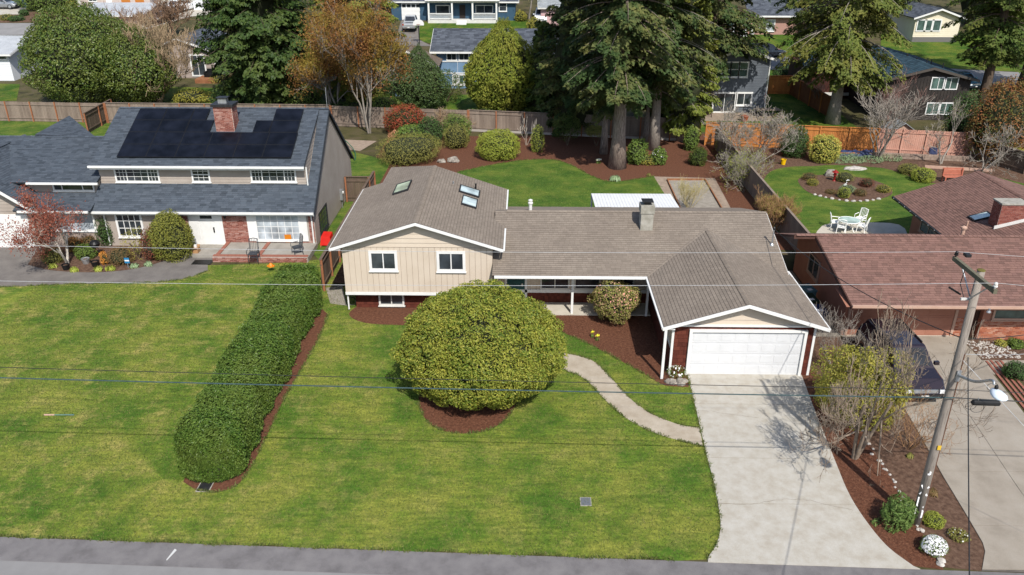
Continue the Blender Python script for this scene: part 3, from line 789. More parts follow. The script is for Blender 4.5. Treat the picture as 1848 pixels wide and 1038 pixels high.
# terrain
xs = [-420, -160, -80, -40, 0, 40, 80, 160, 420]; ys = [-60] + [t[0] for t in TERR[1:]]
V = [(x, y, tz(y)) for y in ys for x in xs]; nx = len(xs)
mk('ground', V, [(j * nx + i, j * nx + i + 1, (j + 1) * nx + i + 1, (j + 1) * nx + i) for j in range(len(ys) - 1) for i in range(nx - 1)], soil, base=(0, 0, 0), kind='structure')
re = lambda x: 19.0 - 0.0325 * (x - 1.5)           # the lawn-side edge of the road
sheet('road', [(-120, re(-120) - 0.95), (120, re(120) - 0.95), (120, re(120) - 9), (-120, re(-120) - 9)], 0.006, asphalt)
sheet('road_shoulder', [(-120, re(-120)), (120, re(120)), (120, re(120) - 1.0), (-120, re(-120) - 1.0)], 0.010, asphalt_r)
paintw = mat('road_paint', [D(215, 215, 212)], 6, 0.8, fine=0.3)
for px, py, a in ((309, 1002, 1.35), (1074, 1026, 1.6)):
    p = G(px, py); d = np.array([math.cos(a), math.sin(a)]); s = np.array([-d[1], d[0]])
    if px < 500: sheet('road_marking', [p[:2] - d * .25 - s * .02, p[:2] + d * .22 - s * .05, p[:2] + d * .26 + s * .05, p[:2] - d * .22 + s * .02], 0.016, paintw)

drv_l = gp((1240, 676), (1248, 706), (1256, 740), (1272, 810), (1288, 872), (1298, 925), (1300, 955), (1292, 985), (1275, 1010))
drv_r = gp((1446, 676), (1468, 735), (1490, 790), (1510, 840), (1532, 892), (1562, 940), (1602, 988), (1648, 1022))
drv_l = smoothpoly(drv_l, 4); drv_r = smoothpoly(drv_r, 4)
y_e = lambda x: re(x) + 0.02
lawn_edge = [(-62, re(-62) + .02)] + [(x, y_e(x) + 0.035 * math.sin(x * 2.1) + .03 * math.sin(x * 5.3)) for x in np.arange(-45, 5.2, .7)]
front_poly = lawn_edge + [tuple(p) for p in drv_l[::-1]] + [(7.1, 31), (2, 36), (-8.3, 36), (-8.9, 38.5), (-10.2, 38.5), (-10.3, 42.5), (-14, 41.6), (-20, 41.0), (-28, 40.4), (-36, 38.2), (-62, 36)]
sheet('lawn', front_poly, 0.006, turf)
sheet('driveway', list(drv_l) + list(drv_r[::-1]), 0.004, mat('joint_dirt', [D(110, 100, 88), D(140, 130, 116)], 3, 0.95))
# driveway slabs, cut by joints
def cut(y):    # x of both edges at a given Y
    f = lambda E: float(np.interp(y, E[::-1, 1], E[::-1, 0]))
    return f(drv_l), f(drv_r)
drvo = bpy.data.objects['driveway']
ycuts = [30.05, 27.6, 24.05, 21.55, 18.55]
for i in range(len(ycuts) - 1):
    ya, yb = ycuts[i] - 0.014, ycuts[i + 1] + 0.014
    if i == 3: yb = 18.5
    yy = np.linspace(ya, yb, 12); P = []
    wob = [(0.02 * math.sin(3.1 * k) if i in (2,) else 0) for k in range(12)]
    L_ = [(cut(y)[0] + .004, y) for y in yy]; R_ = [(cut(y)[1] - .004, y) for y in yy]
    if i == 3:
        L_ = [q for q in L_ if q[1] > re(q[0]) - .03]; R_ = [q for q in R_ if q[1] > re(q[0]) - .03]
        L_.append((5.72, re(5.72) - .02)); R_.append((cut(re(11.5))[1] + .15, re(11.4) - .02))
    sheet('slab', L_ + R_[::-1], 0.032, concrete, parent=drvo, skirt=0.03)
# cracks in the slabs
crk = mat('crack_dirt', [D(120, 110, 98)], 3, .95)
def crack(pts, w, seed):
    rg = np.random.default_rng(seed); P = smoothpoly([G(*p)[:2] for p in pts], 7); P = P + rg.normal(0, .018, P.shape); d = unit_(np.gradient(P, axis=0)); n_ = np.stack([-d[:, 1], d[:, 0]], 1); ww = w * rg.uniform(.3, 1.3, len(P))[:, None]
    sheet('crack', list(P + n_ * ww / 2) + list((P - n_ * ww / 2)[::-1]), .0365, crk, parent=drvo)
unit_ = lambda v: v / (np.linalg.norm(v, axis=1, keepdims=True) + 1e-9)
crack([(1301, 910), (1350, 912), (1400, 904), (1450, 902)], .012, 1); crack([(1450, 902), (1500, 914), (1540, 922)], .010, 2); crack([(1262, 741), (1310, 748), (1370, 756)], .009, 3)
# walk
pu = gp((1263, 772), (1235, 769), (1205, 760), (1170, 744), (1135, 718), (1105, 685), (1075, 655), (1045, 643), (1015, 637)) + [(1.6, 32.2), (0.7, 33.2), (0.45, 34.3), (0.4, 35.4)]
pl = gp((1268, 805), (1232, 797), (1180, 781), (1130, 755), (1092, 722), (1062, 690), (1040, 676), (1015, 667)) + [(0.9, 31.2), (-0.4, 32.4), (-0.8, 33.8), (-0.85, 35.4)]
walk = list(smoothpoly(pu, 4)) + list(smoothpoly(pl, 4)[::-1])
wk = sheet('footpath', walk, 0.018, conc_path, skirt=0.02)
# beds
bedA = [(-8.45, 36.2)] + gp((630, 566), (640, 577), (672, 585), (740, 588)) + [(-4.2, 33.8), (-1.2, 33.6), (-0.9, 33.7), (-.95, 36)]
sheet('mulch_bed', list(smoothpoly(bedA[:7], 4)) + bedA[7:], 0.012, mulch)
bedB = [(0.5, 35.4), (0.5, 34.2)] + gp((990, 591), (1022, 603), (1072, 626), (1130, 657), (1165, 677), (1190, 692), (1206, 697), (1243, 699), (1240, 672)) + [(6.35, 30.1), (6.35, 36), (6.0, 36)]
sheet('mulch_bed', list(smoothpoly(bedB[:10], 4)) + bedB[10:], 0.012, mulch)
c0 = G(842, 738); bedC = [(c0[0] + 2.0 * math.cos(a) * (1 + .04 * math.sin(3 * a)), c0[1] + 0.55 + 2.25 * math.sin(a)) for a in np.arange(0, 6.28, .18)]
sheet('mulch_bed', bedC, 0.012, mulch)
hr = gp((592, 568), (575, 612), (545, 665), (512, 722), (480, 790), (452, 845), (425, 878), (385, 889), (352, 884))
sheet('mulch_bed', list(smoothpoly(hr, 4)) + [(-11.9, 22.4), (-12.2, 25), (-11.9, 30), (-11.3, 35.5), (-10.2, 36)], 0.012, mulch)
stoneline = gp((1462, 667), (1492, 690), (1528, 722), (1552, 765), (1574, 812), (1598, 848), (1622, 888), (1642, 922), (1662, 960), (1688, 995), (1700, 1024))
stl = smoothpoly(stoneline, 4)
sheet('mulch_bed', list(drv_r) + [(stl[-1][0], re(stl[-1][0]) + .02)] + list(stl[::-1]), 0.012, mulch)
rd_l = gp((1600, 640), (1618, 715), (1662, 790), (1702, 862), (1742, 928), (1778, 990)) + [(13.95, re(13.95) + .02)]
sheet('mulch_bed', list(stl) + rd_l[::-1] + [(14.9, 33.4), (12.9, 33.4)], 0.010, mulch_b)
rdv = rd_l[::-1] + [(14.9, 33.5), (20.4, 33.55), (20.4, 31.3), (20.0, 27.5), (19.3, 22), (20.5, re(20.5) + .02)]
rdo = sheet('neighbour_driveway', rdv, 0.018, mat('joint_dark', [D(96, 90, 84), D(120, 112, 104)], 3, 0.95))
for ya, yb in ((33.5, 30.6), (30.6, 27.0), (27.0, 23.4), (23.4, 20.6), (20.6, 17.9)):
    fl = lambda y: float(np.interp(y, [p[1] for p in rd_l[::-1]] + [33.5], [p[0] for p in rd_l[::-1]] + [14.9])); fr_ = lambda y: float(np.interp(y, [18, 22, 27.5, 31.3], [20.4, 19.3, 20.0, 20.4]))
    for f0, f1 in ((0, .52), (.52, 1)):
        P = []
        yy = np.linspace(ya - .008, yb + .008, 8)
        if yb < 18: yy = np.array([y for y in yy if y > 18.46])
        A = [(fl(y) + (fr_(y) - fl(y)) * f0 + .008, y) for y in yy]; B_ = [(fl(y) + (fr_(y) - fl(y)) * f1 - .008, y) for y in yy]
        sheet('slab', A + B_[::-1], 0.038, aggreg, parent=rdo, skirt=.02)
sheet('side_yard', [(12.3, 30), (12.4, 41), (14.9, 41), (14.9, 33), (13.4, 30)], 0.008, gravel)
sheet('soil_strip', [(20.45, 31.2), (26, 31.3), (26, 33.2), (20.45, 33.3)], 0.012, mulch_b)
sheet('neighbour_walk', [(20.3, 30.1), (30, 30.3), (30, 31.4), (20.3, 31.3)], 0.022, aggreg, skirt=.01)
# brick border of the right-hand drive, every paver a piece
bs = bpy.data.objects.new('brick_border', None)
COL.objects.link(bs); bs.location = (20.3, 29, 0); BASE[bs] = np.array([20.3, 29, 0]); tag(bs, kind='structure')
pv = Buf().box(-.105, .105, -.05, .05, 0, .05); pvm = None
def paver_piece(x, y, a, parent, z=0.0, s=1.0, name='paver'):
    global pvm
    if pvm is None:
        pvm = bpy.data.meshes.new('paver'); pvm.from_pydata(np.vstack(pv.V).tolist(), [], pv.F)
        pvm.materials.append(mat('paver_piece', [D(150, 92, 76), D(178, 122, 104)], 1.2, 0.9, coords='Object'))
    o = bpy.data.objects.new(name, pvm); COL.objects.link(o); o.parent = parent
    b = BASE[parent]; o.location = (x - b[0], y - b[1], z - b[2]); o.rotation_euler = (0, 0, a); o.scale = (s, s, 1)
for r in range(4):
    for i in range(38):
        f = (i + .5) / 38; y = 31.2 - f * 8.4; x = float(np.interp(y, [22, 27.5, 31.3], [19.35, 20.05, 20.45])) + .12 + r * .215
        paver_piece(x, y + (.05 if r % 2 else 0), math.pi / 2, bs, .004, 1.0)
sheet('soil_bed', [(21.3, 30), (30, 30.1), (30, 22), (20.4, 22), (21.0, 27)], 0.010, mulch_b)
# left neighbour's asphalt drive, walk and beds
al = gp((0, 519), (60, 516), (130, 513), (250, 511), (310, 507), (345, 500), (375, 489))
lp = [(-60, 37.2)] + list(smoothpoly(al, 4)) + [(-18.0, 41.7), (-17.0, 42.6), (-16.9, 44), (-60, 44)]
sheet('asphalt_drive', lp, 0.014, asphalt_p, skirt=.01)
lb = gp((50, 478), (90, 488), (150, 492), (210, 490), (260, 482), (300, 470), (338, 455)) + [(-20.2, 44), (-28.4, 44), (-28.6, 43.2)]
sheet('planting_bed', list(smoothpoly(lb[:7], 4)) + lb[7:], 0.024, mulch_b)
# pavement beside the house, left side passage
sheet('concrete_pad', gp((588, 520), (618, 516), (626, 552), (596, 548)), 0.02, gravel, skirt=.01)
sheet('passage', [(-10.3, 39), (-8.4, 39), (-8.4, 46), (-10.3, 46)], 0.012, mulch_b)
sheet('left_side_lawn', [(-12.4, 43.2), (-10.6, 40.2), (-10.6, 62), (-16, 66), (-24, 74.5), (-75, 76), (-75, 57), (-13, 57)], 0.008, turf_b)
# back yard
back_bed = [(-12, 47.2), (-12, 69.5), (16.2, 71), (16.0, 44), (13, 44), (9, 46), (0, 46), (-8, 47)]
sheet('back_mulch', back_bed, 0.006, mulch)
bl = gp((826, 311), (862, 303), (905, 295), (950, 289), (1000, 289), (1032, 299), (1066, 317), (1100, 328), (1140, 325), (1181, 318))
lawnb = list(smoothpoly(bl, 4)) + [tuple(PZ(1205, 350)[:2]), (10.4, 44.2), (0, 44.2), (-4.9, 44.2), (-6, 52)]
sheet('back_lawn', lawnb, 0.012, turf_b)
ct = [PZ(1180, 319), PZ(1290, 322), PZ(1325, 388), PZ(1222, 388)]
sheet('court_surround', [p[:2] for p in ct], 0.018, paver, skirt=.015)
ci = [PZ(1204, 326), PZ(1272, 326), PZ(1308, 388), PZ(1232, 388)]
sheet('gravel_court', [p[:2] for p in ci], 0.026, gravel)
timber = mat('timber_edging', [D(140, 92, 62), D(172, 120, 84)], 3, 0.85, 0.3)
te = thing('timber_edging', 'low cedar timber edging round the gravel court in the back yard', 'edging', (*ci[0][:2], 0))
for a, b_ in ((0, 1), (1, 2), (3, 0)): Buf().bar((ci[a][0], ci[a][1], .09), (ci[b_][0], ci[b_][1], .09), .07, .13).obj('plank', timber, te)
# right neighbour's garden
rb = [(16.3, 45), (16.3, 71), (46, 71), (46, 50), (22, 47.5), (16.3, 44)]
sheet('garden_soil', [(16.3, 41.5), (16.3, 71), (48, 71), (48, 41.5)], 0.006, mulch_b)
rl = gp((1380, 400), (1375, 340), (1388, 312), (1420, 302), (1470, 300), (1500, 298), (1560, 301), (1600, 305), (1640, 318), (1680, 330), (1720, 332), (1760, 322), (1800, 320))
sheet('garden_lawn', list(smoothpoly(rl, 4)) + [(40, 52), (30, 46), (24, 44), (16.6, 43)], 0.012, turf_b)
isl = gp((1440, 325), (1462, 318), (1500, 316), (1560, 322), (1600, 335), (1610, 350), (1585, 360), (1540, 364), (1490, 357), (1455, 345))
sheet('island_bed', smoothpoly(isl, 4, True), 0.018, mulch_b)
sheet('patio_slab', smoothpoly(gp((1480, 412), (1500, 404), (1560, 402), (1622, 406), (1626, 430), (1484, 430)), 3, True), 0.026, porch, skirt=.02)
wallm = mat('garden_wall_block', [D(150, 130, 116), D(178, 156, 140)], 3, 0.9, 0.4)
# beyond the fences
sheet('far_lawn', [(15.5, 71.6), (19.2, 71.6), (30.5, 71.8), (31.5, 100), (26, 112), (15.5, 112)], 0.010, turf_d)
sheet('far_street', gp((1360, 96), (1480, 110), (1620, 117), (1740, 126), (1900, 134), (1900, 158), (1740, 148), (1620, 138), (1480, 132), (1360, 124)), 0.022, asphalt)
sheet('far_front_lawn', gp((1290, 62), (1560, 62), (1560, 114), (1480, 109), (1360, 95), (1290, 92)), 0.012, turf_d)
sheet('far_hill_lawn', gp((1590, 62), (1900, 62), (1900, 133), (1740, 125), (1590, 116)), 0.014, turf_d)
up_d = gp((722, 80), (757, 80), (760, 38), (722, 38))
sheet('uphill_driveway', [(-21, 97), (-13.6, 97), *up_d[2:3], *up_d[3:4]] if False else gp((700, 82), (782, 84), (757, 72), (757, 37), (724, 37), (715, 70)), 0.02, concrete if False else asphalt_p)
sheet('uphill_lawn', gp((757, 74), (785, 80), (1000, 62), (1010, 36), (757, 40)), 0.014, turf_d)
sheet('corner_street', gp((-60, 42), (60, 42), (78, 62), (-60, 66)), 0.02, asphalt)
sheet('corner_drive', gp((-60, 14), (48, 14), (40, 26), (-60, 28)), 0.016, concrete)
sheet('corner_bed', gp((-60, 28), (60, 22), (150, 20), (280, 22), (90, 40), (-60, 42)), 0.012, mulch_b)
sheet('parking_drive', gp((240, 60), (345, 30), (420, 24), (420, -5), (150, 0), (160, 22), (262, 24)), 0.022, concrete)
sheet('cottage_lawn', gp((255, 155), (420, 160), (440, 186), (250, 190)), 0.012, turf_d)
sheet('corner_lawn', gp((-60, 150), (36, 152), (30, 182), (-60, 184)), 0.012, turf_d)
sheet('blue_house_lawn', gp((740, 175), (870, 170), (880, 205), (740, 215)), 0.012, turf_d)
sheet('side_path', gp((615, 252), (680, 255), (650, 273), (610, 268)), 0.02, paver)

# ------------------------------------------------------------------ the house with the taupe roof
sh_taupe = mat('shingle_taupe', [D(137, 125, 113), D(149, 137, 124)], 0.35, 0.9, 0.15, 40, island=0.10, fine=.10)
slab_t = mat('roof_deck_taupe', [D(78, 70, 64), D(92, 84, 76)], 3, 0.95)
beige = mat('beige_siding', [D(203, 188, 170, 1.25), D(211, 197, 180, 1.25)], 0.9, 0.7, 0.1, 30, island=0.025)
beige_d = mat('beige_groove', [D(186, 169, 153), D(192, 175, 159)], 2, 0.8)
cedar = mat('red_shingle_wall', [D(84, 36, 24), D(104, 50, 36)], 3, 0.85, 0.4, 30, icols=[D(76, 32, 22), D(96, 44, 31), D(112, 56, 41), D(88, 40, 30)], fine=.15)
fr_s = lambda x, y: frame_((x, y, 0), (1, 0, 0), (0, -1, 0))
def wall_shingles(parent, fr, u0, u1, z0, z1, m, expo=0.2, w=0.2, seed=1, t=0.022):
    rnd = random.Random(seed); o, u, nn = fr; V = []; Fc = []; k = 0
    nr = max(1, round((z1 - z0) / expo)); ex = (z1 - z0) / nr
    for r in range(nr):
        x = u0 - rnd.random() * w
        while x < u1:
            ww = w * (0.7 + .6 * rnd.random()); a, b = max(x, u0), min(x + ww - .006, u1); x += ww
            if b - a < .02: continue
            za, zb = z0 + r * ex + (rnd.random() - .5) * .008, z0 + (r + 1) * ex; q = lambda uu, d, z: o + u * uu + nn * d + np.array([0, 0, z]); tt = t * (.7 + .6 * rnd.random())
            V += [q(a, tt, za), q(b, tt, za), q(b, .004, zb), q(a, .004, zb), q(a, 0, za), q(b, 0, za)]
            Fc += [(k, k + 1, k + 2, k + 3), (k + 4, k + 5, k + 1, k)]; k += 6
    return mk('wall_shingles', np.array(V), np.array(Fc), m, parent, kind='stuff')
h1 = thing('house', 'split-level beige house with taupe shingle roof and white double garage door', 'house', (0, 36, 0))
# left wing: upper storey
XL, XR, YW, ZB, ZE, SL = -8.75, -1.52, 35.6, 1.03, 3.52, 0.318
gx = (-9.24 - 1.0) / 2
prof = [(XL, ZB), (XR, ZB), (XR, ZE), (gx, ZE + SL * (XR - gx)), (XL, ZE)]
wl = Buf().prism([(x, YW, z) for x, z in prof], (0, 8.3, 0)).obj('wall', beige_d, h1)
fr = fr_s(0, YW); nb = 26; bw = (XR - XL) / nb
W1 = [PY(580 + x * .2889, 280 + y * .2889, YW) for x, y in ((293, 595), (480, 722), (718, 598), (902, 727))]
for i in range(nb):
    Buf().fbox(fr, XL + i * bw + .010, XL + (i + 1) * bw - .010, 0, .022, ZB + .10, ZE - .03).obj('board', beige, wl)
rk = lambda z: (gx - (gx - XL) * (1 - (z - ZE) / (SL * (XR - gx))), gx + (XR - gx) * (1 - (z - ZE) / (SL * (XR - gx)))) if z < ZE + SL * (XR - gx) - .01 else None
zz = [ZE - .02 + .235 * i for i in range(6)]
lap_boards(wl, fr, [max(z, ZE + .001) for z in zz], rk, beige, .03)
Buf().fbox(fr, XL - .03, XR + .03, -.02, .05, ZB - .06, ZB + .09).obj('skirt_board', white, h1)
Buf().fbox(fr, XL - .012, XL + .07, -.02, .035, ZB + .09, ZE).obj('corner_board', beige, h1)
for a, b in ((0, 1), (2, 3)): window(h1, fr, W1[a][0], W1[b][0], W1[b][2], W1[a][2], white, None, 2, 1, .13, .07)
lo = Buf().box(-8.42, -1.6, 36.12, 43.7, -.2, ZB).obj('basement_wall', cedar, h1)
wall_shingles(lo, fr_s(0, 36.12), -8.42, -1.6, .02, ZB, cedar, .18, .16, 5)
wall_shingles(lo, frame_((-8.42, 36.12, 0), (0, -1, 0), (-1, 0, 0)), -6, 0, .02, ZB, cedar, .18, .16, 6)
Lw = [PY(580 + x * .2889, 280 + y * .2889, 36.12) for x, y in ((357, 868), (520, 938))]
window(h1, fr_s(0, 36.12), Lw[0][0], Lw[1][0], max(.12, Lw[1][2]), .99, offwhite, None, 2, 1, .09, .06)
# left wing roof
ez, rz, yf, yb = 3.60, 4.92, 35.2, 44.2
xe, xe2 = -9.24, -1.0
L0, L1, Rg0, Rg1, R0_, R1_ = (xe, yf, ez), (xe, yb, ez), (gx, yf, rz), (gx, 44.4, rz), (xe2, yf, ez), (xe2, yb, ez)
zst = ez + SL * 1.05 + .02
def on(x): return ez + (rz - ez) * (x - xe) / (gx - xe)
roof_plane(h1, [L0, L1, (-8.15, yb, on(-8.15)), Rg1, Rg0], sh_taupe, slab_t, name='roof', seed=11, lift=.010, gap=.016, tw=.24)
roof_plane(h1, [(-8.15, yb + .01, on(-8.15)), (-8.1, 47.2, on(-8.1)), (gx, 44.42, rz)], sh_taupe, slab_t, name='roof', seed=12, lift=.010, gap=.016, tw=.24)
roof_plane(h1, [R1_, R0_, Rg0, Rg1], sh_taupe, slab_t, name='roof', seed=13, lift=.010, gap=.016, tw=.24)
ridge_cap(h1, Rg0, Rg1, sh_taupe)
rake_board(h1, [(xe - .02, yf - .002, ez - .015), (gx, yf - .002, rz - .015), (xe2 + .02, yf - .002, ez - .015)], (0, -.035, 0), .14, white)
rake_board(h1, [(gx, yb + .25, rz - .12), (xe2, yb + .03, ez - .12)], (0, .03, 0), .2, white)
gutter(h1, (xe - .04, yf + .02, ez - .08), (xe - .04, yb, ez - .08), offwhite, .07, .08); gutter(h1, (xe2 + .05, yf + .02, ez - .07), (xe2 + .05, yb, ez - .07), white, .08, .08)
pole_tube(h1, (-8.72, 35.72, 3.4), (-8.72, 35.72, .1), .04, white, 'downpipe')
Buf().prism([(xe, yf, ez - .11), (xe, yb, ez - .11), (XL, yb, ez - .09), (XL, yf, ez - .09)], (0, 0, .015)).obj('soffit', white, h1)
# skylights: frame > pane, laid in the roof planes
def skylight(parent, corners, mglass, mframe=darkmetal, up=.10, t=.07):
    C = [np.asarray(c, float) for c in corners]; n = unit(np.cross(C[1] - C[0], C[3] - C[0])); n = n if n[2] > 0 else -n
    cen = sum(C) / 4; b = Buf()
    O = [c + n * up for c in C]; I = [c + (cen - c) * .13 + n * up for c in C]
    b.add(C + O + I + [c + (cen - c) * .13 + n * (up - .02) for c in C], [(i, (i + 1) % 4, (i + 1) % 4 + 4, i + 4) for i in range(4)] + [(i + 4, (i + 1) % 4 + 4, (i + 1) % 4 + 8, i + 8) for i in range(4)] + [(i + 8, (i + 1) % 4 + 8, (i + 1) % 4 + 12, i + 12) for i in range(4)])
    s = b.obj('skylight', mframe, parent)
    mk('pane', [c + (cen - c) * .12 + n * (up - .018) for c in C], [(0, 1, 2, 3)], mglass, s)
def onL(x, y): return (x, y, on(x))
def onR(x, y): return (x, y, ez + (rz - ez) * (xe2 - x) / (xe2 - gx))
sk_g = glassmat('skylight_glass_green', (0.30, 0.36, 0.27, 1), .15)
skylight(h1, [onL(-7.05, 40.9), onL(-6.2, 40.9), onL(-6.2, 42.6), onL(-7.05, 42.6)], sk_g)
skylight(h1, [onR(-3.55, 41.2), onR(-2.45, 41.2), onR(-2.45, 42.3), onR(-3.55, 42.3)], glass_lite)
skylight(h1, [onR(-3.3, 39.4), onR(-2.5, 39.4), onR(-2.5, 40.75), onR(-3.3, 40.75)], glass_lite)
for x, y, r, hh, m in ((-2.7, 42.6, .045, .3, black), (-3.9, 42.2, .04, .15, galv)): pole_tube(h1, onR(x, y), np.array(onR(x, y)) + [0, 0, hh], r, m, 'vent_pipe')
# right wing
MR = .3093; RZ, RY = 4.0, 39.45; EY, EZ = 34.6, 2.5
mz = lambda y: EZ + MR * (y - EY)
Buf().prism([(-1.5, 36.75, 0), (-1.5, 44, 0), (-1.5, 44, 2.5), (-1.5, 39.45, 3.85), (-1.5, 36.75, 2.95)], (13.75, 0, 0)).obj('wall', beige, h1)
frp = fr_s(0, 36.75)
wn_ = Buf().fbox(frp, -1.45, 6.3, 0, .03, .03, .64).obj('wainscot', cedar, h1)
wall_shingles(wn_, frame_((0, 36.72, 0), (1, 0, 0), (0, -1, 0)), -1.4, 6.28, .05, .62, cedar, .18, .14, 8)
Buf().fbox(frp, -.6, 6.3, 0, .07, .62, .79).obj('sill_band', white, h1)
for i in range(26):
    x = -1.45 + i * .3
    if x < 6.2: Buf().fbox(frp, x, x + .28, 0, .02, .79, 2.5).obj('board', beige, wn_)
def pxx(px): return PY(px, 510, 36.7)[0]
for a, b, nn in ((975, 1028, 2), (1036, 1084, 1), (1092, 1145, 2)): window(h1, frp, pxx(a), pxx(b), .80, 2.32, offwhite, None, nn, 1, .08, .08, sill=False)
teal = mat('teal_door', [D(20, 74, 78), D(28, 90, 92)], 3, 0.4)
dr = Buf().fbox(frp, -.85, .05, 0, .06, .04, 2.15).obj('front_door', teal, h1)
for i in range(3): Buf().fbox(frp, -.73, -.07, .06, .075, .2 + i * .62, .68 + i * .62).obj('panel', teal, dr)
Buf().fbox(frp, -.12, -.04, .06, .12, 1.0, 1.14).obj('handle', galv, dr)
for a, b in ((-.97, -.85), (.05, .17)): Buf().fbox(frp, a, b, 0, .07, .03, 2.25).obj('door_trim', white, h1)
Buf().box(-1.5, 6.25, 35.38, 36.74, -.05, .07).obj('porch_slab', porch, h1)
Buf().box(-1.0, 6.2, 34.66, 36.8, 2.33, 2.36).obj('soffit', white, h1)
for x, y in ((2.38, 35.5), (6.02, 35.3)): Buf().box(x - .055, x + .055, y - .055, y + .055, .06, 2.34).obj('porch_post', white, h1)
rw = roof_plane(h1, [(xe2 - .5, EY, EZ), (12.5, EY, EZ), (12.5, RY, RZ), (xe2 - .5, RY, RZ)], sh_taupe, slab_t, seed=14, lift=.010, gap=.016, tw=.24)
roof_plane(h1, [(12.5, 44.3, EZ), (xe2 - .5, 44.3, EZ), (xe2 - .5, RY, RZ), (12.5, RY, RZ)], sh_taupe, slab_t, seed=15, expo=.3, tw=.6)
ridge_cap(h1, (xe2 + .1, RY, RZ), (12.5, RY, RZ), sh_taupe)
Buf().box(xe2 - .4, 5.85, EY - .05, EY, EZ - .14, EZ - .005).obj('fascia', white, h1)
gutter(h1, (xe2 - .4, EY - .09, EZ - .06), (5.8, EY - .09, EZ - .06), white, .08, .08)
rake_board(h1, [(12.5, EY, EZ - .02), (12.5, RY, RZ - .02), (12.5, 44.3, EZ - .02)], (.03, 0, 0), .18, white)
# garage
YG = 29.95
Buf().prism([(x, YG, z) for x, z in ((6.3, -.1), (12.25, -.1), (12.25, 2.45), (9.23, 3.40), (6.3, 2.45))], (0, 6.7, 0)).obj('garage_wall', cedar, h1)
frg = fr_s(0, YG)
gd = [PY(1150 + x * .3084, 380 + y * .3084, YG) for x, y in ((313, 706), (985, 712))]
dx0, dx1, dz1 = gd[0][0], gd[1][0], 2.16
gw = Buf().fbox(frg, 6.32, 12.23, 0, .012, 0, 2.32).obj('garage_front', cedar, h1)
wall_shingles(gw, frame_((0, YG - .012, 0), (1, 0, 0), (0, -1, 0)), 6.33, dx0, .02, 2.34, cedar, .2, .2, 21)
wall_shingles(gw, frame_((0, YG - .012, 0), (1, 0, 0), (0, -1, 0)), dx1, 12.22, .02, 2.34, cedar, .2, .2, 22)
wall_shingles(gw, frame_((0, YG - .012, 0), (1, 0, 0), (0, -1, 0)), dx0, dx1, dz1 + .02, 2.34, cedar, .2, .2, 23)
wall_shingles(gw, frame_((6.3, 36.65, 0), (0, -1, 0), (-1, 0, 0)), 0, 6.6, .02, 1.3, cedar, .2, .2, 24)
Buf().fbox(frame_((6.3, 36.65, 0), (0, -1, 0), (-1, 0, 0)), 0, 6.65, 0, .03, 1.32, 2.42).obj('side_panel', beige, h1)
Buf().fbox(frame_((6.3, 36.65, 0), (0, -1, 0), (-1, 0, 0)), 0, 6.66, 0, .05, 1.26, 1.36).obj('side_band', white, h1)
gdw = mat('door_white', [S(194, 195, 197), S(201, 202, 204)], 1.5, .5)
gdo = Buf().fbox(frg, dx0 + .06, dx1 - .06, .012, .02, .02, dz1 - .05).obj('garage_door', mat('door_gap', [S(150, 151, 153)], 2, .7), h1)
ph, pw = (dz1 - .09) / 4, (dx1 - dx0 - .14) / 8
for r in range(4):
    Buf().fbox(frg, dx0 + .07, dx1 - .07, .02, .034, .03 + r * ph, .03 + (r + 1) * ph - .012).obj('section', gdw, gdo)
    for c in range(8): 
        a = dx0 + .07 + c * pw
        Buf().fbox(frg, a + .07, a + pw - .07, .034, .043, .03 + r * ph + .09, .03 + (r + 1) * ph - .1).obj('panel', gdw, gdo)
for a, b, z0, z1 in ((dx0 - .06, dx0 + .06, .0, dz1 + .06), (dx1 - .06, dx1 + .06, .0, dz1 + .06)): Buf().fbox(frg, a, b, .012, .13, z0, z1).obj('door_trim', white, h1)
Buf().fbox(frg, dx0 + .06, dx1 - .06, .012, .13, dz1 - .05, dz1 + .06).obj('door_trim', white, h1)
Buf().fbox(frg, 6.5, 12.05, .012, .10, 2.36, 2.44).obj('header_board', white, h1)
for a, b in ((6.26, 6.36), (12.19, 12.29)): Buf().fbox(frg, a, b, -.03, .05, 0, 2.4).obj('corner_board', white, h1)
gr = lambda z: (9.23 - 2.93 * (3.40 - z) / .95, 9.23 + 3.02 * (3.40 - z) / .95) if z < 3.38 else None
lap_boards(h1, frame_((0, YG - .012, 0), (1, 0, 0), (0, -1, 0)), [2.44, 2.66, 2.88, 3.10, 3.32], gr, beige, .03)
gyf, gz, gex0, gex1, grx = 29.52, 3.58, 5.83, 12.63, 9.23; yv = EY + (gz - EZ) / MR
roof_plane(h1, [(gex0, EY + .02, EZ + .005), (gex0, gyf, EZ), (grx, gyf, gz), (grx, yv, gz + .005)], sh_taupe, slab_t, seed=16, lift=.010, gap=.016, tw=.24)
roof_plane(h1, [(gex1, gyf, EZ), (gex1, EY + .02, EZ + .005), (grx, yv, gz + .005), (grx, gyf, gz)], sh_taupe, slab_t, seed=17, lift=.010, gap=.016, tw=.24)
ridge_cap(h1, (grx, gyf, gz), (grx, yv, gz), sh_taupe)
ridge_cap(h1, (gex0, EY + .02, EZ), (grx, yv, gz), sh_taupe, w=.3, drop=.03); ridge_cap(h1, (gex1 - .1, EY + .05, EZ), (grx, yv, gz), sh_taupe, w=.3, drop=.03)
rake_board(h1, [(gex0 - .05, gyf - .002, EZ - .01), (grx, gyf - .002, gz - .01), (gex1 + .05, gyf - .002, EZ - .01)], (0, -.035, 0), .15, white)
gutter(h1, (gex0 - .05, gyf, EZ - .07), (gex0 - .05, EY, EZ - .07), white, .08, .08); gutter(h1, (gex1 + .05, gyf, EZ - .07), (gex1 + .05, EY + .8, EZ - .07), white, .08, .08)
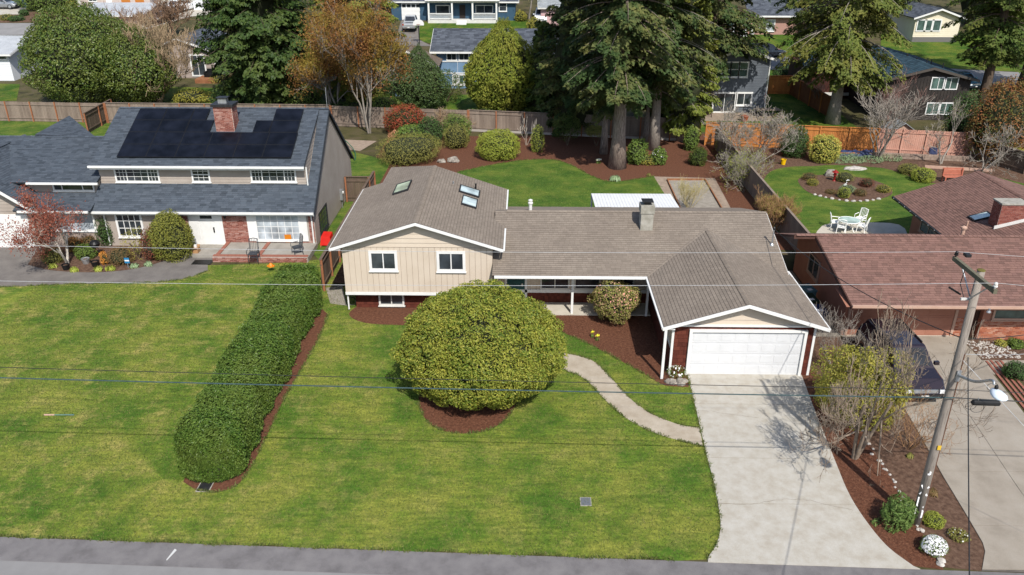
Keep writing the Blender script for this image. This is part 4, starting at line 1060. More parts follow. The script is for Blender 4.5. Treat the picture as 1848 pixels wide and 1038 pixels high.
Buf().prism([(gex0, gyf, EZ - .12), (gex0, EY, EZ - .12), (6.3, EY, EZ - .12), (6.3, gyf, EZ - .12)], (0, 0, .012)).obj('soffit', white, h1)
Buf().box(5.865, 5.975, 29.5, 29.6, 0, EZ - .1).obj('porch_post', white, h1)
# chimney, vents, service mast
chm = mat('chimney_concrete', [D(150, 146, 134), D(186, 182, 172)], 3, 0.9, 0.5, 20)
cx, cy = 6.15, 38.25; zt = PY(1168, 373, 37.95)[2]
ch = Buf().box(cx - .31, cx + .31, cy - .33, cy + .33, 3.2, zt).obj('chimney', chm, h1)
Buf().box(cx - .35, cx + .35, cy - .37, cy + .37, zt - .36, zt + .03).obj('cap_course', chm, ch)
Buf().box(cx - .15, cx + .15, cy - .15, cy + .15, zt + .03, zt + .14).obj('flue', darkmetal, ch)
Buf().prism([(cx - .28, cy - .28, zt + .2), (cx + .28, cy - .28, zt + .2), (cx + .28, cy + .28, zt + .2), (cx - .28, cy + .28, zt + .2)], (0, 0, .035)).obj('chimney_cowl', darkmetal, ch)
for q in ((-.1, -.1), (.1, .1), (.1, -.1), (-.1, .1)): pole_tube(ch, (cx + q[0], cy + q[1], zt + .13), (cx + q[0], cy + q[1], zt + .21), .02, darkmetal, 'cowl_leg')
mx_, my_ = 12.2, 36.9; mzz = mz(my_)
pole_tube(h1, (mx_, my_, mzz - .1), (mx_, my_, mzz + .85), .035, galv, 'service_mast')
Buf().lathe((mx_, my_, mzz + .8), [(.03, 0), (.07, .03), (.07, .1), (.02, .16)], 10).obj('weatherhead', black, h1)
Buf().lathe((mx_, my_, mzz - .02), [(.12, 0), (.1, .05), (.04, .12)], 10).obj('mast_flashing', galv, h1)
vp = PZ(957, 378, 3.6)
Buf().lathe((vp[0], RY + .5, RZ - .3), [(.09, 0), (.09, .5), (.13, .52), (.13, .6), (.09, .62), (.12, .72), (.05, .76)], 12).obj('roof_vent', offwhite, h1)
# hose by the basement wall
hz = [(-8.62 + .22 * math.cos(a), 35.98 - .03 * (a % .7), .42 + .22 * math.sin(a)) for a in np.arange(0, 19, .35)]
tag(Buf().tube(hz, .018, 5).obj('garden_hose', black), 'coiled black garden hose hung at the basement wall corner', 'hose')

# white metal patio cover behind the main ridge
pcm = mat('white_sheet_metal', [S(205, 206, 207), S(214, 215, 216)], 2, 0.5)
pc = thing('patio_cover', 'white ribbed metal patio cover behind the taupe roof ridge', 'patio cover', (8.5, 46, 0))
A, B_ = PZ(1067, 350, 2.2), PZ(1207, 350, 2.2)
x0, x1, y1 = A[0], B_[0] + .1, A[1]
nrib = 26
for i in range(nrib):
    a = x0 + (x1 - x0) * i / nrib; b = x0 + (x1 - x0) * (i + 1) / nrib - .012
    Buf().prism([(a, 43.9, 2.45), (b, 43.9, 2.45), (b, y1, 2.2), (a, y1, 2.2)], (0, 0, .03)).obj('rib', pcm, pc)
Buf().box(x0 - .02, x1, y1 - .04, y1 + .05, 2.05, 2.19).obj('front_beam', pcm, pc)
for x in (x0 + .05, (x0 + x1) / 2, x1 - .1): Buf().box(x - .05, x + .05, y1 - .05, y1 + .05, 0, 2.07).obj('post', pcm, pc)

# ------------------------------------------------------------------ the left neighbour: dark blue-grey roof, solar array
sh_blue = mat('shingle_slate', [D(68, 76, 86), D(86, 94, 104)], 0.9, 0.9, 0.2, 40, icols=[D(62, 70, 79), D(76, 84, 94), D(90, 98, 108), D(70, 78, 88), D(82, 91, 101)], island=.10)
slab_b = mat('roof_deck_slate', [D(46, 52, 60), D(60, 66, 74)], 3, 0.95)
taupe = mat('grey_lap_siding', [D(164, 152, 142, 1.3), D(178, 167, 157, 1.3)], 1.0, 0.75, 0.1, 30, island=.03)
brick_p = mat('brick_pinkred', [D(150, 96, 84), D(170, 120, 106)], 4, 0.9, 0.4, 40, icols=[D(128, 68, 56), D(160, 96, 82), D(176, 122, 108), D(196, 158, 146), D(140, 80, 68), D(116, 60, 52)])
h2 = thing('house', 'grey two-storey house with slate shingles and black solar panels', 'house', (-19, 47, 0))
YF, YR, ZR = 44.0, 49.5, 7.0; ex0, ex1 = -25.1, -12.15; ey, ezz = 43.55, 2.33; SM = (ZR - ezz) / (YR - ey); YB2 = 54.9
pr = [(YF, 0), (YB2, 0), (YB2, 2.5), (YR, ZR - .15), (YF, 2.6)]
Buf().prism([(-25.0, y, z) for y, z in pr], (12.7, 0, 0)).obj('wall', taupe, h2)
fr2 = fr_s(0, YF)
# right gable end: every lap board
fre = frame_((-12.3, 0, 0), (0, 1, 0), (1, 0, 0))
def gsp(z):
    if z > ZR - .3: return None
    f = max(0.0, (z - 2.5) / (ZR - .15 - 2.5)); return (YF + (YR - YF) * f, YB2 - (YB2 - YR) * f)
lap_boards(h2, fre, [.1 + .2 * i for i in range(34)], gsp, taupe, .022)
# roofs
dz_, dy_ = 4.72, 44.62
P_ = lambda x, y, z: (x, y, z)
my = lambda z: ey + (z - ezz) / SM
roof_plane(h2, [P_(ex0, ey, ezz), P_(ex1, ey, ezz), P_(ex1, 45.12, ezz + SM * (45.12 - ey)), P_(ex0, 45.12, ezz + SM * (45.12 - ey))], sh_blue, slab_b, expo=.14, tw=.34, seed=31)
roof_plane(h2, [P_(-12.75, 45.12, ezz + SM * (45.12 - ey)), P_(ex1, 45.12, ezz + SM * (45.12 - ey)), P_(ex1, YR, ZR), P_(-12.75, YR, ZR)], sh_blue, slab_b, expo=.14, tw=.34, seed=32)
DS = (ZR - dz_) / (YR - dy_); dzf = lambda y: dz_ + DS * (y - dy_) + .03
dr0, dr1 = -25.2, -12.72
roof_plane(h2, [P_(dr0, dy_, dzf(dy_)), P_(dr1, dy_, dzf(dy_)), P_(dr1, YR, dzf(YR)), P_(dr0, YR, dzf(YR))], sh_blue, slab_b, expo=.14, tw=.34, seed=33)
roof_plane(h2, [P_(ex1, 55.4, 2.2), P_(ex0, 55.4, 2.2), P_(ex0, YR, ZR), P_(ex1, YR, ZR)], sh_blue, slab_b, expo=.3, tw=.6, seed=34)
ridge_cap(h2, (ex0, YR, ZR + .03), (ex1, YR, ZR + .03), sh_blue)
# dormer front and cheek
YD = 45.1
Buf().prism([(-24.95, YD, 3.3), (-24.95, YD, 4.75), (-24.95, YR, ZR - .1), (-24.95, YR, 5.5)], (12.15, 0, 0)).obj('dormer_wall', taupe, h2)
frd = fr_s(0, YD)
lap_boards(h2, frd, [3.45 + .2 * i for i in range(7)], lambda z: (-24.95, -12.8), taupe, .022)
frc = frame_((-12.8, 0, 0), (0, 1, 0), (1, 0, 0))
lap_boards(h2, frc, [3.5 + .2 * i for i in range(16)], lambda z: (max(YD, dy_ + (z - dz_) / DS + .1), min(YR, my(z) + .02)) if my(z) > max(YD, dy_ + (z - dz_) / DS + .1) else None, taupe, .022)
gutter(h2, (-25.25, dy_ - .06, dz_ - .02), (-12.7, dy_ - .06, dz_ - .02), white); gutter(h2, (ex0, ey - .06, ezz - .04), (ex1, ey - .06, ezz - .04), white)
Buf().box(ex0, ex1, ey - .005, ey + .03, ezz - .2, ezz - .06).obj('fascia', white, h2); Buf().box(dr0, dr1, dy_, dy_ + .03, dz_ - .2, dz_ - .05).obj('fascia', white, h2)
rake_board(h2, [(ex1, ey, ezz - .03), (ex1, YR, ZR - .03), (ex1, 55.4, 2.17)], (.035, 0, 0), .2, slab_b)
pole_tube(h2, (-12.72, YD - .06, 4.6), (-12.72, YD - .06, 3.5), .04, white, 'downpipe')
pole_tube(h2, (-12.42, YF - .08, 2.2), (-12.42, YF - .08, .1), .045, white, 'downpipe'); pole_tube(h2, (-24.6, YF - .08, 2.2), (-24.6, YF - .08, .1), .045, white, 'downpipe')
def wpx(fr_, Y, x0, x1, y0, y1): 
    a = PY(x0, y0, Y); b = PY(x1, y1, Y); return a[0], b[0], b[2], a[2]
for x0, x1, sp in ((204, 290, (.27, .75)), (343, 381, None), (450, 536, (.25, .74))):
    a, b, z0, z1 = wpx(frd, YD - .03, x0, x1, 301, 329)
    if sp: window(h2, frd, a, b, z0, z1, white, None, 3, 1, .09, .07, .022, 3, 3, splits=[a + .09, a + (b - a) * sp[0], a + (b - a) * sp[1], b - .09])
    else: window(h2, frd, a, b, z0, z1, white, None, 1, 2, .09, .07, .022, 3, 2)
# ground floor front: brick, door, big window
mdr = PY(362, 420, YF)[0]; mdl = PY(400, 420, YF)[0]
bx = lambda px: PY(px, 420, YF)[0]
bricks(h2, fr2, bx(325), bx(343), .05, 2.25, brick_p, seed=5); bricks(h2, fr2, bx(405), bx(449), .05, 2.25, brick_p, seed=6)
bricks(h2, fr2, bx(449), bx(566), .05, .36, brick_p, seed=7); bricks(h2, fr2, bx(556) + .1, -12.32, .36, 2.25, brick_p, seed=8)
for a, b in ((345, 362), (391, 405)): Buf().fbox(fr2, bx(a), bx(b), 0, .05, .05, 2.25).obj('side_panel', white, h2)
dw = Buf().fbox(fr2, bx(362), bx(391), 0, .035, .12, 2.2).obj('front_door', white, h2)
Buf().fbox(fr2, bx(366), bx(387), .035, .045, 1.78, 2.05).obj('pane', glass, dw); Buf().fbox(fr2, bx(387), bx(389), .035, .1, .95, 1.25).obj('handle', black, dw)
Buf().fbox(fr2, bx(362), bx(391), 0, .12, .03, .12).obj('threshold', timber, dw)
for a, b in ((449, 463), (544, 556)): Buf().fbox(fr2, bx(a), bx(b), 0, .05, .4, 2.25).obj('shutter', white, h2)
window(h2, fr2, bx(463), bx(544), .42, 2.2, white, glass_curt, 1, 1, .1, .06, .03, 6, 4)
a, b = bx(214), bx(262); window(h2, fr2, a, b, PY(240, 428, YF)[2], 2.2, white, None, 1, 1, .12, .07, .04, 4, 3)
tag(Buf().fbox(fr2, bx(513), bx(525), .03, .05, PY(519, 438, YF)[2], PY(519, 423, YF)[2]).obj('notice_card', mat('orange_card', [D(220, 130, 20)], 3, .7)), 'orange card standing inside the big white-curtained window', 'card')
for px in (333, 411):
    q = (bx(px), YF - .1, 1.95); l = Buf().lathe((q[0], q[1], q[2] - .15), [(.03, 0), (.07, .05), (.07, .2), (.1, .22), (.02, .3)], 8); l.obj('wall_lantern', black, h2)
# solar array on the dormer slope, each module a part
pvg = glassmat('solar_glass', (0.005, 0.006, 0.010, 1), .3, .2)
def onD(x, y, h): 
    n = unit(np.array([0, -DS, 1.0])); return np.array([x, y, dzf(y)]) + n * h
def solar_module(x0, x1, y0, y1):
    b = Buf(); c = [onD(x0, y0, .10), onD(x1, y0, .10), onD(x1, y1, .10), onD(x0, y1, .10)]
    f = b.prism(c, onD(0, 0, .04) - onD(0, 0, 0)).obj('solar_panel', black, h2)
    i = .025; g = [onD(x0 + i, y0 + i, .142), onD(x1 - i, y0 + i, .142), onD(x1 - i, y1 - i, .142), onD(x0 + i, y1 - i, .142)]
    mk('cell_sheet', g, [(0, 1, 2, 3)], pvg, f)
rows = [45.2, 46.22, 47.24, 48.26, 49.28]
for r in range(4):
    y0, y1 = rows[r], rows[r + 1] - .006
    if r < 2:
        for i in range(6): x = -23.75 + i * 1.7; solar_module(x, x + 1.692, y0, y1)
    elif r == 2:
        for x, w in ((-23.75, 1.68), (-22.05, 1.68), (-20.35, 1.45), (-16.3, .98), (-15.3, 1.68)): solar_module(x, x + w, y0, y1)
    else:
        for x, w in ((-23.75, 1.68), (-22.05, 1.68), (-20.35, .95), (-15.3, 1.68)): solar_module(x, x + w, y0, y1)
# chimney
ca, cb = PY(391, 220, 47.6), PY(431, 190, 47.6); cx2, cy2 = -18.0, 47.9
fc = [frame_((cx2 - .55, cy2 - .45, 0), (1, 0, 0), (0, -1, 0)), frame_((cx2 + .55, cy2 - .45, 0), (0, 1, 0), (1, 0, 0)), frame_((cx2 + .55, cy2 + .45, 0), (-1, 0, 0), (0, 1, 0)), frame_((cx2 - .55, cy2 + .45, 0), (0, -1, 0), (-1, 0, 0))]
ct_ = 7.55
cc = Buf().box(cx2 - .55, cx2 + .55, cy2 - .45, cy2 + .45, 5.8, ct_).obj('chimney', mortar, h2)
for f, w in zip(fc, (1.1, .9, 1.1, .9)): bricks(cc, f, 0, w, 5.9, ct_, brick_p, seed=9, thick=.004)
Buf().box(cx2 - .66, cx2 + .66, cy2 - .56, cy2 + .56, ct_, ct_ + .14).obj('chimney_cap', darkmetal, cc)
Buf().box(cx2 - .3, cx2 + .2, cy2 - .2, cy2 + .2, ct_ + .14, ct_ + .42).obj('flue', galv, cc); Buf().box(cx2 - .38, cx2 + .28, cy2 - .28, cy2 + .28, ct_ + .45, ct_ + .49).obj('cowl', darkmetal, cc)
# left wing of the same house
wy, wgy, wgz = 44.9, 44.45, 3.78; wr_y, wr_z = 48.9, 5.35
Buf().prism([(-32.5, 43.95, 0), (-32.5, 52.8, 0), (-32.5, 52.8, 3.6), (-32.5, 48.9, 5.2), (-32.5, 44.95, 3.7), (-32.5, 44.95, 2.7), (-32.5, 43.95, 2.5)], (7.5, 0, 0)).obj('wall', taupe, h2)
roof_plane(h2, [(-32.8, wgy, wgz), (-24.9, wgy, wgz), (-24.9, wr_y, wr_z), (-32.8, wr_y, wr_z)], sh_blue, slab_b, expo=.14, tw=.34, seed=36)
roof_plane(h2, [(-24.9, 53.4, 3.7), (-32.8, 53.4, 3.7), (-32.8, wr_y, wr_z), (-24.9, wr_y, wr_z)], sh_blue, slab_b, expo=.3, tw=.6, seed=37)
ridge_cap(h2, (-32.8, wr_y, wr_z), (-24.9, wr_y, wr_z), sh_blue)
gutter(h2, (-29, wgy - .06, wgz - .05), (-24.8, wgy - .06, wgz - .05), white)
roof_plane(h2, [(-29.5, 43.3, 2.45), (-25.0, 43.3, 2.45), (-25.0, 44.98, 3.05), (-29.5, 44.98, 3.05)], sh_blue, slab_b, expo=.14, tw=.34, seed=38)
gutter(h2, (-29.2, 43.24, 2.4), (-25.1, 43.24, 2.4), white)
frl = fr_s(0, 44.95); a, b, z0, z1 = wpx(frl, 44.9, 94, 172, 333, 347); window(h2, frl, a, b, 3.12, 3.62, white, glass, 3, 1, .08, .06, splits=[a + .08, a + (b - a) * .22, a + (b - a) * .72, b - .08])
frl2 = fr_s(0, 43.95); window(h2, frl2, -27.6, -25.2, .98, 2.2, white, glass_curt, 2, 1, .1, .06, splits=[-27.5, -26.6, -25.3])
bricks(h2, frl2, -28.4, -25.0, .05, .9, mat('stone_facing', [D(150, 132, 120), D(176, 160, 148)], 3, .9, .4, icols=[D(140, 122, 112), D(170, 152, 140), D(186, 170, 158)]), bw=.35, bh=.14, seed=10)
# back gable over the wing, and the garage wing
gp_ = [PZ(63, 243, 4.2), PZ(125, 209, 4.9), PZ(172, 247, 4.4)]
roof_plane(h2, [gp_[0], gp_[2], gp_[1]], sh_blue, slab_b, expo=.14, tw=.34, seed=40)
gzr, gxr, gxe = 5.15, -31.9, -28.25
Buf().prism([(-35.5, 43.65, 0), (-28.7, 43.65, 0), (-28.7, 43.65, 2.5), (gxr, 43.65, 4.95), (-35.5, 43.65, 2.5)], (0, 7, 0)).obj('garage_wall', taupe, h2)
frq = fr_s(0, 43.65)
lap_boards(h2, frq, [2.3 + .2 * i for i in range(13)], lambda z: (gxr - 3.2 * (4.95 - z) / 2.45, gxr + 3.2 * (4.95 - z) / 2.45) if z < 4.9 else None, taupe, .022)
gdl = Buf().fbox(frq, -34.2, -28.95, 0, .03, .02, 2.1).obj('garage_door', white, h2)
for r in range(4): Buf().fbox(frq, -34.15, -29, .03, .042, .04 + r * .515, .04 + (r + 1) * .515 - .014).obj('section', white, gdl)
roof_plane(h2, [(gxe, 43.15, 2.62), (gxe, 44.6, 2.62), (gxe, 47.0, 2.62), (gxr, 50, gzr), (gxr, 43.15, gzr)], sh_blue, slab_b, expo=.14, tw=.34, seed=41)
roof_plane(h2, [(-35.6, 50, 2.62), (-35.6, 43.15, 2.62), (gxr, 43.15, gzr), (gxr, 50, gzr)], sh_blue, slab_b, expo=.14, tw=.34, seed=42)
rake_board(h2, [(-35.6, 43.15, 2.6), (gxr, 43.15, gzr - .02), (gxe, 43.15, 2.6)], (0, -.035, 0), .2, white)
ridge_cap(h2, (gxr, 43.15, gzr), (gxr, 50, gzr), sh_blue)
# side window with trellis on the gable end
a = PX(578, 420, -12.28); b = PX(590, 385, -12.28)
window(h2, fre, a[1], b[1], .35, 1.75, darkmetal, None, 1, 1, .06, .05, .03, 3, 4, name='basement_window')
pole_tube(h2, (-12.36, 50, 7.0), (-12.36, 50, 8.2), .02, galv, 'aerial_pole')
# patio of the left neighbour
pt = thing('brick_patio', 'raised concrete patio with brick edging and brick retaining front', 'patio', (-15.6, 42.4, 0))
Buf().box(-17.6, -12.25, 41.75, 43.98, -.05, .30).obj('patio_slab', asphalt_p if False else mat('patio_concrete', [D(150, 144, 134), D(176, 170, 160)], 1.2, .85, .3, 40, fine=.12), pt)
Buf().box(-20.3, -17.62, 42.3, 43.98, -.05, .16).obj('step', MATS['patio_concrete'], pt)
bricks(pt, fr_s(0, 41.72), -17.7, -12.3, 0, .3, brick_p, seed=12)
for i in range(25): paver_piece(-17.6 + i * .217, 41.86, 0, pt, .30, 1.0)
for i in range(25): paver_piece(-17.6 + i * .217, 41.98, 0, pt, .30, 1.0)
for x in (-17.5, -15.1):
    for i in range(18):
        paver_piece(x, 42.1 + i * .106, 0, pt, .30, 1.0)

# ------------------------------------------------------------------ the right neighbour: brown roof
sh_brn = mat('shingle_brown', [D(112, 86, 78), D(140, 107, 96)], 0.45, 0.9, 0.2, 40, icols=[D(116, 88, 79), D(130, 98, 88), D(140, 106, 95), D(124, 93, 85)], island=.10)
slab_n = mat('roof_deck_brown', [D(84, 58, 50), D(104, 74, 64)], 3, 0.95)
tan = mat('tan_siding', [D(160, 108, 88, 1.3), D(174, 122, 102, 1.3)], 1.0, 0.75, 0.1, 30, island=.03)
tan_t = mat('tan_trim', [D(196, 160, 140), D(206, 172, 152)], 2, 0.7)
brick_o = mat('brick_orange', [D(170, 100, 72), D(190, 124, 96)], 4, 0.9, 0.4, 40, icols=[D(146, 74, 52), D(184, 108, 78), D(200, 134, 104), D(214, 166, 142), D(162, 86, 64)])
h3 = thing('house', 'low tan house with brown shingle roof, brick front and brick chimney', 'house', (21, 37, 0))
ry, rz3, ey3, ez3 = 36.3, 4.0, 32.0, 2.36; S3 = (rz3 - ez3) / (ry - ey3)
Buf().prism([(14.95, y, z) for y, z in ((33.55, 0), (41, 0), (41, 2.15), (36.3, 3.86), (33.55, 2.85))], (16, 0, 0)).obj('wall', tan, h3)
roof_plane(h3, [(14.5, ey3, ez3), (31, ey3, ez3), (31, ry, rz3), (14.05, ry, rz3)], sh_brn, slab_n, expo=.15, tw=.26, lift=.010, gap=.012, seed=51)
roof_plane(h3, [(31, 41.6, 2.0), (13.6, 41.6, 2.0), (13.05, ry, rz3 - .02), (31, ry, rz3 - .02)], sh_brn, slab_n, expo=.3, tw=.6, seed=52)
ridge_cap(h3, (13.1, ry, rz3), (31, ry, rz3), sh_brn)
Buf().box(13.0, 14.1, ry - .06, ry + .02, rz3 - .2, rz3 + .01).obj('ridge_board', slab_n, h3)
gutter(h3, (14.5, ey3 - .06, ez3 - .04), (31, ey3 - .06, ez3 - .04), tan_t)
Buf().box(14.5, 31, ey3, ey3 + .03, ez3 - .2, ez3 - .03).obj('fascia', tan, h3)
rake_board(h3, [(14.5, ey3, ez3 - .02), (14.05, ry, rz3 - .02)], (-.035, 0, 0), .2, slab_n)
Buf().prism([(14.3, ey3 + .05, ez3 - .12), (31, ey3 + .05, ez3 - .12), (31, 33.6, ez3 + .1), (14.3, 33.6, ez3 + .1)], (0, 0, .01)).obj('soffit', tan, h3)
frh = frame_((14.95, 0, 0), (0, -1, 0), (-1, 0, 0))
lap_boards(h3, frh, [.1 + .25 * i for i in range(15)], lambda z: (-41, -33.55) if z < 2.1 else (-(36.3 + (3.8 - z) / .36), -max(33.55, 36.3 - (3.8 - z) / .37)) if z < 3.75 else None, tan, .02)
a, b = PX(1140 + 840 * .3854, 500, 14.93), PX(1140 + 882 * .3854, 500, 14.93)
window(h3, frh, -38.9, -37.3, 1.0, 2.1, tan_t, glass, 2, 1, .09, .06)
frr = fr_s(0, 33.55)
gd3 = Buf().fbox(frr, 15.2, 20.0, 0, .03, .02, 2.2).obj('garage_door', tan, h3)
for r in range(4):
    Buf().fbox(frr, 15.22, 19.98, .03, .042, .03 + r * .54, .03 + (r + 1) * .54 - .014).obj('section', tan, gd3)
    for c in range(4): Buf().fbox(frr, 15.3 + c * 1.18, 15.3 + c * 1.18 + 1.06, .042, .05, .11 + r * .54, .47 + r * .54).obj('panel', tan, gd3)
for a, b in ((15.08, 15.2), (20.0, 20.12)): Buf().fbox(frr, a, b, 0, .08, 0, 2.3).obj('door_trim', tan_t, h3)
Buf().fbox(frr, 15.1, 20.1, 0, .06, -.01, .06).obj('threshold', porch, h3)
bricks(h3, frr, 20.12, 20.9, .02, 1.0, brick_o, seed=13)
# projecting brick front with window
Buf().box(21.15, 31, 33.25, 34.5, -.05, 2.3).obj('front_bay', tan, h3)
frb = fr_s(0, 33.25); bricks(h3, frb, 21.15, 27, .02, 1.02, brick_o, seed=14); bricks(h3, frame_((21.15, 34, 0), (0, -1, 0), (-1, 0, 0)), 0, .76, .02, 1.02, brick_o, seed=15)
window(h3, frb, 21.55, 23.3, 1.06, 2.1, tan_t, glass_g, 1, 1, .09, .07); window(h3, frb, 24.6, 26.4, 1.06, 2.1, tan_t, glass_g, 1, 1, .09, .07)
d3 = Buf().fbox(frr, 20.95, 21.13, 0, .06, 0, 2.1).obj('front_door', mat('brown_door', [D(70, 48, 40)], 3, .6), h3)
# back wing: ridge along the depth
bx0, brx, bx1 = 22.1, 27.05, 32.0; be, br = 2.62, 4.02
Buf().prism([(x, 38, z) for x, z in ((23.4, 0), (30.7, 0), (30.7, 2.85), (27.05, 3.85), (23.4, 2.85))], (0, 8.0, 0)).obj('wall', tan, h3)
roof_plane(h3, [(bx0, 46.2, be), (bx0, 37.3, be), (brx, 37.3, br), (brx, 46.8, br)], sh_brn, slab_n, expo=.15, tw=.26, lift=.010, gap=.012, seed=53)
roof_plane(h3, [(bx1, 37.3, be), (bx1, 46.2, be), (brx, 46.8, br), (brx, 37.3, br)], sh_brn, slab_n, expo=.15, tw=.26, lift=.010, gap=.012, seed=54)
ridge_cap(h3, (brx, 37.3, br), (brx, 46.8, br), sh_brn)
gutter(h3, (bx0 - .05, 37.3, be - .06), (bx0 - .05, 46.2, be - .06), darkmetal)
for i in range(11): Buf().lathe((bx0 - .1, 38.4 + i * .75, be - .06), [(.01, 0), (.025, .015), (.025, .04), (.01, .055)], 6).obj('string_light', white, h3)
frw = frame_((23.4, 46, 0), (0, -1, 0), (-1, 0, 0)); window(h3, frw, 1.2, 4.2, 1.0, 2.1, tan_t, glass_g, 3, 1, .08, .06)
sl3 = lambda x: be + (br - be) * (x - bx0) / (brx - bx0)
cx3, cy3 = 24.9, 39.6; c3t = PY(1848 - 5, 372, 39.2)[2]
c3t = 4.55
cc = Buf().box(cx3 - .55, cx3 + .75, cy3 - .4, cy3 + .4, 3.0, c3t).obj('chimney', mortar, h3)
for f, w in ((frame_((cx3 - .55, cy3 - .4, 0), (1, 0, 0), (0, -1, 0)), 1.3), (frame_((cx3 - .55, cy3 + .4, 0), (0, -1, 0), (-1, 0, 0)), .8), (frame_((cx3 + .75, cy3 - .4, 0), (0, 1, 0), (1, 0, 0)), .8)): bricks(cc, f, 0, w, 3.1, c3t, mat('brick_red', [D(130, 70, 58), D(150, 88, 76)], 4, .9, .4, icols=[D(116, 58, 50), D(146, 82, 70), D(166, 108, 94), D(132, 72, 62)]), seed=16, thick=.004)
Buf().box(cx3 - .6, cx3 + .8, cy3 - .45, cy3 + .45, c3t, c3t + .08).obj('chimney_cap', chm, cc)
Buf().prism([(cx3 - .7, cy3 - .46, sl3(cx3 - .7) + .03), (cx3 + .85, cy3 - .46, sl3(cx3 + .85) + .03), (cx3 + .85, cy3 - .46, sl3(cx3 + .85) + .2), (cx3 - .7, cy3 - .46, sl3(cx3 - .7) + .2)], (0, .05, 0)).obj('flashing', offwhite, cc)
skylight(h3, [(23.9, 41.2, sl3(23.9)), (23.9, 40.5, sl3(23.9)), (24.9, 40.5, sl3(24.9)), (24.9, 41.2, sl3(24.9))], glass_lite)
pole_tube(h3, (23.4, 40.2, sl3(23.4)), (23.4, 40.2, sl3(23.4) + .3), .05, tan_t, 'vent_pipe')
vq = PZ(1640, 423, 3.6); Buf().lathe((21.6, 37.3, 3.2), [(.09, 0), (.09, .75), (.15, .78), (.15, .86), (.05, .92)], 10).obj('roof_vent', tan_t, h3)
vq = PZ(1788, 550, 2.6); Buf().lathe((vq[0], vq[1], ez3 + S3 * (vq[1] - ey3)), [(.1, 0), (.08, .06), (.05, .08), (.05, .16)], 8).obj('vent_pipe', galv, h3)

# ------------------------------------------------------------------ houses further back
def gable_house(name, label, x0, x1, y0, y1, z0, wh, axis, pitch, wm, rm, dm, trim, over=.45, laps=0, cat='house', shingle=(.3, .5), cap=True, seed=60, roof_t=.12):
    t = thing(name, label, cat, ((x0 + x1) / 2, (y0 + y1) / 2, z0))
    if axis == 'y':
        xm = (x0 + x1) / 2; zr = z0 + wh + pitch * (x1 - x0) / 2
        Buf().prism([(x0, y0, z0 - .6), (x1, y0, z0 - .6), (x1, y0, z0 + wh), (xm, y0, zr), (x0, y0, z0 + wh)], (0, y1 - y0, 0)).obj('wall', wm, t)
        e0, e1, ze = x0 - over, x1 + over, z0 + wh - pitch * over + roof_t; zr += roof_t; ya, yb = y0 - over, y1 + over
        roof_plane(t, [(e0, yb, ze), (e0, ya, ze), (xm, ya, zr), (xm, yb, zr)], rm, dm, expo=shingle[0], tw=shingle[1], seed=seed)
        roof_plane(t, [(e1, ya, ze), (e1, yb, ze), (xm, yb, zr), (xm, ya, zr)], rm, dm, expo=shingle[0], tw=shingle[1], seed=seed + 1)
        ridge_cap(t, (xm, ya, zr), (xm, yb, zr), rm, step=.4)
        rake_board(t, [(e0, ya, ze - .02), (xm, ya, zr - .02), (e1, ya, ze - .02)], (0, -.04, 0), .22, trim)
        if laps: lap_boards(t, fr_s(0, y0), [z0 + .1 + laps * i for i in range(int((zr - z0) / laps))], lambda z: (x0, x1) if z < z0 + wh else (lambda f: (x0 + (xm - x0) * f, x1 - (x1 - xm) * f) if f < .97 else None)((z - z0 - wh) / max(.01, zr - roof_t - z0 - wh)), wm, .022)
    else:
        ym = (y0 + y1) / 2; zr = z0 + wh + pitch * (y1 - y0) / 2
        Buf().prism([(x0, y0, z0 - .6), (x0, y1, z0 - .6), (x0, y1, z0 + wh), (x0, ym, zr), (x0, y0, z0 + wh)], (x1 - x0, 0, 0)).obj('wall', wm, t)
        ya, yb, ze = y0 - over, y1 + over, z0 + wh - pitch * over + roof_t; zr += roof_t; a, b = x0 - over, x1 + over
        roof_plane(t, [(a, ya, ze), (b, ya, ze), (b, ym, zr), (a, ym, zr)], rm, dm, expo=shingle[0], tw=shingle[1], seed=seed)
        roof_plane(t, [(b, yb, ze), (a, yb, ze), (a, ym, zr), (b, ym, zr)], rm, dm, expo=shingle[0] * 2, tw=shingle[1] * 2, seed=seed + 1)
        ridge_cap(t, (a, ym, zr), (b, ym, zr), rm, step=.4)
        Buf().box(a, b, ya - .05, ya, ze - .2, ze - .01).obj('fascia', trim, t)
        for xx, dd in ((a, -.04), (b, .04)): rake_board(t, [(xx, ya, ze - .02), (xx, ym, zr - .02), (xx, yb, ze - .02)], (dd, 0, 0), .2, trim)
        if laps: lap_boards(t, fr_s(0, y0), [z0 + .1 + laps * i for i in range(int(wh / laps))], lambda z: (x0, x1), wm, .022)
    return t
def pwin(t, Y, xa, xb, ya, yb, mf, mg=None, **k):
    """window given by its pixel rectangle on the wall plane y = Y"""
    a, b = PY(xa, ya, Y), PY(xb, yb, Y); return window(t, fr_s(0, Y), a[0], b[0], b[2], a[2], mf, mg, **k)
def prect(t, Y, xa, xb, ya, yb, m, name, d0=0, d1=.05):
    a, b = PY(xa, ya, Y), PY(xb, yb, Y); return Buf().fbox(fr_s(0, Y), a[0], b[0], d0, d1, b[2], a[2]).obj(name, m, t)
bluew = mat('blue_siding', [D(104, 134, 164, 1.3), D(122, 152, 182, 1.3)], .8, .75)
blued = mat('deep_blue_siding', [D(52, 82, 106), D(66, 98, 122)], .8, .75)
sh_grey = mat('shingle_grey', [D(74, 80, 90), D(96, 102, 112)], .9, .9, icols=[D(66, 72, 82), D(86, 92, 102), D(102, 108, 118)], island=.12)
slab_g = mat('roof_deck_grey', [D(60, 62, 66)], 3, .95)
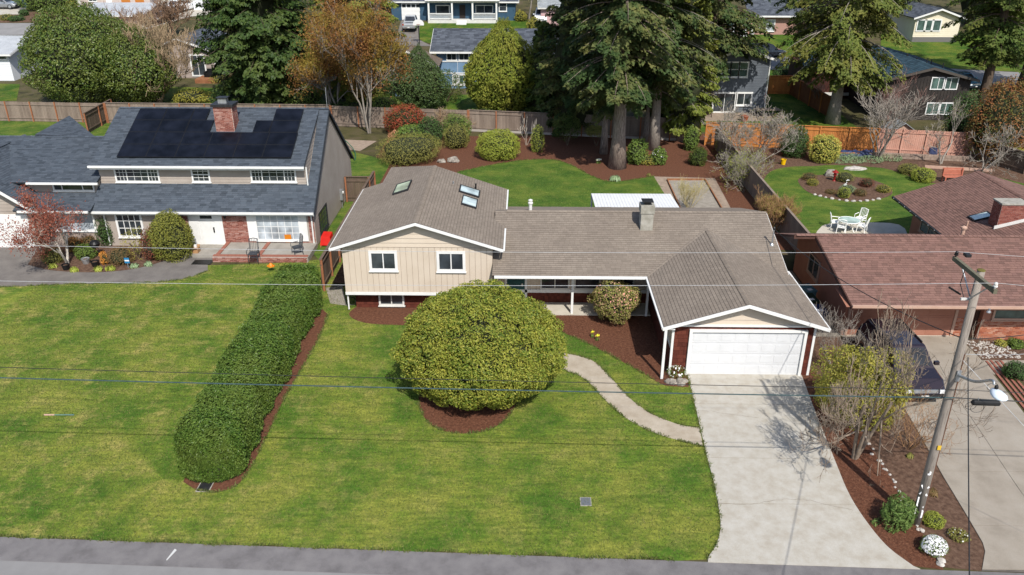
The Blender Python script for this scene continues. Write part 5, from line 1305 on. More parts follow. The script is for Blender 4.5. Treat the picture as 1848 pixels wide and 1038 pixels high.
# blue two-storey house
Yb = 89.0; zb = tz(Yb); e = PY(780, 90, Yb); l = PY(794, 165, Yb)
h4 = gable_house('house', 'pale blue two-storey house with white-framed windows and grey roof', e[0] + .4, PY(1052, 90, Yb)[0], Yb, Yb + 8.5, zb, e[2] - zb, 'x', .36, bluew, sh_grey, slab_g, white, over=.6, seed=61)
fb = fr_s(0, Yb)
for px in (806, 826, 846, 884): prect(h4, Yb, px - 1.2, px + 1.2, 90, 160, white, 'batten', 0, .05)
for a, b in ((805, 825), (827, 847)): pwin(h4, Yb, a, b, 91, 110, white, mat('amber_blind_glass', [D(70, 52, 30), D(150, 110, 60)], .9, .3, coords='Object') if False else glass, nx=2, trim=.12, sill=False)
for a, b in ((816, 826), (827, 847)): pwin(h4, Yb, a, b, 134, 153, white, glass_g, nx=2, trim=.12, sill=False)
for py in (111, 132, 154): prect(h4, Yb, 796, 890, py - 1, py + 1, white, 'band', 0, .055)
gb = thing('garage', 'low blue garage with brown-grey gable roof beside the pale blue house', 'garage', (-14.5, 86.5, tz(86)))
ga = [PY(702, 108, 85.0), PY(756, 84, 85.0), PY(793, 118, 85.0)]
Buf().prism([(ga[0][0] + .4, 85.3, 0), (ga[2][0] - .5, 85.3, 0), (ga[2][0] - .5, 85.3, ga[2][2] - .2), (ga[1][0] - .6, 85.3, ga[1][2] - 1.1), (ga[0][0] + .4, 85.3, ga[0][2] - .1)], (0, 3.5, 0)).obj('wall', bluew, gb)
gxm = ga[1][0] - 1.2; gzm = ga[0][2] + 1.0
brown_g = mat('shingle_mossy', [D(110, 96, 84), D(134, 118, 104)], .9, .9, icols=[D(104, 90, 80), D(128, 112, 98), D(96, 92, 90)])
roof_plane(gb, [(ga[0][0], 88.8, ga[0][2]), (ga[0][0], 84.6, ga[0][2]), (gxm, 84.6, gzm), (gxm, 88.8, gzm)], brown_g, slab_g, expo=.3, tw=.5)
roof_plane(gb, [(ga[2][0], 84.6, ga[2][2]), (ga[2][0], 88.8, ga[2][2]), (gxm, 88.8, gzm), (gxm, 84.6, gzm)], brown_g, slab_g, expo=.3, tw=.5)
rake_board(gb, [(ga[0][0], 84.6, ga[0][2] - .02), (gxm, 84.6, gzm - .02), (ga[2][0], 84.6, ga[2][2] - .02)], (0, -.04, 0), .2, white)
# deep blue house uphill with a porch
q = G(742, 37); Yu = q[1]; zu = q[2]
a = PY(707, 30, Yu); b = PY(930, 30, Yu)
h5 = gable_house('house', 'deep blue house uphill with white porch railing and single garage door', a[0], b[0], Yu, Yu + 9, zu, PY(742, 1, Yu)[2] - zu, 'x', .4, blued, sh_grey, slab_g, white, over=.5, seed=63)
dgo = prect(h5, Yu, 724, 758, 6, 36, white, 'garage_door', 0, .06)
for r in range(4):
    for c in range(4):
        wdt = 34 / 4; prect(dgo, Yu, 725 + c * wdt + .6, 725 + (c + 1) * wdt - 1, 7 + r * 7.2 + .8, 7 + (r + 1) * 7.2 - .8, glass if r == 0 else white, 'panel', .06, .075)
pwin(h5, Yu, 900, 915, 2, 21, white, nx=1, ny=2, trim=.12)
Yp = Yu - 1.6; zp = tz(Yp)
px0, px1 = PY(772, 30, Yp)[0], PY(898, 30, Yp)[0]
Buf().box(px0, px1, Yp, Yu, zp - .4, zp + .45).obj('porch_floor', offwhite, h5)
for px in (774, 816, 853, 896): x = PY(px, 30, Yp)[0]; Buf().box(x - .12, x + .12, Yp - .02, Yp + .2, zp + .45, zp + 3.1).obj('porch_post', white, h5)
Buf().box(px0 - .3, px1 + .3, Yp - .3, Yu, zp + 3.1, zp + 3.35).obj('porch_roof', white, h5)
for a, b in ((776, 814), (855, 894)):
    xa, xb = PY(a, 30, Yp)[0], PY(b, 30, Yp)[0]
    for zz_ in (.6, 1.3): Buf().box(xa, xb, Yp, Yp + .08, zp + zz_, zp + zz_ + .1).obj('rail', white, h5)
    bb = Buf()
    for i in range(22): x = xa + (xb - xa) * (i + .5) / 22; bb.box(x - .025, x + .025, Yp + .02, Yp + .06, zp + .7, zp + 1.3)
    bb.obj('balusters', white, h5, kind='stuff')
pwin(h5, Yu, 786, 812, 9, 26, white, nx=1, trim=.12); prect(h5, Yu, 829, 840, 9, 33, mat('dark_door', [D(44, 36, 34)], 3, .6), 'front_door', 0, .05); pwin(h5, Yu, 858, 890, 9, 24, white, nx=2, trim=.1)
for i in range(3): x0_, x1_ = PY(824, 30, Yp)[0], PY(842, 30, Yp)[0]; Buf().box(x0_, x1_, Yp - .3 * (i + 1), Yp - .3 * i, zp - .4, zp + .35 - .14 * i).obj('step', white, h5)
# pink garage
q = G(1010, 46); pk = mat('pink_siding', [D(206, 168, 170), D(218, 182, 182)], 1, .75)
h6 = gable_house('garage', 'small pink garage with pale roof and closed door uphill', PY(976, 30, q[1])[0], PY(1022, 30, q[1])[0], q[1], q[1] + 7, q[2], 2.5, 'x', .3, pk, mat('shingle_pale', [D(150, 156, 160), D(176, 182, 186)], .9, .9, island=.1), slab_g, offwhite, cat='garage', seed=65)
prect(h6, q[1], 984, 1014, 14, 44, pk, 'garage_door', 0, .05)
# grey house behind the orange fence
greyw = mat('slate_siding', [D(86, 92, 100, 1.25), D(100, 106, 114, 1.25)], .8, .75, island=.03)
q = G(1330, 204); Yg2 = q[1]; zg2 = q[2]
xa, xb = PY(1287, 150, Yg2)[0], PY(1384, 150, Yg2)[0]; zz_ = PY(1384, 104, Yg2)[2]
h7 = gable_house('house', 'slate grey two-storey house with white sliding doors behind the orange fence', xa, xb, Yg2, Yg2 + 9, zg2, zz_ - zg2, 'y', .34, greyw, sh_grey, slab_g, white, over=.5, laps=.25, seed=67)
for i, (a, b) in enumerate(((1303, 1318), (1319, 1333), (1334, 1349))): pwin(h7, Yg2 - .02, a, b, 111, 140, white, glass_g, nx=1, ny=2, trim=.12)
pwin(h7, Yg2 - .02, 1287, 1326, 166, 204, white, glass, nx=2, trim=.16, sill=False, name='sliding_door'); pwin(h7, Yg2 - .02, 1329, 1356, 166, 191, white, glass, nx=2, trim=.16)
pole_tube(h7, (xb + .06, Yg2 - .06, zz_), (xb + .06, Yg2 - .06, zg2), .06, white, 'downpipe')
xs0, xs1 = PY(1246, 170, Yg2 + 1)[0], xa
Buf().box(xs0, xs1, Yg2 + 1, Yg2 + 7, zg2 - .3, zg2 + 3.0).obj('side_extension', greyw, h7)
roof_plane(h7, [(xs0 - .3, Yg2 + .6, zg2 + 3.05), (xs1 - .02, Yg2 + .6, zg2 + 3.05), (xs1 - .02, Yg2 + 6, zg2 + 4.9), (xs0 - .3, Yg2 + 6, zg2 + 4.9)], mat('blue_metal_roof', [D(110, 126, 160), D(126, 142, 174)], 1, .5), slab_g, expo=3, tw=.5, name='extension_roof')
gutter(h7, (xs0 - .3, Yg2 + .55, zg2 + 3.0), (xs1, Yg2 + .55, zg2 + 3.0), white, .16, .3)
pwin(h7, Yg2 + 1, 1244, 1262, 153, 163, white, glass, nx=1, trim=.12)
pat = sheet('deck_paving', [(xa - 2.5, Yg2), (xb + 1.8, Yg2), (xb + 1.2, Yg2 - 3.0), (xa - 2.5, Yg2 - 3.2)], .03, paver)
# dark house
darkw = mat('dark_siding', [D(44, 40, 38, 1.2), D(58, 52, 48, 1.2)], .7, .85, island=.05)
sh_green = mat('shingle_bluegreen', [D(38, 62, 76), D(54, 80, 94)], .9, .9, icols=[D(32, 54, 66), D(48, 74, 88), D(60, 86, 100)])
Yd2 = 76.5; zd2 = tz(Yd2)
xa, xb = PY(1600, 150, Yd2)[0], PY(1752, 150, Yd2)[0]; zz_ = PY(1600, 142, Yd2)[2]
h8 = gable_house('house', 'black-brown two-storey house with blue-green roof and white windows', xa, xb, Yd2, Yd2 + 12.5, zd2, zz_ - zd2, 'y', .26, darkw, sh_green, slab_g, mat('dark_trim', [D(84, 78, 72)], 3, .7), over=.5, seed=69)
for a, b, c, d in ((1682, 1704, 139, 162), (1704.5, 1726, 139, 162), (1673, 1694, 185, 207), (1695, 1716, 185, 207)): pwin(h8, Yd2 - .01, a, b, c, d, white, glass_g, nx=2, trim=.09, sill=False)
fl8 = frame_((xa, Yd2, 0), (0, 1, 0), (-1, 0, 0))
bb = Buf()
for i in range(26): x = xa + .15 + i * (xb - xa - .3) / 25; bb.fbox(fr_s(0, Yd2), x - .02, x + .02, 0, .03, zd2, zz_)
bb.obj('battens', darkw, h8, kind='stuff')
for y0_, y1_ in ((1.0, 3.4), (5.0, 6.8)): window(h8, frame_((xa, Yd2 + y1_, 0), (0, -1, 0), (-1, 0, 0)), 0, y1_ - y0_, zz_ - 1.75, zz_ - .45, white, glass_g, 3 if y0_ < 2 else 2, 1, .09, .05, sill=False)
redw = mat('dark_red_siding', [D(66, 34, 28), D(84, 46, 38)], .8, .85)
Buf().box(xa - 4.5, xa, Yd2 + 8.5, Yd2 + 15, zd2, zd2 + 3.4).obj('side_wing', redw, h8); Buf().box(xa - 4.6, xa, Yd2 + 8.35, Yd2 + 8.5, zd2 + .55, zd2 + .85).obj('white_band', offwhite, h8)
roof_plane(h8, [(xa - 5, Yd2 + 8.1, zd2 + 3.4), (xa, Yd2 + 8.1, zd2 + 3.4), (xa, Yd2 + 12, zd2 + 4.4), (xa - 5, Yd2 + 12, zd2 + 4.4)], sh_green, slab_g, expo=.3, tw=.5)
for px, py, hh in ((1638, 97, .75), (1655, 104, .4), (1674, 106, .5), (1682, 107, .5), (1703, 114, .55)):
    p = PY(px, py, Yd2 + 6 - (px - 1638) * .07); xm = (xa + xb) / 2
    pole_tube(h8, (p[0], p[1], p[2] - hh), p, .09 if px == 1638 else .05, darkmetal, 'vent_pipe')
# cream house on the hill
q = G(1690, 76); Yc = q[1]; zc = q[2]; creamw = mat('cream_siding', [D(226, 216, 190, 1.3), D(234, 226, 204, 1.3)], .8, .75, island=.02)
xa, xb = PY(1650, 50, Yc)[0], PY(1731, 50, Yc)[0]; ze_ = PY(1690, 31, Yc)[2]
h9 = gable_house('house', 'cream house on the hill with three tall windows in its gable', xa, xb, Yc, Yc + 10, zc, ze_ - zc, 'y', .34, creamw, sh_grey, slab_g, white, over=.5, laps=.25, seed=71)
for a, b in ((1656, 1669), (1670, 1682), (1683, 1696)): pwin(h9, Yc - .02, a, b, 35, 57, white, glass_g, nx=1, ny=1, trim=.14, sill=False)
Buf().box(xa, xb, Yc - .06, Yc, zc - .4, PY(1690, 67, Yc)[2]).obj('foundation', mat('grey_foundation', [D(120, 118, 116)], 2, .9), h9)
# white house across the far street
q = G(1330, 66); Yh = q[1]; zh = q[2]; whw = mat('white_siding', [D(224, 226, 230, 1.2)], 1, .7, island=.02)
xa, xb = PY(1298, 40, Yh)[0], PY(1351, 40, Yh)[0]
h10 = gable_house('house', 'white gabled house with brick front across the far street', xa, xb, Yh, Yh + 9, zh, PY(1340, 28, Yh)[2] - zh, 'y', .36, whw, sh_grey, slab_g, white, laps=.25, seed=73)
pwin(h10, Yh - .02, 1310, 1338, 33, 50, white, glass_g, nx=2, ny=1, trim=.12)
xc = PY(1446, 40, Yh + 1)[0]
Buf().box(xb, xc, Yh + 1, Yh + 8, zh - .5, zh + 2.6).obj('wing_wall', brick_p, h10)
roof_plane(h10, [(xb + .1, Yh + .4, zh + 2.65), (xc + .4, Yh + .4, zh + 2.65), (xc + .4, Yh + 4.6, zh + 4.5), (xb + .1, Yh + 4.6, zh + 4.5)], sh_grey, slab_g, expo=.3, tw=.5)
gutter(h10, (xb + .1, Yh + .35, zh + 2.6), (xc + .4, Yh + .35, zh + 2.6), white, .14, .2)
pwin(h10, Yh + .98, 1371, 1397, 35, 57, white, glass_curt, nx=4, ny=1, trim=.12); prect(h10, Yh + 1, 1354, 1361, 44, 62, white, 'front_door', 0, .05)
# tan shingled cottage, left
q = G(365, 141); Yk = q[1]; zk = q[2]; cot = mat('cottage_shingle', [D(158, 145, 138, 1.3), D(172, 158, 150, 1.3)], .9, .8, island=.04)
xa, xb = PY(258, 110, Yk)[0], PY(398, 110, Yk)[0]
h11 = gable_house('house', 'tan shingled cottage with white glass door and blue-grey gable roof', xa, xb, Yk, Yk + 9, zk, PY(390, 96, Yk)[2] - zk, 'y', .36, cot, sh_grey, slab_g, white, laps=.28, seed=75)
pwin(h11, Yk - .02, 341, 375, 98, 138, white, glass, nx=2, trim=.16, sill=False, name='glass_door'); pwin(h11, Yk - .02, 386, 396, 104, 128, white, glass, nx=1, trim=.1)
xd0 = PY(362, 140, Yk - 1)[0]; xd1 = PY(470, 140, Yk - 1)[0]
dk = thing('timber_deck', 'low brown timber deck in front of the tan cottage', 'deck', ((xd0 + xd1) / 2, Yk - 1.6, zk))
for i in range(8): Buf().box(xd0, xd1, Yk - .35 - (i + 1) * .3, Yk - .37 - i * .3, zk + .3, zk + .38).obj('plank', timber, dk)
Buf().box(xd0, xd1, Yk - 2.78, Yk - 2.7, zk - .2, zk + .3).obj('deck_skirt', timber, dk)
# pale roofs at the upper left
q = G(200, 43); pale = mat('pale_roof', [D(176, 180, 186), D(196, 200, 204)], .8, .85, island=.05)
h12 = gable_house('house', 'house with pale grey low roof beyond the glossy evergreen', PY(150, 30, q[1])[0], PY(255, 30, q[1])[0], q[1], q[1] + 10, q[2] - 1, 2.2, 'x', .22, mat('pinkgrey_siding', [D(196, 178, 168)], 1, .8), pale, slab_g, white, seed=77)
q = G(6, 146)
h13 = gable_house('house', 'white-walled house with pale flat-pitched roof beyond the board fence', PY(-90, 110, q[1])[0], PY(17, 110, q[1])[0], q[1], q[1] + 9, q[2], PY(10, 96, q[1])[2] - q[2], 'x', .25, whw, pale, slab_g, white, over=.6, laps=.25, seed=79)
pwin(h13, q[1] - .02, -20, 14, 97, 108, white, glass, nx=2, trim=.1)
q = G(160, 17)
h14 = gable_house('house', 'pale brick house with white garage doors at the top of the hill', PY(60, 10, q[1])[0], PY(262, 10, q[1])[0], q[1] + 2, q[1] + 12, q[2], 2.7, 'x', .35, mat('pale_brick', [D(198, 180, 172), D(214, 198, 190)], 2, .85), sh_grey, slab_g, white, seed=81)
for a, b in ((137, 148), (190, 205), (262, 262)): 
    if b > a: prect(h14, q[1] + 2, a, b, -6, 16, white, 'door', 0, .06)
for a, b in ((218, 237), (243, 262)): prect(h14, q[1] + 2, a, b, -4, 13, mat('orange_wood_door', [D(196, 120, 50)], 2, .6), 'garage_door', 0, .06)
pwin(h14, q[1] + 1.98, 158, 176, -8, 3, white, glass, nx=2)
q = G(385, 20)
h15 = gable_house('shed', 'small white outbuilding at the top of the hill beside the drive', PY(345, 0, q[1])[0], PY(392, 0, q[1])[0], q[1] + .5, q[1] + 6, q[2], 2.6, 'x', .3, whw, pale, slab_g, white, cat='shed', seed=83)
# garden shed with pale roof behind the right fence
q = G(1622, 236); shd = thing('garden_shed', 'small garden shed with pale pointed roof behind the pink fence', 'shed', (q[0], q[1], q[2]))
zt_ = PY(1625, 217, q[1])[2]; wd = 1.25
Buf().box(q[0] - wd + .2, q[0] + wd - .2, q[1] - .9, q[1] + .9, 0, zt_ - .75).obj('wall', tan_t, shd)
for s in (-1, 1): Buf().prism([(q[0], q[1] - 1.1, zt_), (q[0], q[1] + 1.1, zt_), (q[0] + s * wd, q[1] + 1.1, zt_ - .85), (q[0] + s * wd, q[1] - 1.1, zt_ - .85)], (0, 0, -.06)).obj('roof_panel', MATS['shingle_pale'], shd)
Buf().prism([(q[0] - wd + .22, q[1] - .88, zt_ - .76), (q[0] + wd - .22, q[1] - .88, zt_ - .76), (q[0], q[1] - .88, zt_ - .1)], (0, .04, 0)).obj('gable', tan_t, shd)

# ------------------------------------------------------------------ fences
wood_grey = mat('weathered_boards', [D(132, 116, 104), D(156, 140, 126)], 1.5, .9, .3, 30, island=.12, stretch=(1, 1, .3))
wood_dark = mat('dark_boards', [D(98, 82, 70), D(122, 104, 90)], 1.5, .9, .3, 30, island=.12, stretch=(1, 1, .3))
wood_org = mat('cedar_boards', [D(190, 118, 58), D(212, 140, 76)], 1.5, .8, .3, 30, island=.10, stretch=(1, 1, .3))
post_org = mat('cedar_post', [D(156, 100, 68), D(174, 116, 82)], 2, .85)
wood_pink = mat('pink_boards', [D(206, 152, 132), D(218, 168, 148)], 1.5, .85, .2, 30, island=.06)
grey_kick = mat('pale_kickboard', [D(186, 178, 170)], 2, .85)
fence('board_fence', 'weathered grey board fence with orange posts below the glossy evergreen', G(-70, 217), G(196, 222), 1.85, wood_grey, post_org, side=1, cap=False)
fence('board_fence', 'short brown board fence meeting the slate back gable', G(158, 242), G(206, 214), 1.8, wood_dark, post_org, side=1)
fence('board_fence', 'weathered fence running behind the brick chimney and solar roof', G(196, 222), G(600, 226), 1.85, wood_grey, post_org, side=1)
fence('board_fence', 'sunlit grey board fence behind the budding orange maple', G(600, 228), G(846, 237), 1.9, wood_grey, post_org, side=1, cap=False)
fence('board_fence', 'grey board fence with white kickboard behind the clipped shrubs', G(846, 237), G(1262, 256), 1.9, wood_grey, post_org, side=1, kick=grey_kick)
fence('board_fence', 'weathered side fence between the gravel court and the garden', (15.9, 41.2), (15.9, 66.5), 1.75, wood_grey, wood_dark, side=1)
fence('board_fence', 'new orange cedar fence behind the variegated shrub', G(1270, 262), G(1580, 275), 1.95, wood_org, wood_org, side=1)
fence('board_fence', 'pink painted fence behind the pale-trunked bare tree', G(1580, 275), G(1752, 284), 2.0, wood_pink, wood_pink, side=1, cap=False, spacing=2.0)
fence('board_fence', 'dark brown fence running down past the yellow shrub', G(1752, 286), G(1900, 330), 1.6, wood_dark, wood_dark, side=1)
fence('board_fence', 'orange fence across the shaded yard beside the grey house', G(1384, 170), G(1424, 170), 1.9, wood_org, wood_org, side=1)
fence('board_fence', 'shaded orange-brown fence running along the dark house yard', G(1424, 170), G(1500, 215), 1.9, mat('cedar_boards_old', [D(150, 92, 54), D(168, 108, 66)], 1.5, .85, island=.1), wood_org, side=1)
fx = G(583, 526)
fence('board_fence', 'brown side fence with orange posts between hedge and beige house', (-10.55, fx[1]), (-10.45, 53.5), 1.75, wood_dark, post_org, side=1, spacing=1.9)
fence('gate', 'wooden board gate between the beige house and slate house', (-12.2, 52.2), (-10.5, 52.2), 1.75, wood_dark, post_org, side=1, spacing=1.7)['category'] = 'gate'
# low block wall in the right garden, block by block
gw_ = thing('garden_wall', 'low pale block wall under the pink fence', 'wall', (*G(1600, 286)[:2], 0))
a, b = G(1512, 281)[:2], G(1752, 292)[:2]; n = 22; bm = None
for r in range(2):
    for i in range(n):
        p0_ = a + (b - a) * (i + .5 * r) / (n + 1); p1_ = a + (b - a) * (i + 1 + .5 * r) / (n + 1)
        Buf().bar((*p0_, .11 + r * .2), (*(p1_ - (b - a) / np.linalg.norm(b - a) * .015), .11 + r * .2), .25, .19).obj('block', wallm, gw_)
a, b = G(1668, 303)[:2], G(1790, 310)[:2]
lt = thing('timber_edge', 'pale timber bed edge beside the round bright shrub', 'edging', (*((a + b) / 2), 0))
for i in range(3): Buf().bar((*(a + (b - a) * i / 3), .1), (*(a + (b - a) * (i + .98) / 3), .1), .14, .2).obj('timber', tan_t, lt)

# ------------------------------------------------------------------ leaf palettes
lf_rhodo = leafmat('leaf_rhodo', [(.06, .095, .014), (.11, .15, .022), (.17, .20, .03), (.27, .25, .045), (.08, .12, .018)], .45, .25, [(.15, .18, .025), (.28, .26, .045), (.11, .14, .022)], .9)
lf_hedge = leafmat('leaf_hedge', [(.030, .064, .010), (.056, .102, .016), (.095, .142, .026), (.042, .082, .014)], .32, .2, [(.07, .105, .02), (.10, .135, .026), (.055, .09, .016)], .7, .5)
lf_holly = leafmat('leaf_holly', [(.028, .055, .010), (.05, .085, .014), (.085, .118, .02), (.12, .135, .03)], .25, .2, [(.06, .085, .016), (.105, .12, .024), (.04, .066, .012)], .5, .6)
lf_dark = leafmat('leaf_dark', [(.025, .052, .016), (.04, .075, .02), (.055, .095, .026)], .5, .2)
lf_cedar = leafmat('leaf_cedar', [(.032, .058, .012), (.052, .082, .016), (.075, .105, .022)], .7, .25, [(.07, .09, .018), (.095, .105, .022)], .35, .2)
lf_bcedar = leafmat('leaf_bright_cedar', [(.08, .11, .018), (.115, .14, .024), (.15, .165, .03)], .7, .25, [(.10, .12, .024), (.16, .155, .035)], .35, .2)
lf_fir = leafmat('leaf_fir', [(.018, .036, .010), (.028, .050, .014), (.040, .064, .018)], .7, .2, [(.075, .088, .024), (.11, .104, .034), (.055, .072, .02)], .6, .2)  # olive patches paint sunlit branch tips into the needle colour
lf_thuja = leafmat('leaf_thuja', [(.085, .115, .016), (.135, .16, .022), (.185, .20, .03)], .7, .25, [(.13, .145, .02), (.20, .195, .035)], .5)
lf_orange = leafmat('leaf_orange_bud', [(.16, .066, .026), (.20, .088, .03), (.22, .105, .034), (.12, .055, .024)], .7, .3, [(.18, .13, .026), (.22, .17, .03), (.16, .095, .026)], .35, .2)
lf_red = leafmat('leaf_red', [(.20, .035, .022), (.28, .055, .03), (.14, .05, .02), (.10, .09, .02)], .4, .25)
lf_jmaple = leafmat('leaf_maple_red', [(.20, .062, .04), (.27, .095, .06), (.16, .05, .036)], .55, .35)
lf_green = leafmat('leaf_green', [(.07, .115, .022), (.10, .15, .03), (.135, .18, .04)], .4, .25)
lf_lime = leafmat('leaf_lime', [(.16, .20, .028), (.22, .25, .04), (.28, .29, .05)], .45, .3)
lf_gold = leafmat('leaf_gold', [(.34, .30, .06), (.42, .36, .09), (.26, .27, .05), (.16, .2, .04)], .45, .3)
lf_olive = leafmat('leaf_olive', [(.12, .12, .03), (.16, .155, .04), (.20, .185, .05)], .6, .25)
lf_brown = leafmat('leaf_brown', [(.12, .075, .03), (.16, .10, .045), (.13, .10, .035)], .6, .25)
lf_maroon = leafmat('leaf_maroon', [(.11, .03, .02), (.15, .045, .03), (.10, .06, .025)], .6, .25)
lf_silver = leafmat('leaf_silver', [(.16, .22, .12), (.22, .29, .16), (.13, .19, .08)], .6, .25)
lf_photinia = leafmat('leaf_photinia', [(.06, .09, .02), (.09, .12, .03), (.20, .06, .03), (.12, .11, .03)], .4, .25, [(.22, .07, .03), (.16, .10, .03)], .6)
lf_pieris = leafmat('leaf_pieris', [(.13, .15, .03), (.19, .19, .045), (.30, .20, .12), (.16, .17, .035)], .4, .25)
lf_ygreen = leafmat('leaf_yellowgreen', [(.17, .17, .03), (.23, .215, .04), (.30, .26, .05), (.13, .15, .03)], .55, .3)
lf_white = leafmat('petal_white', [(.75, .75, .72), (.85, .85, .82)], .6, .3); lf_yel = leafmat('petal_yellow', [(.75, .55, .03), (.85, .62, .05)], .6, .3)
lf_pink = leafmat('petal_pink', [(.55, .25, .2), (.65, .32, .25)], .6, .3)
grassb = leafmat('grass_blade', [(.05, .084, .018), (.082, .113, .026), (.118, .135, .036), (.165, .15, .06)], .7, .35)

# ------------------------------------------------------------------ big rhododendron and the hedge on the lawn
rng = np.random.default_rng(5)
c = G(872, 776); R = 3.36; rb_ = np.array([PY(872, 700, 29.6)[0] + .08, c[1] + 2.95, 0])
rt = thing('rhododendron', 'huge dome-shaped yellow-green rhododendron on the front lawn', 'shrub', rb_)
hh = 4.3; cen = rb_ + [0, 0, 1.85]; Rv = np.array([R, R * .93, hh - 1.85])
(V, Q), lf_ = clump_crown(cen, Rv, 76000, .115, rng, 120, .125, -.62, .03, .2, .2, .44, .8)
V[:, 2] = np.maximum(V[:, 2], .32); 
sw = np.interp(V[:, 2], [.3, 1.4, 2.2], [.86, 1.0, 1.0]); V[:, 0] = rb_[0] + (V[:, 0] - rb_[0]) * sw; V[:, 1] = rb_[1] + (V[:, 1] - rb_[1]) * sw
Vq = V.reshape(-1, 4, 3); cq = Vq.mean(1); fl = .22 + 1.1 * np.clip(np.abs(cq[:, 0] - rb_[0] + .1) / R - .35, 0, 1) ** 1.3 + .12 * np.sin(cq[:, 0] * 4.1) + .5 * (cq[:, 1] > rb_[1])
Vq = Vq[cq[:, 2] > fl]; V = Vq.reshape(-1, 3); Q = np.arange(len(V)).reshape(-1, 4)
mk('foliage', V, Q, lf_rhodo, rt)
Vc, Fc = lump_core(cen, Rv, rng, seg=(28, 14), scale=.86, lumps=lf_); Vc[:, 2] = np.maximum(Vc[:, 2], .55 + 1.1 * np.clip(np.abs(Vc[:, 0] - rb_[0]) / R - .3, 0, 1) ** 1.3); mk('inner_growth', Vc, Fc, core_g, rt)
segs = []
for i in range(9):
    a = rng.uniform(0, 6.28); segs.append((rb_ + np.array([[0.12 * math.cos(a), .12 * math.sin(a), -.05], [math.cos(a) * .8, math.sin(a) * .8, .6], [math.cos(a) * 2.2, math.sin(a) * 2.2, 1.4]]), np.array([.09, .07, .04])))
V, Q = tubes_fast(segs, 6); mk('stem', V, Q, bark_d, rt)

ht = thing('hedge', 'long glossy clipped laurel hedge running down the lawn to the road', 'hedge', (-11.1, 29.5, 0))
def hedge_mesh(p0, p1, w0, w1, h0, h1, n, leaf, rng):
    p0 = np.asarray(p0, float); p1 = np.asarray(p1, float); L = np.linalg.norm(p1 - p0); d = (p1 - p0) / L; s = np.array([d[1], -d[0]])
    ph = rng.uniform(0, 6, 8)
    def surf(t, a):
        """t along 0..1, a round the section 0 (right foot) .. 1 (left foot)"""
        y = np.clip(t, 0, 1) * L; w = w0 + (w1 - w0) * t; h = h0 + (h1 - h0) * t
        endf = np.clip(np.minimum(t, 1 - t) * L / .75, 0, 1); e = (1 - (1 - endf) ** 2.6) ** .45
        th = a * math.pi; sx = np.sign(np.cos(th)) * np.abs(np.cos(th)) ** .34; sz = np.abs(np.sin(th)) ** .38
        wob = 1 + .07 * np.sin(y * 1.1 + ph[0] + 2 * a) + .05 * np.sin(y * 2.9 + ph[1] + 5 * a) + .04 * np.sin(y * 5.3 + ph[2] + 7 * a)
        x = sx * w * wob * e; z = sz * h * (1 + .04 * np.sin(y * 1.3 + ph[3]) + .025 * np.sin(y * 4.7 + ph[4])) * (.35 + .65 * e)
        return x, y, z
    ss = np.linspace(-1, 1, 1600); ga = .5 + .5 * np.sign(ss) * np.abs(ss) ** 3; gx_, gy_, gz_ = surf(np.full(1600, .5), ga); cum = np.concatenate([[0], np.cumsum(np.hypot(np.diff(gx_), np.diff(gz_)))]); cum /= cum[-1]
    t = rng.random(n); a = np.interp(rng.random(n), cum, ga); ne = n // 14
    kk = rng.random(n) < .10; t[kk] = np.where(rng.random(kk.sum()) < .5, 0, 1) + 0.0; t[kk] = np.abs(t[kk] - rng.random(kk.sum()) ** 2 * .75 / L)
    x, y, z = surf(t, a)
    f = 1 - .12 * rng.random(n) ** 2 + .09 * rng.random(n) ** 7; x = x * f; z = .06 + z * f
    th = a * math.pi; N = np.stack([np.cos(th) * s[0], np.cos(th) * s[1], np.sin(th) * .9 + .1], 1)
    P = np.stack([p0[0] + d[0] * y + s[0] * x, p0[1] + d[1] * y + s[1] * x, z], 1)
    for end, dd in ():
        a2 = np.interp(rng.random(ne), cum, ga); k = np.sqrt(rng.random(ne)); x2, y2, z2 = surf(np.full(ne, .012 if end == 0 else .988), a2)
        Pe = np.stack([p0[0] + d[0] * y2 + s[0] * x2 * k, p0[1] + d[1] * y2 + s[1] * x2 * k, .06 + z2 * k], 1) - np.array([*dd, 0]) * (.22 * (k - .6))[:, None] * 1.0
        P = np.vstack([P, Pe]); N = np.vstack([N, np.tile([*dd, .35], (ne, 1))])
    tt = np.linspace(.004, .996, 40); aa = np.linspace(0, 1, 11); Vc = []
    for q in tt:
        x, y, z = surf(np.full(11, q), aa); x = x * .88; z = z * .9
        Vc += [(p0[0] + d[0] * y[i] + s[0] * x[i], p0[1] + d[1] * y[i] + s[1] * x[i], z[i] + .02) for i in range(11)]
    Fc = [(i * 11 + j, i * 11 + j + 1, (i + 1) * 11 + j + 1, (i + 1) * 11 + j) for i in range(39) for j in range(10)] + [tuple(range(11)), tuple(39 * 11 + j for j in range(11))]
    return leaf_quads(P, N, leaf, .42, rng, spread=.5), Vc, Fc
h0 = G(372, 872)
(V, Q), Vc, Fc = hedge_mesh((-11.0, 22.3), (-11.35, 37.3), 1.06, 1.1, 1.95, 2.0, 90000, .12, rng)
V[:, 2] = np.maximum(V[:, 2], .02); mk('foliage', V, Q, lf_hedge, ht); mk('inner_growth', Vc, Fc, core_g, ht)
b = Buf()
for i in range(14): b.tube([(-11.1, 23.4 + i * 1.1, 0), (-11.05, 23.4 + i * 1.1, .8)], .04, 5)
b.obj('stem', twig, ht)

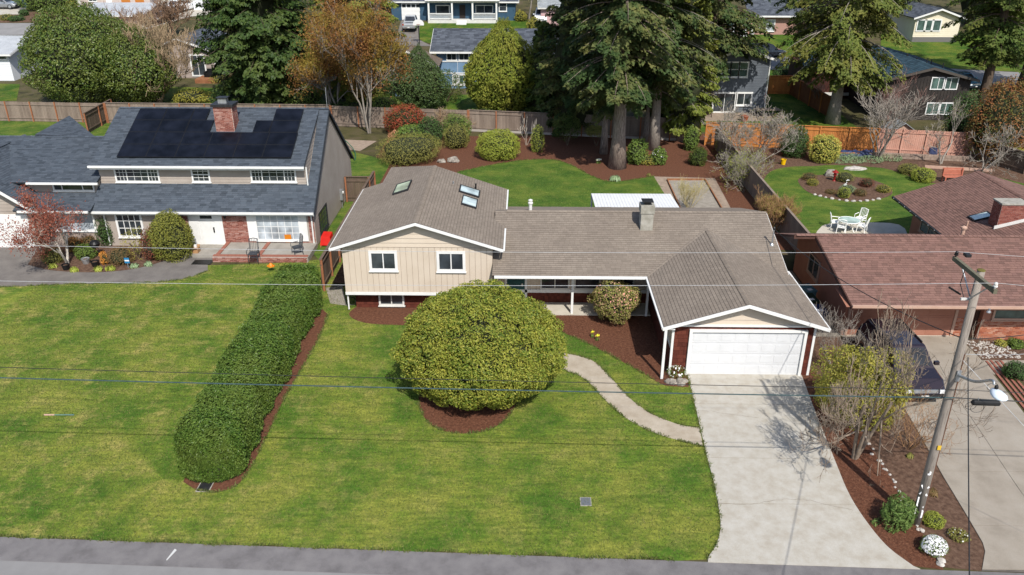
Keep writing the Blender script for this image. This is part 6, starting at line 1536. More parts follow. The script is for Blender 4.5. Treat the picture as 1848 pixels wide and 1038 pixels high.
# ------------------------------------------------------------------ shrubs
shrub('pieris', 'rounded bronze-tipped pieris shrub in front of the porch', 1118, 598, 84, 92, lf_pieris, 6500, .10, seed=3, clumps=46, cr=.27, lump=.5, lift=.35, flowers=(lf_pink, 260, .07))
shrub('daffodil_clump', 'white-flowered clump beside the garage door trim', 1222, 686, 34, 26, lf_green, 500, .10, cat='flowers', clumps=10, aspect=.2, flowers=(lf_white, 90, .075), core=False, spread=.9)
for i, (px, py) in enumerate(((1069, 610), (1078, 616))):
    p = G(px, py); t = thing('daffodil', 'single yellow daffodil blooms standing in the porch mulch bed', 'flower', p, 'daffodils by the porch')
    Buf().tube([p, p + [0, 0, .3]], .008, 4).obj('stem', lf_green, t); V, Q = leaf_quads(p + np.random.default_rng(i).normal(0, .035, (16, 3)) + [0, 0, .33], np.tile([0, -.3, 1.], (16, 1)), .09, .8, np.random.default_rng(i)); mk('blossom', V, Q, lf_yel, t)
    V, Q = leaf_quads(p + np.random.default_rng(i).normal(0, .04, (14, 3)) * [1, 1, 0] + [0, 0, .12], np.tile([0, -1., .2], (14, 1)), .22, .12, np.random.default_rng(i), T=np.tile([0, 0, 1.], (14, 1))); mk('leaves', V, Q, lf_green, t)
# left house planting
q = G(121, 479); 
t = bare_tree('japanese_maple', 'red-leaved maple with twin pale trunks beside the asphalt drive', q, 4.3, 2.5, bark_w, 5, 2, .085, 17, up=.12, spread=.62, first=.3, leaves=(lf_jmaple, 34, .11, .2), kids=(2, 3), lean=.32)
shrub('evergreen_shrub', 'tall yellow-green evergreen before the brick front door wall', 300, 476, 78, 94, leafmat('leaf_falsecypress', [(.09, .10, .02), (.13, .135, .025), (.17, .165, .03)], .6, .2), 9000, .10, seed=2, clumps=80, cr=.2, lump=.22)
shrub('purple_shrub', 'dull maroon shrub leaning against the yellow-green evergreen', 272, 474, 36, 62, lf_maroon, 1500, .09, clumps=22, lump=.2)
shrub('climbing_conifer', 'upright deep green conifer at the white downpipe', 190, 447, 40, 62, lf_dark, 2600, .10, clumps=30, cr=.3, coremat=core_g)
shrub('barberry', 'rounded red-brown shrub above the strap-leaved clumps', 211, 482, 44, 36, lf_brown, 2600, .06, clumps=26)
shrub('orange_shrub', 'small orange-leaved shrub beside the red-brown ball shrub', 187, 480, 14, 26, leafmat('leaf_orange', [(.42, .17, .03), (.5, .24, .05)], .5, .3), 500, .08, clumps=10)
shrub('orange_shrub', 'orange and green shrub behind the maple trunk', 131, 458, 28, 30, lf_orange, 900, .09, clumps=14)
shrub('russet_shrub', 'russet shrub under the stone-faced window wall', 157, 450, 30, 26, lf_brown, 900, .09, clumps=14)
shrub('green_shrub', 'leafy mid-green shrub before the grey plant pot', 149, 472, 34, 32, lf_green, 1300, .09, clumps=16)
shrub('yellow_green_shrub', 'yellow-green shrub at the foot of the maple by the drive', 88, 480, 36, 32, lf_olive, 1600, .07, clumps=18)
shrub('budding_shrub', 'pale budding shrub under the twelve-pane window', 242, 474, 44, 60, lf_ygreen, 700, .08, clumps=24, core=False, stems=9, lump=.2)
def strap_clump(name, label, px, py, w, m, n=90, L=.32, group=None, at=None, fl=None, cat='plant'):
    p = G(px, py) if at is None else np.asarray(at, float); rg = np.random.default_rng(int(px * 3 + py)); r = w / 2 / ppm(p)
    t = thing(name, label, cat, p, group)
    a = rg.uniform(0, 6.28, n); rr = r * np.sqrt(rg.random(n)) * .7; P = p + np.stack([rr * np.cos(a), rr * np.sin(a) * .8, np.full(n, L * .38)], 1)
    T = np.stack([np.cos(a) * .7, np.sin(a) * .7, np.ones(n)], 1); N = np.stack([np.cos(a), np.sin(a), np.full(n, .6)], 1)
    V, Q = leaf_quads(P, N, L, .16, rg, T=T, spread=.25); V[:, 2] = np.maximum(V[:, 2], p[2] - .01); mk('leaves', V, Q, m, t)
    if fl: V, Q = leaf_quads(P[:fl[1]] + [0, 0, L * .5], N[:fl[1]], fl[2], .9, rg); mk('blossom', V, Q, fl[0], t)
    return t
for px, py, w in ((96, 484, 22), (135, 490, 22), (178, 489, 26), (200, 488, 26), (243, 483, 26), (268, 480, 22)):
    strap_clump('daylily_clump', 'blue-green strap-leaved clump below the yellow-green evergreen' if px > 220 else 'light green strap-leaved clump along the asphalt walk edge' if px > 150 else 'lime strap-leaved clump beside the maple plant pot', px, py, w, lf_silver if px > 220 else lf_lime, 80, .35, 'strap-leaved clumps along the walk')
# back yard, left half
shrub('photinia', 'red-leaved shrub in front of the back fence', 728, 250, 74, 60, lf_red, 3800, .15, seed=1, clumps=40, cr=.25, lump=.2)
shrub('laurel', 'glossy green laurel below the red-leaved shrub', 742, 272, 74, 46, lf_green, 3600, .16, clumps=40, cr=.24)
shrub('laurel', 'dark green laurel clump beside the twin mounds', 775, 270, 46, 58, lf_dark, 2600, .14, clumps=30, cr=.26)
shrub('azalea', 'bright green rounded shrub against the back fence', 824, 262, 50, 54, lf_green, 2600, .13, clumps=30, seed=5)
shrub('azalea', 'olive-green rounded shrub in front of the bright mound', 823, 272, 44, 46, lf_olive, 2600, .10, clumps=30, seed=6)
shrub('boxwood', 'large clipped yellow-green dome beside the back lawn', 898, 294, 78, 60, lf_lime, 9000, .11, clumps=90, cr=.17, lump=.05, seed=7)
shrub('dwarf_conifer', 'small pointed golden conifer in the back mulch', 970, 277, 24, 50, lf_lime, 1500, .08, clumps=26, cr=.28, lump=.05, depth=.9)
shrub('spreading_shrub', 'wide olive shrub rising behind the taupe roof corner', 735, 306, 118, 62, lf_olive, 6500, .10, clumps=70, cr=.22, lump=.22, seed=8)
shrub('salmon_shrub', 'salmon-pink new growth shrub behind the olive spreader', 714, 270, 34, 34, leafmat('leaf_salmon', [(.42, .17, .10), (.5, .25, .15), (.25, .18, .06)], .5, .3), 1300, .12, clumps=18)
shrub('rhododendron', 'glossy rhododendron at the foot of the great fir', 1150, 300, 34, 46, lf_green, 1500, .16, clumps=22)
shrub('rhododendron', 'white-budded rhododendron between the two conifer trunks', 1190, 300, 28, 32, lf_green, 1100, .15, clumps=18, flowers=(lf_white, 24, .12))
shrub('rhododendron', 'dark evergreen shrub against the weathered side fence', 1262, 302, 32, 36, lf_cedar, 1300, .12, clumps=20, lump=.2)
shrub('camellia', 'upright green camellia in the fence corner', 1248, 274, 26, 44, lf_green, 1300, .14, clumps=20)
shrub('low_groundcover', 'yellow-green low shrub right of the great fir trunk', 1172, 300, 40, 20, lf_ygreen, 900, .1, clumps=14)
strap_clump('iris_clump', 'blue-green iris clump in front of the great fir trunk', 1110, 326, 30, lf_silver, 130, .5)
strap_clump('seedling', 'small leafy perennial beside the court corner', 1171, 318, 14, lf_olive, 50, .3)
strap_clump('hellebore', 'cream-flowered clump on the mulch left of the great fir', 1080, 295, 14, lf_green, 40, .35, fl=(leafmat('petal_cream', [(.7, .65, .35)], .6, .3), 26, .15))
t = bare_tree('twiggy_shrub', 'pale twiggy budding shrub growing on the gravel court', PZ(1244, 378), 2.3, 1.15, mat('pale_twig', [D(176, 160, 112), D(200, 186, 140)], 4, .85), 3, 12, .02, 31, 'shrub', (3, 4), .35, .5, .55, leaves=(lf_ygreen, 1, .06, .05), lean=.3)
t = bare_tree('twiggy_shrub', 'russet bare shrub beside the side fence and brown roof', G(1398, 418), 2.6, 1.6, mat('russet_twig', [D(150, 110, 78), D(176, 140, 100)], 4, .85), 5, 10, .025, 33, 'shrub', (3, 4), .5, .35, .4, leaves=(lf_ygreen, 1, .05, .06), lean=.4)
# right garden
shrub('camellia', 'dark glossy egg-shaped camellia by the orange fence', 1437, 288, 48, 60, lf_dark, 4200, .12, clumps=50, cr=.22, lump=.05)
shrub('variegated_shrub', 'yellow variegated shrub by the orange fence', 1492, 298, 52, 54, lf_gold, 3600, .13, clumps=34, cr=.26, lump=.15)
shrub('yellow_shrub', 'yellow-flowering shrub leaning over the weathered side fence', 1306, 276, 26, 42, lf_gold, 900, .12, clumps=14, core=False)
for i, (px, py, w, h, m, lab) in enumerate(((1469, 337, 20, 14, lf_ygreen, 'small yellow heather at the edge of the island bed'), (1463, 328, 26, 16, lf_brown, 'brown heather behind the small yellow heather'), (1530, 332, 34, 22, lf_olive, 'wide olive mound behind the white heron ornament'), (1533, 350, 26, 16, lf_silver, 'light green mound in the middle of the island bed'), (1526, 360, 22, 22, lf_lime, 'lime mound at the front of the island bed'), (1568, 340, 26, 18, lf_maroon, 'dark red mound in the island bed'), (1556, 356, 22, 15, lf_brown, 'brown mound in front of the dark red mound'), (1598, 350, 26, 16, lf_ygreen, 'yellow mound at the end of the island bed'), (1503, 352, 20, 10, lf_brown, 'low brown heather near the red lantern'))):
    shrub('heather', lab, px, py, w, h, m, 900, .06, 'shrub', 'mounds in the island bed', 14, .34, seed=i)
shrub('clipped_shrub', 'bright rounded shrub overlapping the olive mound by the lawn edge', 1672, 332, 40, 28, lf_lime, 2600, .08, clumps=30, cr=.25, lump=.05)
shrub('clipped_shrub', 'dull olive mound behind the bright rounded shrub', 1646, 318, 36, 22, lf_olive, 1900, .08, clumps=26, lump=.05)
for i, (px, py, w) in enumerate(((1518, 296, 44), (1546, 297, 40), (1580, 296, 40), (1614, 293, 40), (1535, 290, 36))):
    shrub('sedum_patch', 'silvery green ground cover spreading below the garden wall', px, py, w, 14, lf_silver, 600, .1, 'plant', 'silver ground cover in the right garden', 16, .3, core=False, seed=i)
shrub('photinia', 'tall red and green photinia by the dark house', 1815, 300, 110, 150, lf_photinia, 9000, .17, clumps=90, cr=.2, lump=.2, seed=4)
shrub('yellow_shrub', 'golden shrub below the tall photinia', 1838, 304, 46, 40, lf_gold, 1500, .13, clumps=20)
shrub('dark_shrub', 'dark laurel filling the corner beside the dark house', 1745, 262, 60, 90, lf_dark, 3600, .16, clumps=40)
# right verge
shrub('juniper', 'feathery green juniper at the foot of the utility pole', 1628, 966, 54, 60, leafmat('leaf_juniper', [(.05, .09, .02), (.08, .13, .03), (.11, .15, .04)], .6, .2), 2200, .16, clumps=26, aspect=.18, lump=.55, spread=.9, core=False)
shrub('clipped_shrub', 'small bright green dome shrub beside the utility pole', 1690, 957, 36, 28, lf_lime, 1600, .05, clumps=24, cr=.3, lump=.05)
shrub('candytuft', 'white-flowering mound near the road edge', 1692, 1010, 46, 38, lf_green, 900, .05, 'flowers', clumps=20, flowers=(lf_white, 900, .055))
shrub('sparse_perennial', 'straggly green plant with few white flowers by the aggregate drive', 1736, 982, 34, 24, lf_olive, 420, .07, 'plant', clumps=12, core=False, flowers=(lf_white, 30, .05))
strap_clump('dry_grass_clump', 'dry tan grass clump beside the pole base', 1683, 893, 28, lf_brown, 60, .35)
strap_clump('dry_grass_clump', 'small green tuft in the dark soil by the bare tree', 1642, 826, 18, lf_olive, 50, .25)
shrub('yellow_dwarf_shrub', 'small golden shrub under the brick front window', 1810, 628, 20, 14, lf_gold, 500, .06, clumps=10)
shrub('green_dwarf_shrub', 'mid-green low shrub beside the small golden shrub', 1838, 632, 28, 20, lf_green, 800, .08, clumps=12)
shrub('dark_shrub', 'dark shrub in the soil bed across the brick border', 1838, 690, 40, 36, lf_dark, 1200, .08, clumps=16)
# tree and bush by the driveway
q = G(1541, 826)
bare_tree('bare_tree', 'leafless multi-stemmed tree between the two driveways', q, 7.3, 3.0, mat('bark_cherry', [D(138, 122, 106), D(170, 152, 134)], 7, .85, .4, 20), 7, 3, .075, 7, up=.16, spread=.55, first=.25, kids=(2, 3), lean=.22, minr=.006)
shrub('forsythia', 'yellow-green bush behind the leafless multi-stemmed tree', 1562, 770, 150, 168, lf_ygreen, 10000, .11, clumps=60, cr=.27, lump=.5, at=(13.0, 25.0, 0), core=False, stems=10, seed=9, lift=.5)
bare_tree('twiggy_shrub', 'russet leafless shrub beside the black car', (14.35, 24.8, 0), 2.4, 1.6, MATS['russet_twig'], 5, 7, .022, 19, 'shrub', (2, 3), .6, .2, .35, lean=.4, minr=.004)
bare_tree('twiggy_shrub', 'fine leafless shrub between the two garages', (13.6, 30.4, 0), 3.2, 1.6, bark_g, 5, 6, .022, 23, 'shrub', (2, 3), .5, .3, .35, lean=.3, minr=.004)

# ------------------------------------------------------------------ bare trees at the back
q = G(1350, 300)
bare_tree('bare_shrub', 'large grey leafless shrub beside the side fence', q, 5.4, 3.3, bark_g, 6, 9, .05, 41, 'shrub', (2, 3), .6, .25, .3, lean=.35, minr=.011, leaves=(lf_olive, 1, .06, .2))
bare_tree('bare_shrub', 'wispy leafless shrub rising over the side fence corner', G(1335, 335), 3.0, 2.0, bark_g, 5, 7, .03, 42, 'shrub', (3, 3), .6, .25, .4, lean=.4, minr=.008, leaves=(lf_lime, 2, .07, .2))
bare_tree('bare_tree', 'pale multi-trunked leafless tree in front of the pink fence', G(1582, 287), 6.2, 3.6, bark_g, 5, 6, .07, 43, 'tree', (2, 3), .5, .3, .35, lean=.2, minr=.012)
bare_tree('bare_tree', 'leafless tree with red-tinged twigs before the dark house', G(1590, 240), 5.6, 3.4, mat('reddish_twig', [D(122, 92, 84), D(150, 118, 108)], 4, .85), 5, 6, .05, 44, 'tree', (2, 3), .5, .4, .35, lean=.25, minr=.009)
bare_tree('bare_tree', 'leafless fruit tree shading the middle of the pink fence', G(1698, 296), 5.0, 3.0, bark_g, 5, 2, .08, 45, 'tree', (2, 3), .6, .25, .3, lean=.2, minr=.009, leaves=(lf_olive, 1, .08, .1))
bare_tree('bare_tree', 'spreading leafless tree beside the brown roof peak', G(1772, 308), 4.2, 3.0, bark_g, 5, 4, .06, 46, 'tree', (2, 3), .65, .12, .3, lean=.4, minr=.009)
bare_tree('bare_tree', 'small leafless tree in the shaded yard by the dark house', G(1475, 196), 3.2, 1.6, bark_g, 4, 3, .05, 47, 'tree', (2, 3), .5, .35, .35, minr=.01)
bare_tree('bare_tree', 'thin leafless sapling by the sliding doors of the grey house', G(1286, 212), 3.0, 1.4, bark_d, 4, 2, .04, 48, 'tree', (2, 3), .6, .3, .35, minr=.01)
bare_tree('bare_tree', 'tan leafless tree tangled before the shingled cottage', G(290, 186), 9.5, 5.0, mat('tan_twig', [D(150, 126, 98), D(180, 158, 128)], 4, .85), 6, 9, .09, 49, 'tree', (2, 3), .55, .28, .28, lean=.3, minr=.019)
bare_tree('bare_tree', 'brown leafless thicket beside the glossy evergreen', G(250, 130), 8.0, 5.0, mat('brown_twig', [D(126, 98, 76), D(152, 122, 98)], 4, .85), 6, 7, .08, 50, 'tree', (2, 3), .55, .3, .3, lean=.35, minr=.02)
bare_tree('bare_tree', 'russet leafless tree beside the parked white car', G(300, 75), 7.0, 4.5, MATS['brown_twig'], 6, 6, .08, 51, 'tree', (2, 3), .55, .3, .3, lean=.35, minr=.022)
q = G(667, 240)
bare_tree('maple_tree', 'tall maple in orange and yellow bud behind the slate house', q, 12.8, 3.5, bark_g, 5, 4, .10, 52, 'tree', (3, 3), .5, .28, .17, leaves=(lf_orange, 30, .17, .40), lean=.12, minr=.013)
bare_tree('maple_tree', 'orange budding tree rising behind the slate roof ridge', G(606, 208), 9.6, 3.4, bark_g, 5, 4, .10, 53, 'tree', (3, 3), .5, .28, .17, leaves=(lf_orange, 28, .18, .42), lean=.15, minr=.013)
bare_tree('ornamental_tree', 'small tree in pale blossom by the deep blue house', G(955, 40), 7.5, 3.2, bark_g, 4, 1, .16, 54, 'tree', (3, 3), .6, .25, .4, leaves=(leafmat('leaf_paleblossom', [(.42, .36, .18), (.5, .45, .28)], .5, .3), 6, .2, .4), minr=.02)
bare_tree('bare_shrub', 'tan leafless hedge in front of the back fence', G(818, 240), 2.2, 2.4, MATS['tan_twig'], 4, 12, .02, 55, 'shrub', (3, 4), .5, .4, .45, lean=.5, minr=.01)
bare_tree('bare_shrub', 'pale leafless sapling before the grey back fence', G(950, 262), 2.6, .8, bark_w, 3, 3, .02, 56, 'shrub', (2, 3), .4, .5, .4, minr=.009)

# ------------------------------------------------------------------ evergreen trees
def H_at(px, py, Y): return PY(px, py, Y)[2]
q = G(135, 205); b_ = (q[0], q[1] + 3.6, tz(q[1] + 3.6))
dense_tree('holly_tree', 'big glossy broadleaf evergreen rising above the board fence', b_, H_at(150, 8, b_[1]), (5.2, 4.6), lf_holly, 61, 26000, .24, 90, .2, -.95, .3, lambda h: np.interp(h, [0, .25, .6, 1], [.9, 1.05, 1.0, .8]), lump=.16)
q = G(225, 205); b_ = (q[0], q[1] + 3.6, tz(q[1] + 3.6))
dense_tree('holly_tree', 'second glossy evergreen merging into the leafless thicket', b_, H_at(215, 48, b_[1]), (3.9, 3.8), lf_holly, 62, 15000, .24, 110, .17, -.95, .3, lambda h: np.interp(h, [0, .3, 1], [.95, 1.05, .6]), lump=.16)
cone = lambda h: np.interp(h, [0, .15, .5, .85, 1], [.95, 1.12, 1.0, .62, .3])
q = G(755, 208); b_ = (q[0], q[1] + 2.2, tz(q[1] + 2.2))
dense_tree('evergreen_tree', 'dark twin-topped evergreen in front of the blue garage', b_, H_at(745, 84, b_[1]), (3.0, 2.4), leafmat('leaf_darkever', [(.03, .055, .018), (.05, .08, .025), (.07, .10, .03)], .45, .2), 63, 12000, .2, 100, .17, -.95, .2, lambda h: np.interp(h, [0, .35, .7, 1], [1.1, 1.05, .6, .25]), lump=.22)
q = G(905, 218)
dense_tree('cedar_tree', 'broad yellow-green cedar before the pale blue house', (q[0], q[1] + 2.4, tz(q[1] + 2.4)), H_at(905, 46, q[1] + 2.4), (3.5, 3.0), lf_thuja, 64, 17000, .32, 120, .17, -.97, .1, lambda h: np.interp(h, [0, .2, .5, .8, 1], [.92, 1.12, 1.05, .74, .4]), lump=.14, aspect=.35, droop=.7)
q = G(978, 222)
conifer('cedar_tree', 'narrow dark cedar beside the broad yellow-green cedar', (q[0], q[1] + 2.4, tz(q[1] + 2.4)), H_at(975, 40, q[1] + 2.4), .3, 2.2, lf_cedar, 65, 220, 150, .2, .25, .42, .5, .3, .3, .25, bark_d, core=.6)
q = G(1035, 242)
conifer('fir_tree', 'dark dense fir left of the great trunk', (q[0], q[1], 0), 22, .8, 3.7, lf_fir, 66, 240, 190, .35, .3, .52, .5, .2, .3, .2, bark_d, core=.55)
q = G(1115, 306)
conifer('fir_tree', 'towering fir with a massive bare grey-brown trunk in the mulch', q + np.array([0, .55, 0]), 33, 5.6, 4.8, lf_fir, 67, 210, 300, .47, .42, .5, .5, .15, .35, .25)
q = G(1090, 279)
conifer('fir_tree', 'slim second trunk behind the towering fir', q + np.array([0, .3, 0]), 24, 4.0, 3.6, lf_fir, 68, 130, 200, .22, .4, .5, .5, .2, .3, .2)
q = G(1077, 262)
shrub('golden_cypress', 'small golden cypress tuft on a thin trunk', 1077, 268, 38, 40, lf_olive, 1200, .14, 'tree', None, 16, .36, lift=.9, core=False)
shrub('bamboo_clump', 'slender green multi-stemmed shrub before the grey fence', 1024, 268, 50, 60, lf_cedar, 1100, .12, 'shrub', None, 20, .3, lift=.6, core=False, stems=8)
q = G(1176, 272)
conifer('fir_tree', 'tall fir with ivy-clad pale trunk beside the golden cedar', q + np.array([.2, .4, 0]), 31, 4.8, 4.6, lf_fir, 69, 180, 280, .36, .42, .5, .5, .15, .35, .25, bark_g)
q = G(1167, 262)
conifer('fir_tree', 'thin leaning conifer stem close to the ivy-clad trunk', q + np.array([0, .8, 0]), 17, 3, 2.6, lf_cedar, 70, 100, 160, .18, .4, .45, .5, .25, .3, .2, bark_g, lean=(.6, .2))
q = G(1234, 256)
conifer('cedar_tree', 'golden-green drooping cedar over a grey stump by the fence corner', q + np.array([0, .6, 0]), 13.5, 1.4, 3.0, lf_bcedar, 71, 190, 190, .5, .35, .42, .5, .3, .6, .25, bark_g, core=.5)
q = G(1205, 250)
conifer('cedar_tree', 'green cedar filling the gap between the fir trunks', q + np.array([0, 1.2, 0]), 12, .8, 2.5, lf_cedar, 72, 150, 150, .25, .3, .42, .5, .3, .4, .25, bark_d, core=.55)
q = G(1272, 205)
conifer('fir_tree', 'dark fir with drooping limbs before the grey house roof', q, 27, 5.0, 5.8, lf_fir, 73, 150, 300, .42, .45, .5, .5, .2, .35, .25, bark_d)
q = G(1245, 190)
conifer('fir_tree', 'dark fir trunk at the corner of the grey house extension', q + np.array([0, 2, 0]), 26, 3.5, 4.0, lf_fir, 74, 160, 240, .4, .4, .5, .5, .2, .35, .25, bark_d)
q = G(1504, 224)
conifer('cedar_tree', 'great drooping cedar with straight grey trunk between the back houses', q + np.array([0, .3, 0]), 27, H_at(1500, 128, q[1]), 5.6, leafmat('leaf_cedar_mid', [(.05, .075, .014), (.08, .10, .02), (.11, .125, .026)], .7, .25, [(.10, .11, .022), (.135, .125, .03)], .35, .2), 75, 230, 300, .48, .5, .46, .5, .12, .8, .3, bark_g)
q = G(1437, 136)
conifer('cedar_tree', 'ivy-wrapped cedar beside the far street', q, 26, 5.0, 3.8, lf_cedar, 76, 120, 160, .35, .4, .5, .5, .2, .5, .25, bark_d)
q = G(1765, 214)
conifer('fir_tree', 'dark fir trunk standing beside the dark house corner', q, 25, 5.5, 4.4, lf_cedar, 77, 160, 200, .45, .42, .5, .5, .2, .35, .25, bark_d)
q = G(1838, 168)
conifer('fir_tree', 'great fir trunk behind the tall photinia', q + np.array([.4, 0, 0]), 28, 4.6, 6.2, lf_cedar, 78, 180, 220, .6, .42, .5, .5, .2, .4, .25, bark_d)
q = G(480, 196)
conifer('cedar_tree', 'massive dark cedar behind the slate roof ridge', q + np.array([-.4, 2.6, 0]), 21, 1.2, 6.2, leafmat('leaf_cedar_dark', [(.018, .038, .009), (.03, .055, .013), (.048, .075, .017)], .55, .2, [(.035, .056, .012), (.06, .08, .018)], .3), 79, 460, 300, .5, .32, .5, .6, .25, .75, .35, bark_d, core=.48)
q = G(545, 205)
shrub('evergreen_shrub', 'feathery green shrub behind the slate roof ridge', 548, 200, 60, 44, lf_green, 2200, .16, clumps=30, cr=.26, lump=.2)
q = G(648, 186)
conifer('cedar_tree', 'sunlit yellow-green cedar behind the budding maple', q, 24, .8, 5.2, lf_bcedar, 80, 240, 230, .45, .3, .5, .5, .25, .5, .35, bark_d, core=.55)
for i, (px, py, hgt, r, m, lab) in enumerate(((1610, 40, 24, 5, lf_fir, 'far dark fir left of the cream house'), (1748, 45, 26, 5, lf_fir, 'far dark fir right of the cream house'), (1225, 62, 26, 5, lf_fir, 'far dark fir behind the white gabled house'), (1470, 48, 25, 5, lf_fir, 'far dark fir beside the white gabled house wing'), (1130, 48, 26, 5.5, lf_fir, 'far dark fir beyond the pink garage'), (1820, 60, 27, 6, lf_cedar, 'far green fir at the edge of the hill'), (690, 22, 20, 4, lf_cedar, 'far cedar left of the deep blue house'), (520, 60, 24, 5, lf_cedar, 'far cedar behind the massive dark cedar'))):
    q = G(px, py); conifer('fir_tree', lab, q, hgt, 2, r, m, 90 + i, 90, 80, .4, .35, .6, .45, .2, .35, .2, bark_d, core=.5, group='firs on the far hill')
for px, py, w, h_, m_, lab in ((592, 214, 70, 34, lf_dark, 'dark shrub behind the sunlit board fence under the maple'), (640, 212, 60, 30, lf_cedar, 'green shrub behind the sunlit board fence beside the maple trunk'), (694, 212, 56, 40, lf_green, 'leafy green shrub between the maple and the twin-topped evergreen'), (338, 190, 60, 26, lf_ygreen, 'yellow-green shrub below the tan leafless tree'), (405, 196, 70, 30, lf_dark, 'dark shrub row below the cottage deck'), (870, 226, 60, 30, lf_cedar, 'green shrub behind the white-kickboard fence'), (1010, 232, 70, 40, lf_dark, 'dark undergrowth behind the white-kickboard fence'), (1420, 150, 40, 30, lf_dark, 'dark shrub in the shaded yard by the far street'), (1560, 150, 60, 34, lf_dark, 'dark shrub beside the red side wing of the dark house')):
    shrub('understorey_shrub', lab, px, py, w, h_, m_, 1500, .18, clumps=20, cr=.3, lump=.25)
dense_tree('clipped_hedge', 'tall clipped green hedge above the street corner', G(75, 24) + np.array([0, 2, 0]), 3.4, (4.6, 1.8), lf_green, 85, 5000, .22, 60, .2, -.95, .05, lump=.04, cat='hedge')
shrub('yellow_shrub', 'golden conifer beside the pale brick house', 128, 20, 20, 22, lf_gold, 600, .2, clumps=12)
shrub('yellow_shrub', 'yellow-green shrub right of the deep blue house', 940, 40, 20, 20, lf_ygreen, 700, .2, clumps=12)
shrub('yellow_shrub', 'golden shrub beside the pink garage', 964, 58, 26, 26, lf_ygreen, 900, .2, clumps=14)
for i, (px, py, w) in enumerate(((8, 38, 22), (25, 40, 26), (40, 30, 16))): shrub('low_shrub', 'low dark clipped shrub in the bed at the street corner' if i else 'low olive shrub in the bed at the street corner', px, py, w, 12, lf_dark if i else lf_olive, 500, .2, 'shrub', 'low shrubs at the street corner', 12)
shrub('leafy_shrub', 'loose green shrub before the blue house windows', 805, 190, 60, 60, lf_cedar, 1500, .18, clumps=26, core=False, lump=.25, stems=6)
shrub('flowering_shrub', 'yellow daisies and pots on the cottage deck edge', 395, 152, 40, 16, lf_ygreen, 700, .14, clumps=14)
shrub('flowering_shrub', 'yellow-flowered patch below the cottage deck', 372, 186, 36, 14, lf_gold, 600, .12, clumps=14)
shrub('rose_bush', 'small pink-tipped rose bush behind the orange fence', 1410, 220, 22, 16, lf_green, 500, .12, clumps=10, flowers=(lf_pink, 40, .12))

# ------------------------------------------------------------------ utility pole, street lamp, cables
pole_w = mat('pole_wood', [D(142, 132, 122), D(164, 154, 144), D(122, 112, 104)], 4, .9, .6, 16, stretch=(4, 4, .35))
arm_w = mat('crossarm_wood', [D(104, 100, 84), D(130, 124, 104)], 4, .9, .5, 16)
pb = G(1652, 944); PXp, PYp = pb[0], pb[1]; top = PY(1771, 488, PYp)[2]
up = thing('utility_pole', 'weathered wooden utility pole with crossarm and white painted marks', 'utility pole', (PXp, PYp, 0))
tx = PY(1771, 488, PYp)[0]
def pole_at(z): return np.array([PXp + (tx - PXp) * z / top, PYp, z])
Buf().tube([pole_at(-.3), pole_at(3), pole_at(6), pole_at(top)], [.15, .135, .118, .105], 14).obj('pole_shaft', pole_w, up, smooth=True)
Buf().lathe(pole_at(top), [(.115, 0), (.10, .02), (.03, .03)], 12).obj('pole_top', mat('moss', [D(96, 92, 40), D(120, 112, 56)], 5, .95), up)
zc_ = top - .12
a0 = np.array([tx - .18, PYp + 1.15, zc_]); a1 = np.array([tx - .18, PYp - 1.15, zc_])
Buf().bar(a0, a1, .10, .13).obj('crossarm', arm_w, up)
for y in (-.75, .75): Buf().bar((tx - .14, PYp + y, zc_ - .06), (tx - .1, PYp, zc_ - .75), .03, .03).obj('brace', galv, up)
ins = []
for y in (1.08, -1.08):
    p = np.array([tx - .18, PYp + y, zc_ + .06]); ins.append(p + [0, 0, .17])
    Buf().lathe(p, [(.02, 0), (.02, .05), (.06, .06), (.06, .09), (.035, .1), (.05, .12), (.05, .16), (.025, .19)], 10).obj('insulator', offwhite if y < 0 else black, up)
Buf().box(tx + .05, tx + .2, PYp + .95, PYp + 1.15, zc_ + .1, zc_ + .18).obj('fuse_box', darkmetal, up)
Buf().tube([(tx - .16, PYp + .5, zc_ - .05), (tx - .22, PYp + .45, zc_ - .5), (tx - .2, PYp + .15, zc_ - .8)], .012, 5).obj('jumper_wire', cable, up)
Buf().bar((tx - .6, PYp + .3, zc_ - .55), (tx - .25, PYp + .25, zc_ - .75), .05, .05).obj('cutout_arm', black, up); Buf().bar((tx - .3, PYp + .1, zc_ - .82), (tx - .02, PYp + .1, zc_ - .82), .06, .06).obj('bracket', offwhite, up)
Buf().tube([pole_at(.0) + [.16, -.03, 0], pole_at(3) + [.15, -.03, 0], pole_at(6.4) + [.14, -.03, 0]], .016, 6).obj('conduit', mat('rust_conduit', [D(120, 84, 66)], 3, .8), up)
# white painted marks up the shaft
pm = mat('white_marking', [S(235, 235, 235)], 4, .7)
def pole_mark(strokes, zc, sc):
    b = Buf()
    for (x0, z0), (x1, z1) in strokes:
        f = lambda x, z: pole_at(zc + z * sc) + [math.sin(x * sc * .62 / .15 - .45) * .152, -math.cos(x * sc * .62 / .15 - .45) * .152, 0]
        b.bar(f(x0, z0), f(x1, z1), .05, .02, up=(0, -1, 0))
    b.obj('painted_mark', pm, up)
# letters lie sideways, read up the shaft
pole_mark([((-.5, -.5), (.5, .5)), ((-.5, .5), (.5, -.5))], 1.42, .36)
pole_mark([((-.5, -.5), (.5, -.5)), ((-.5, -.5), (-.5, .5))], .95, .34)
pole_mark([((-.5, -.4), (.5, -.4)), ((.5, -.4), (.5, .4)), ((.5, .4), (-.5, .4)), ((-.5, .4), (-.5, -.4)), ((-.5, 0), (.5, 0))], .5, .34)
pole_mark([((-.3, -.5), (.4, -.5)), ((.4, -.5), (.4, .3))], 2.15, .14)
Buf().box(PXp - .06, PXp + .05, PYp - .175, PYp - .15, 3.05, 3.2).obj('yellow_tag', mat('tag_yellow', [D(230, 190, 60)], 3, .6), up)
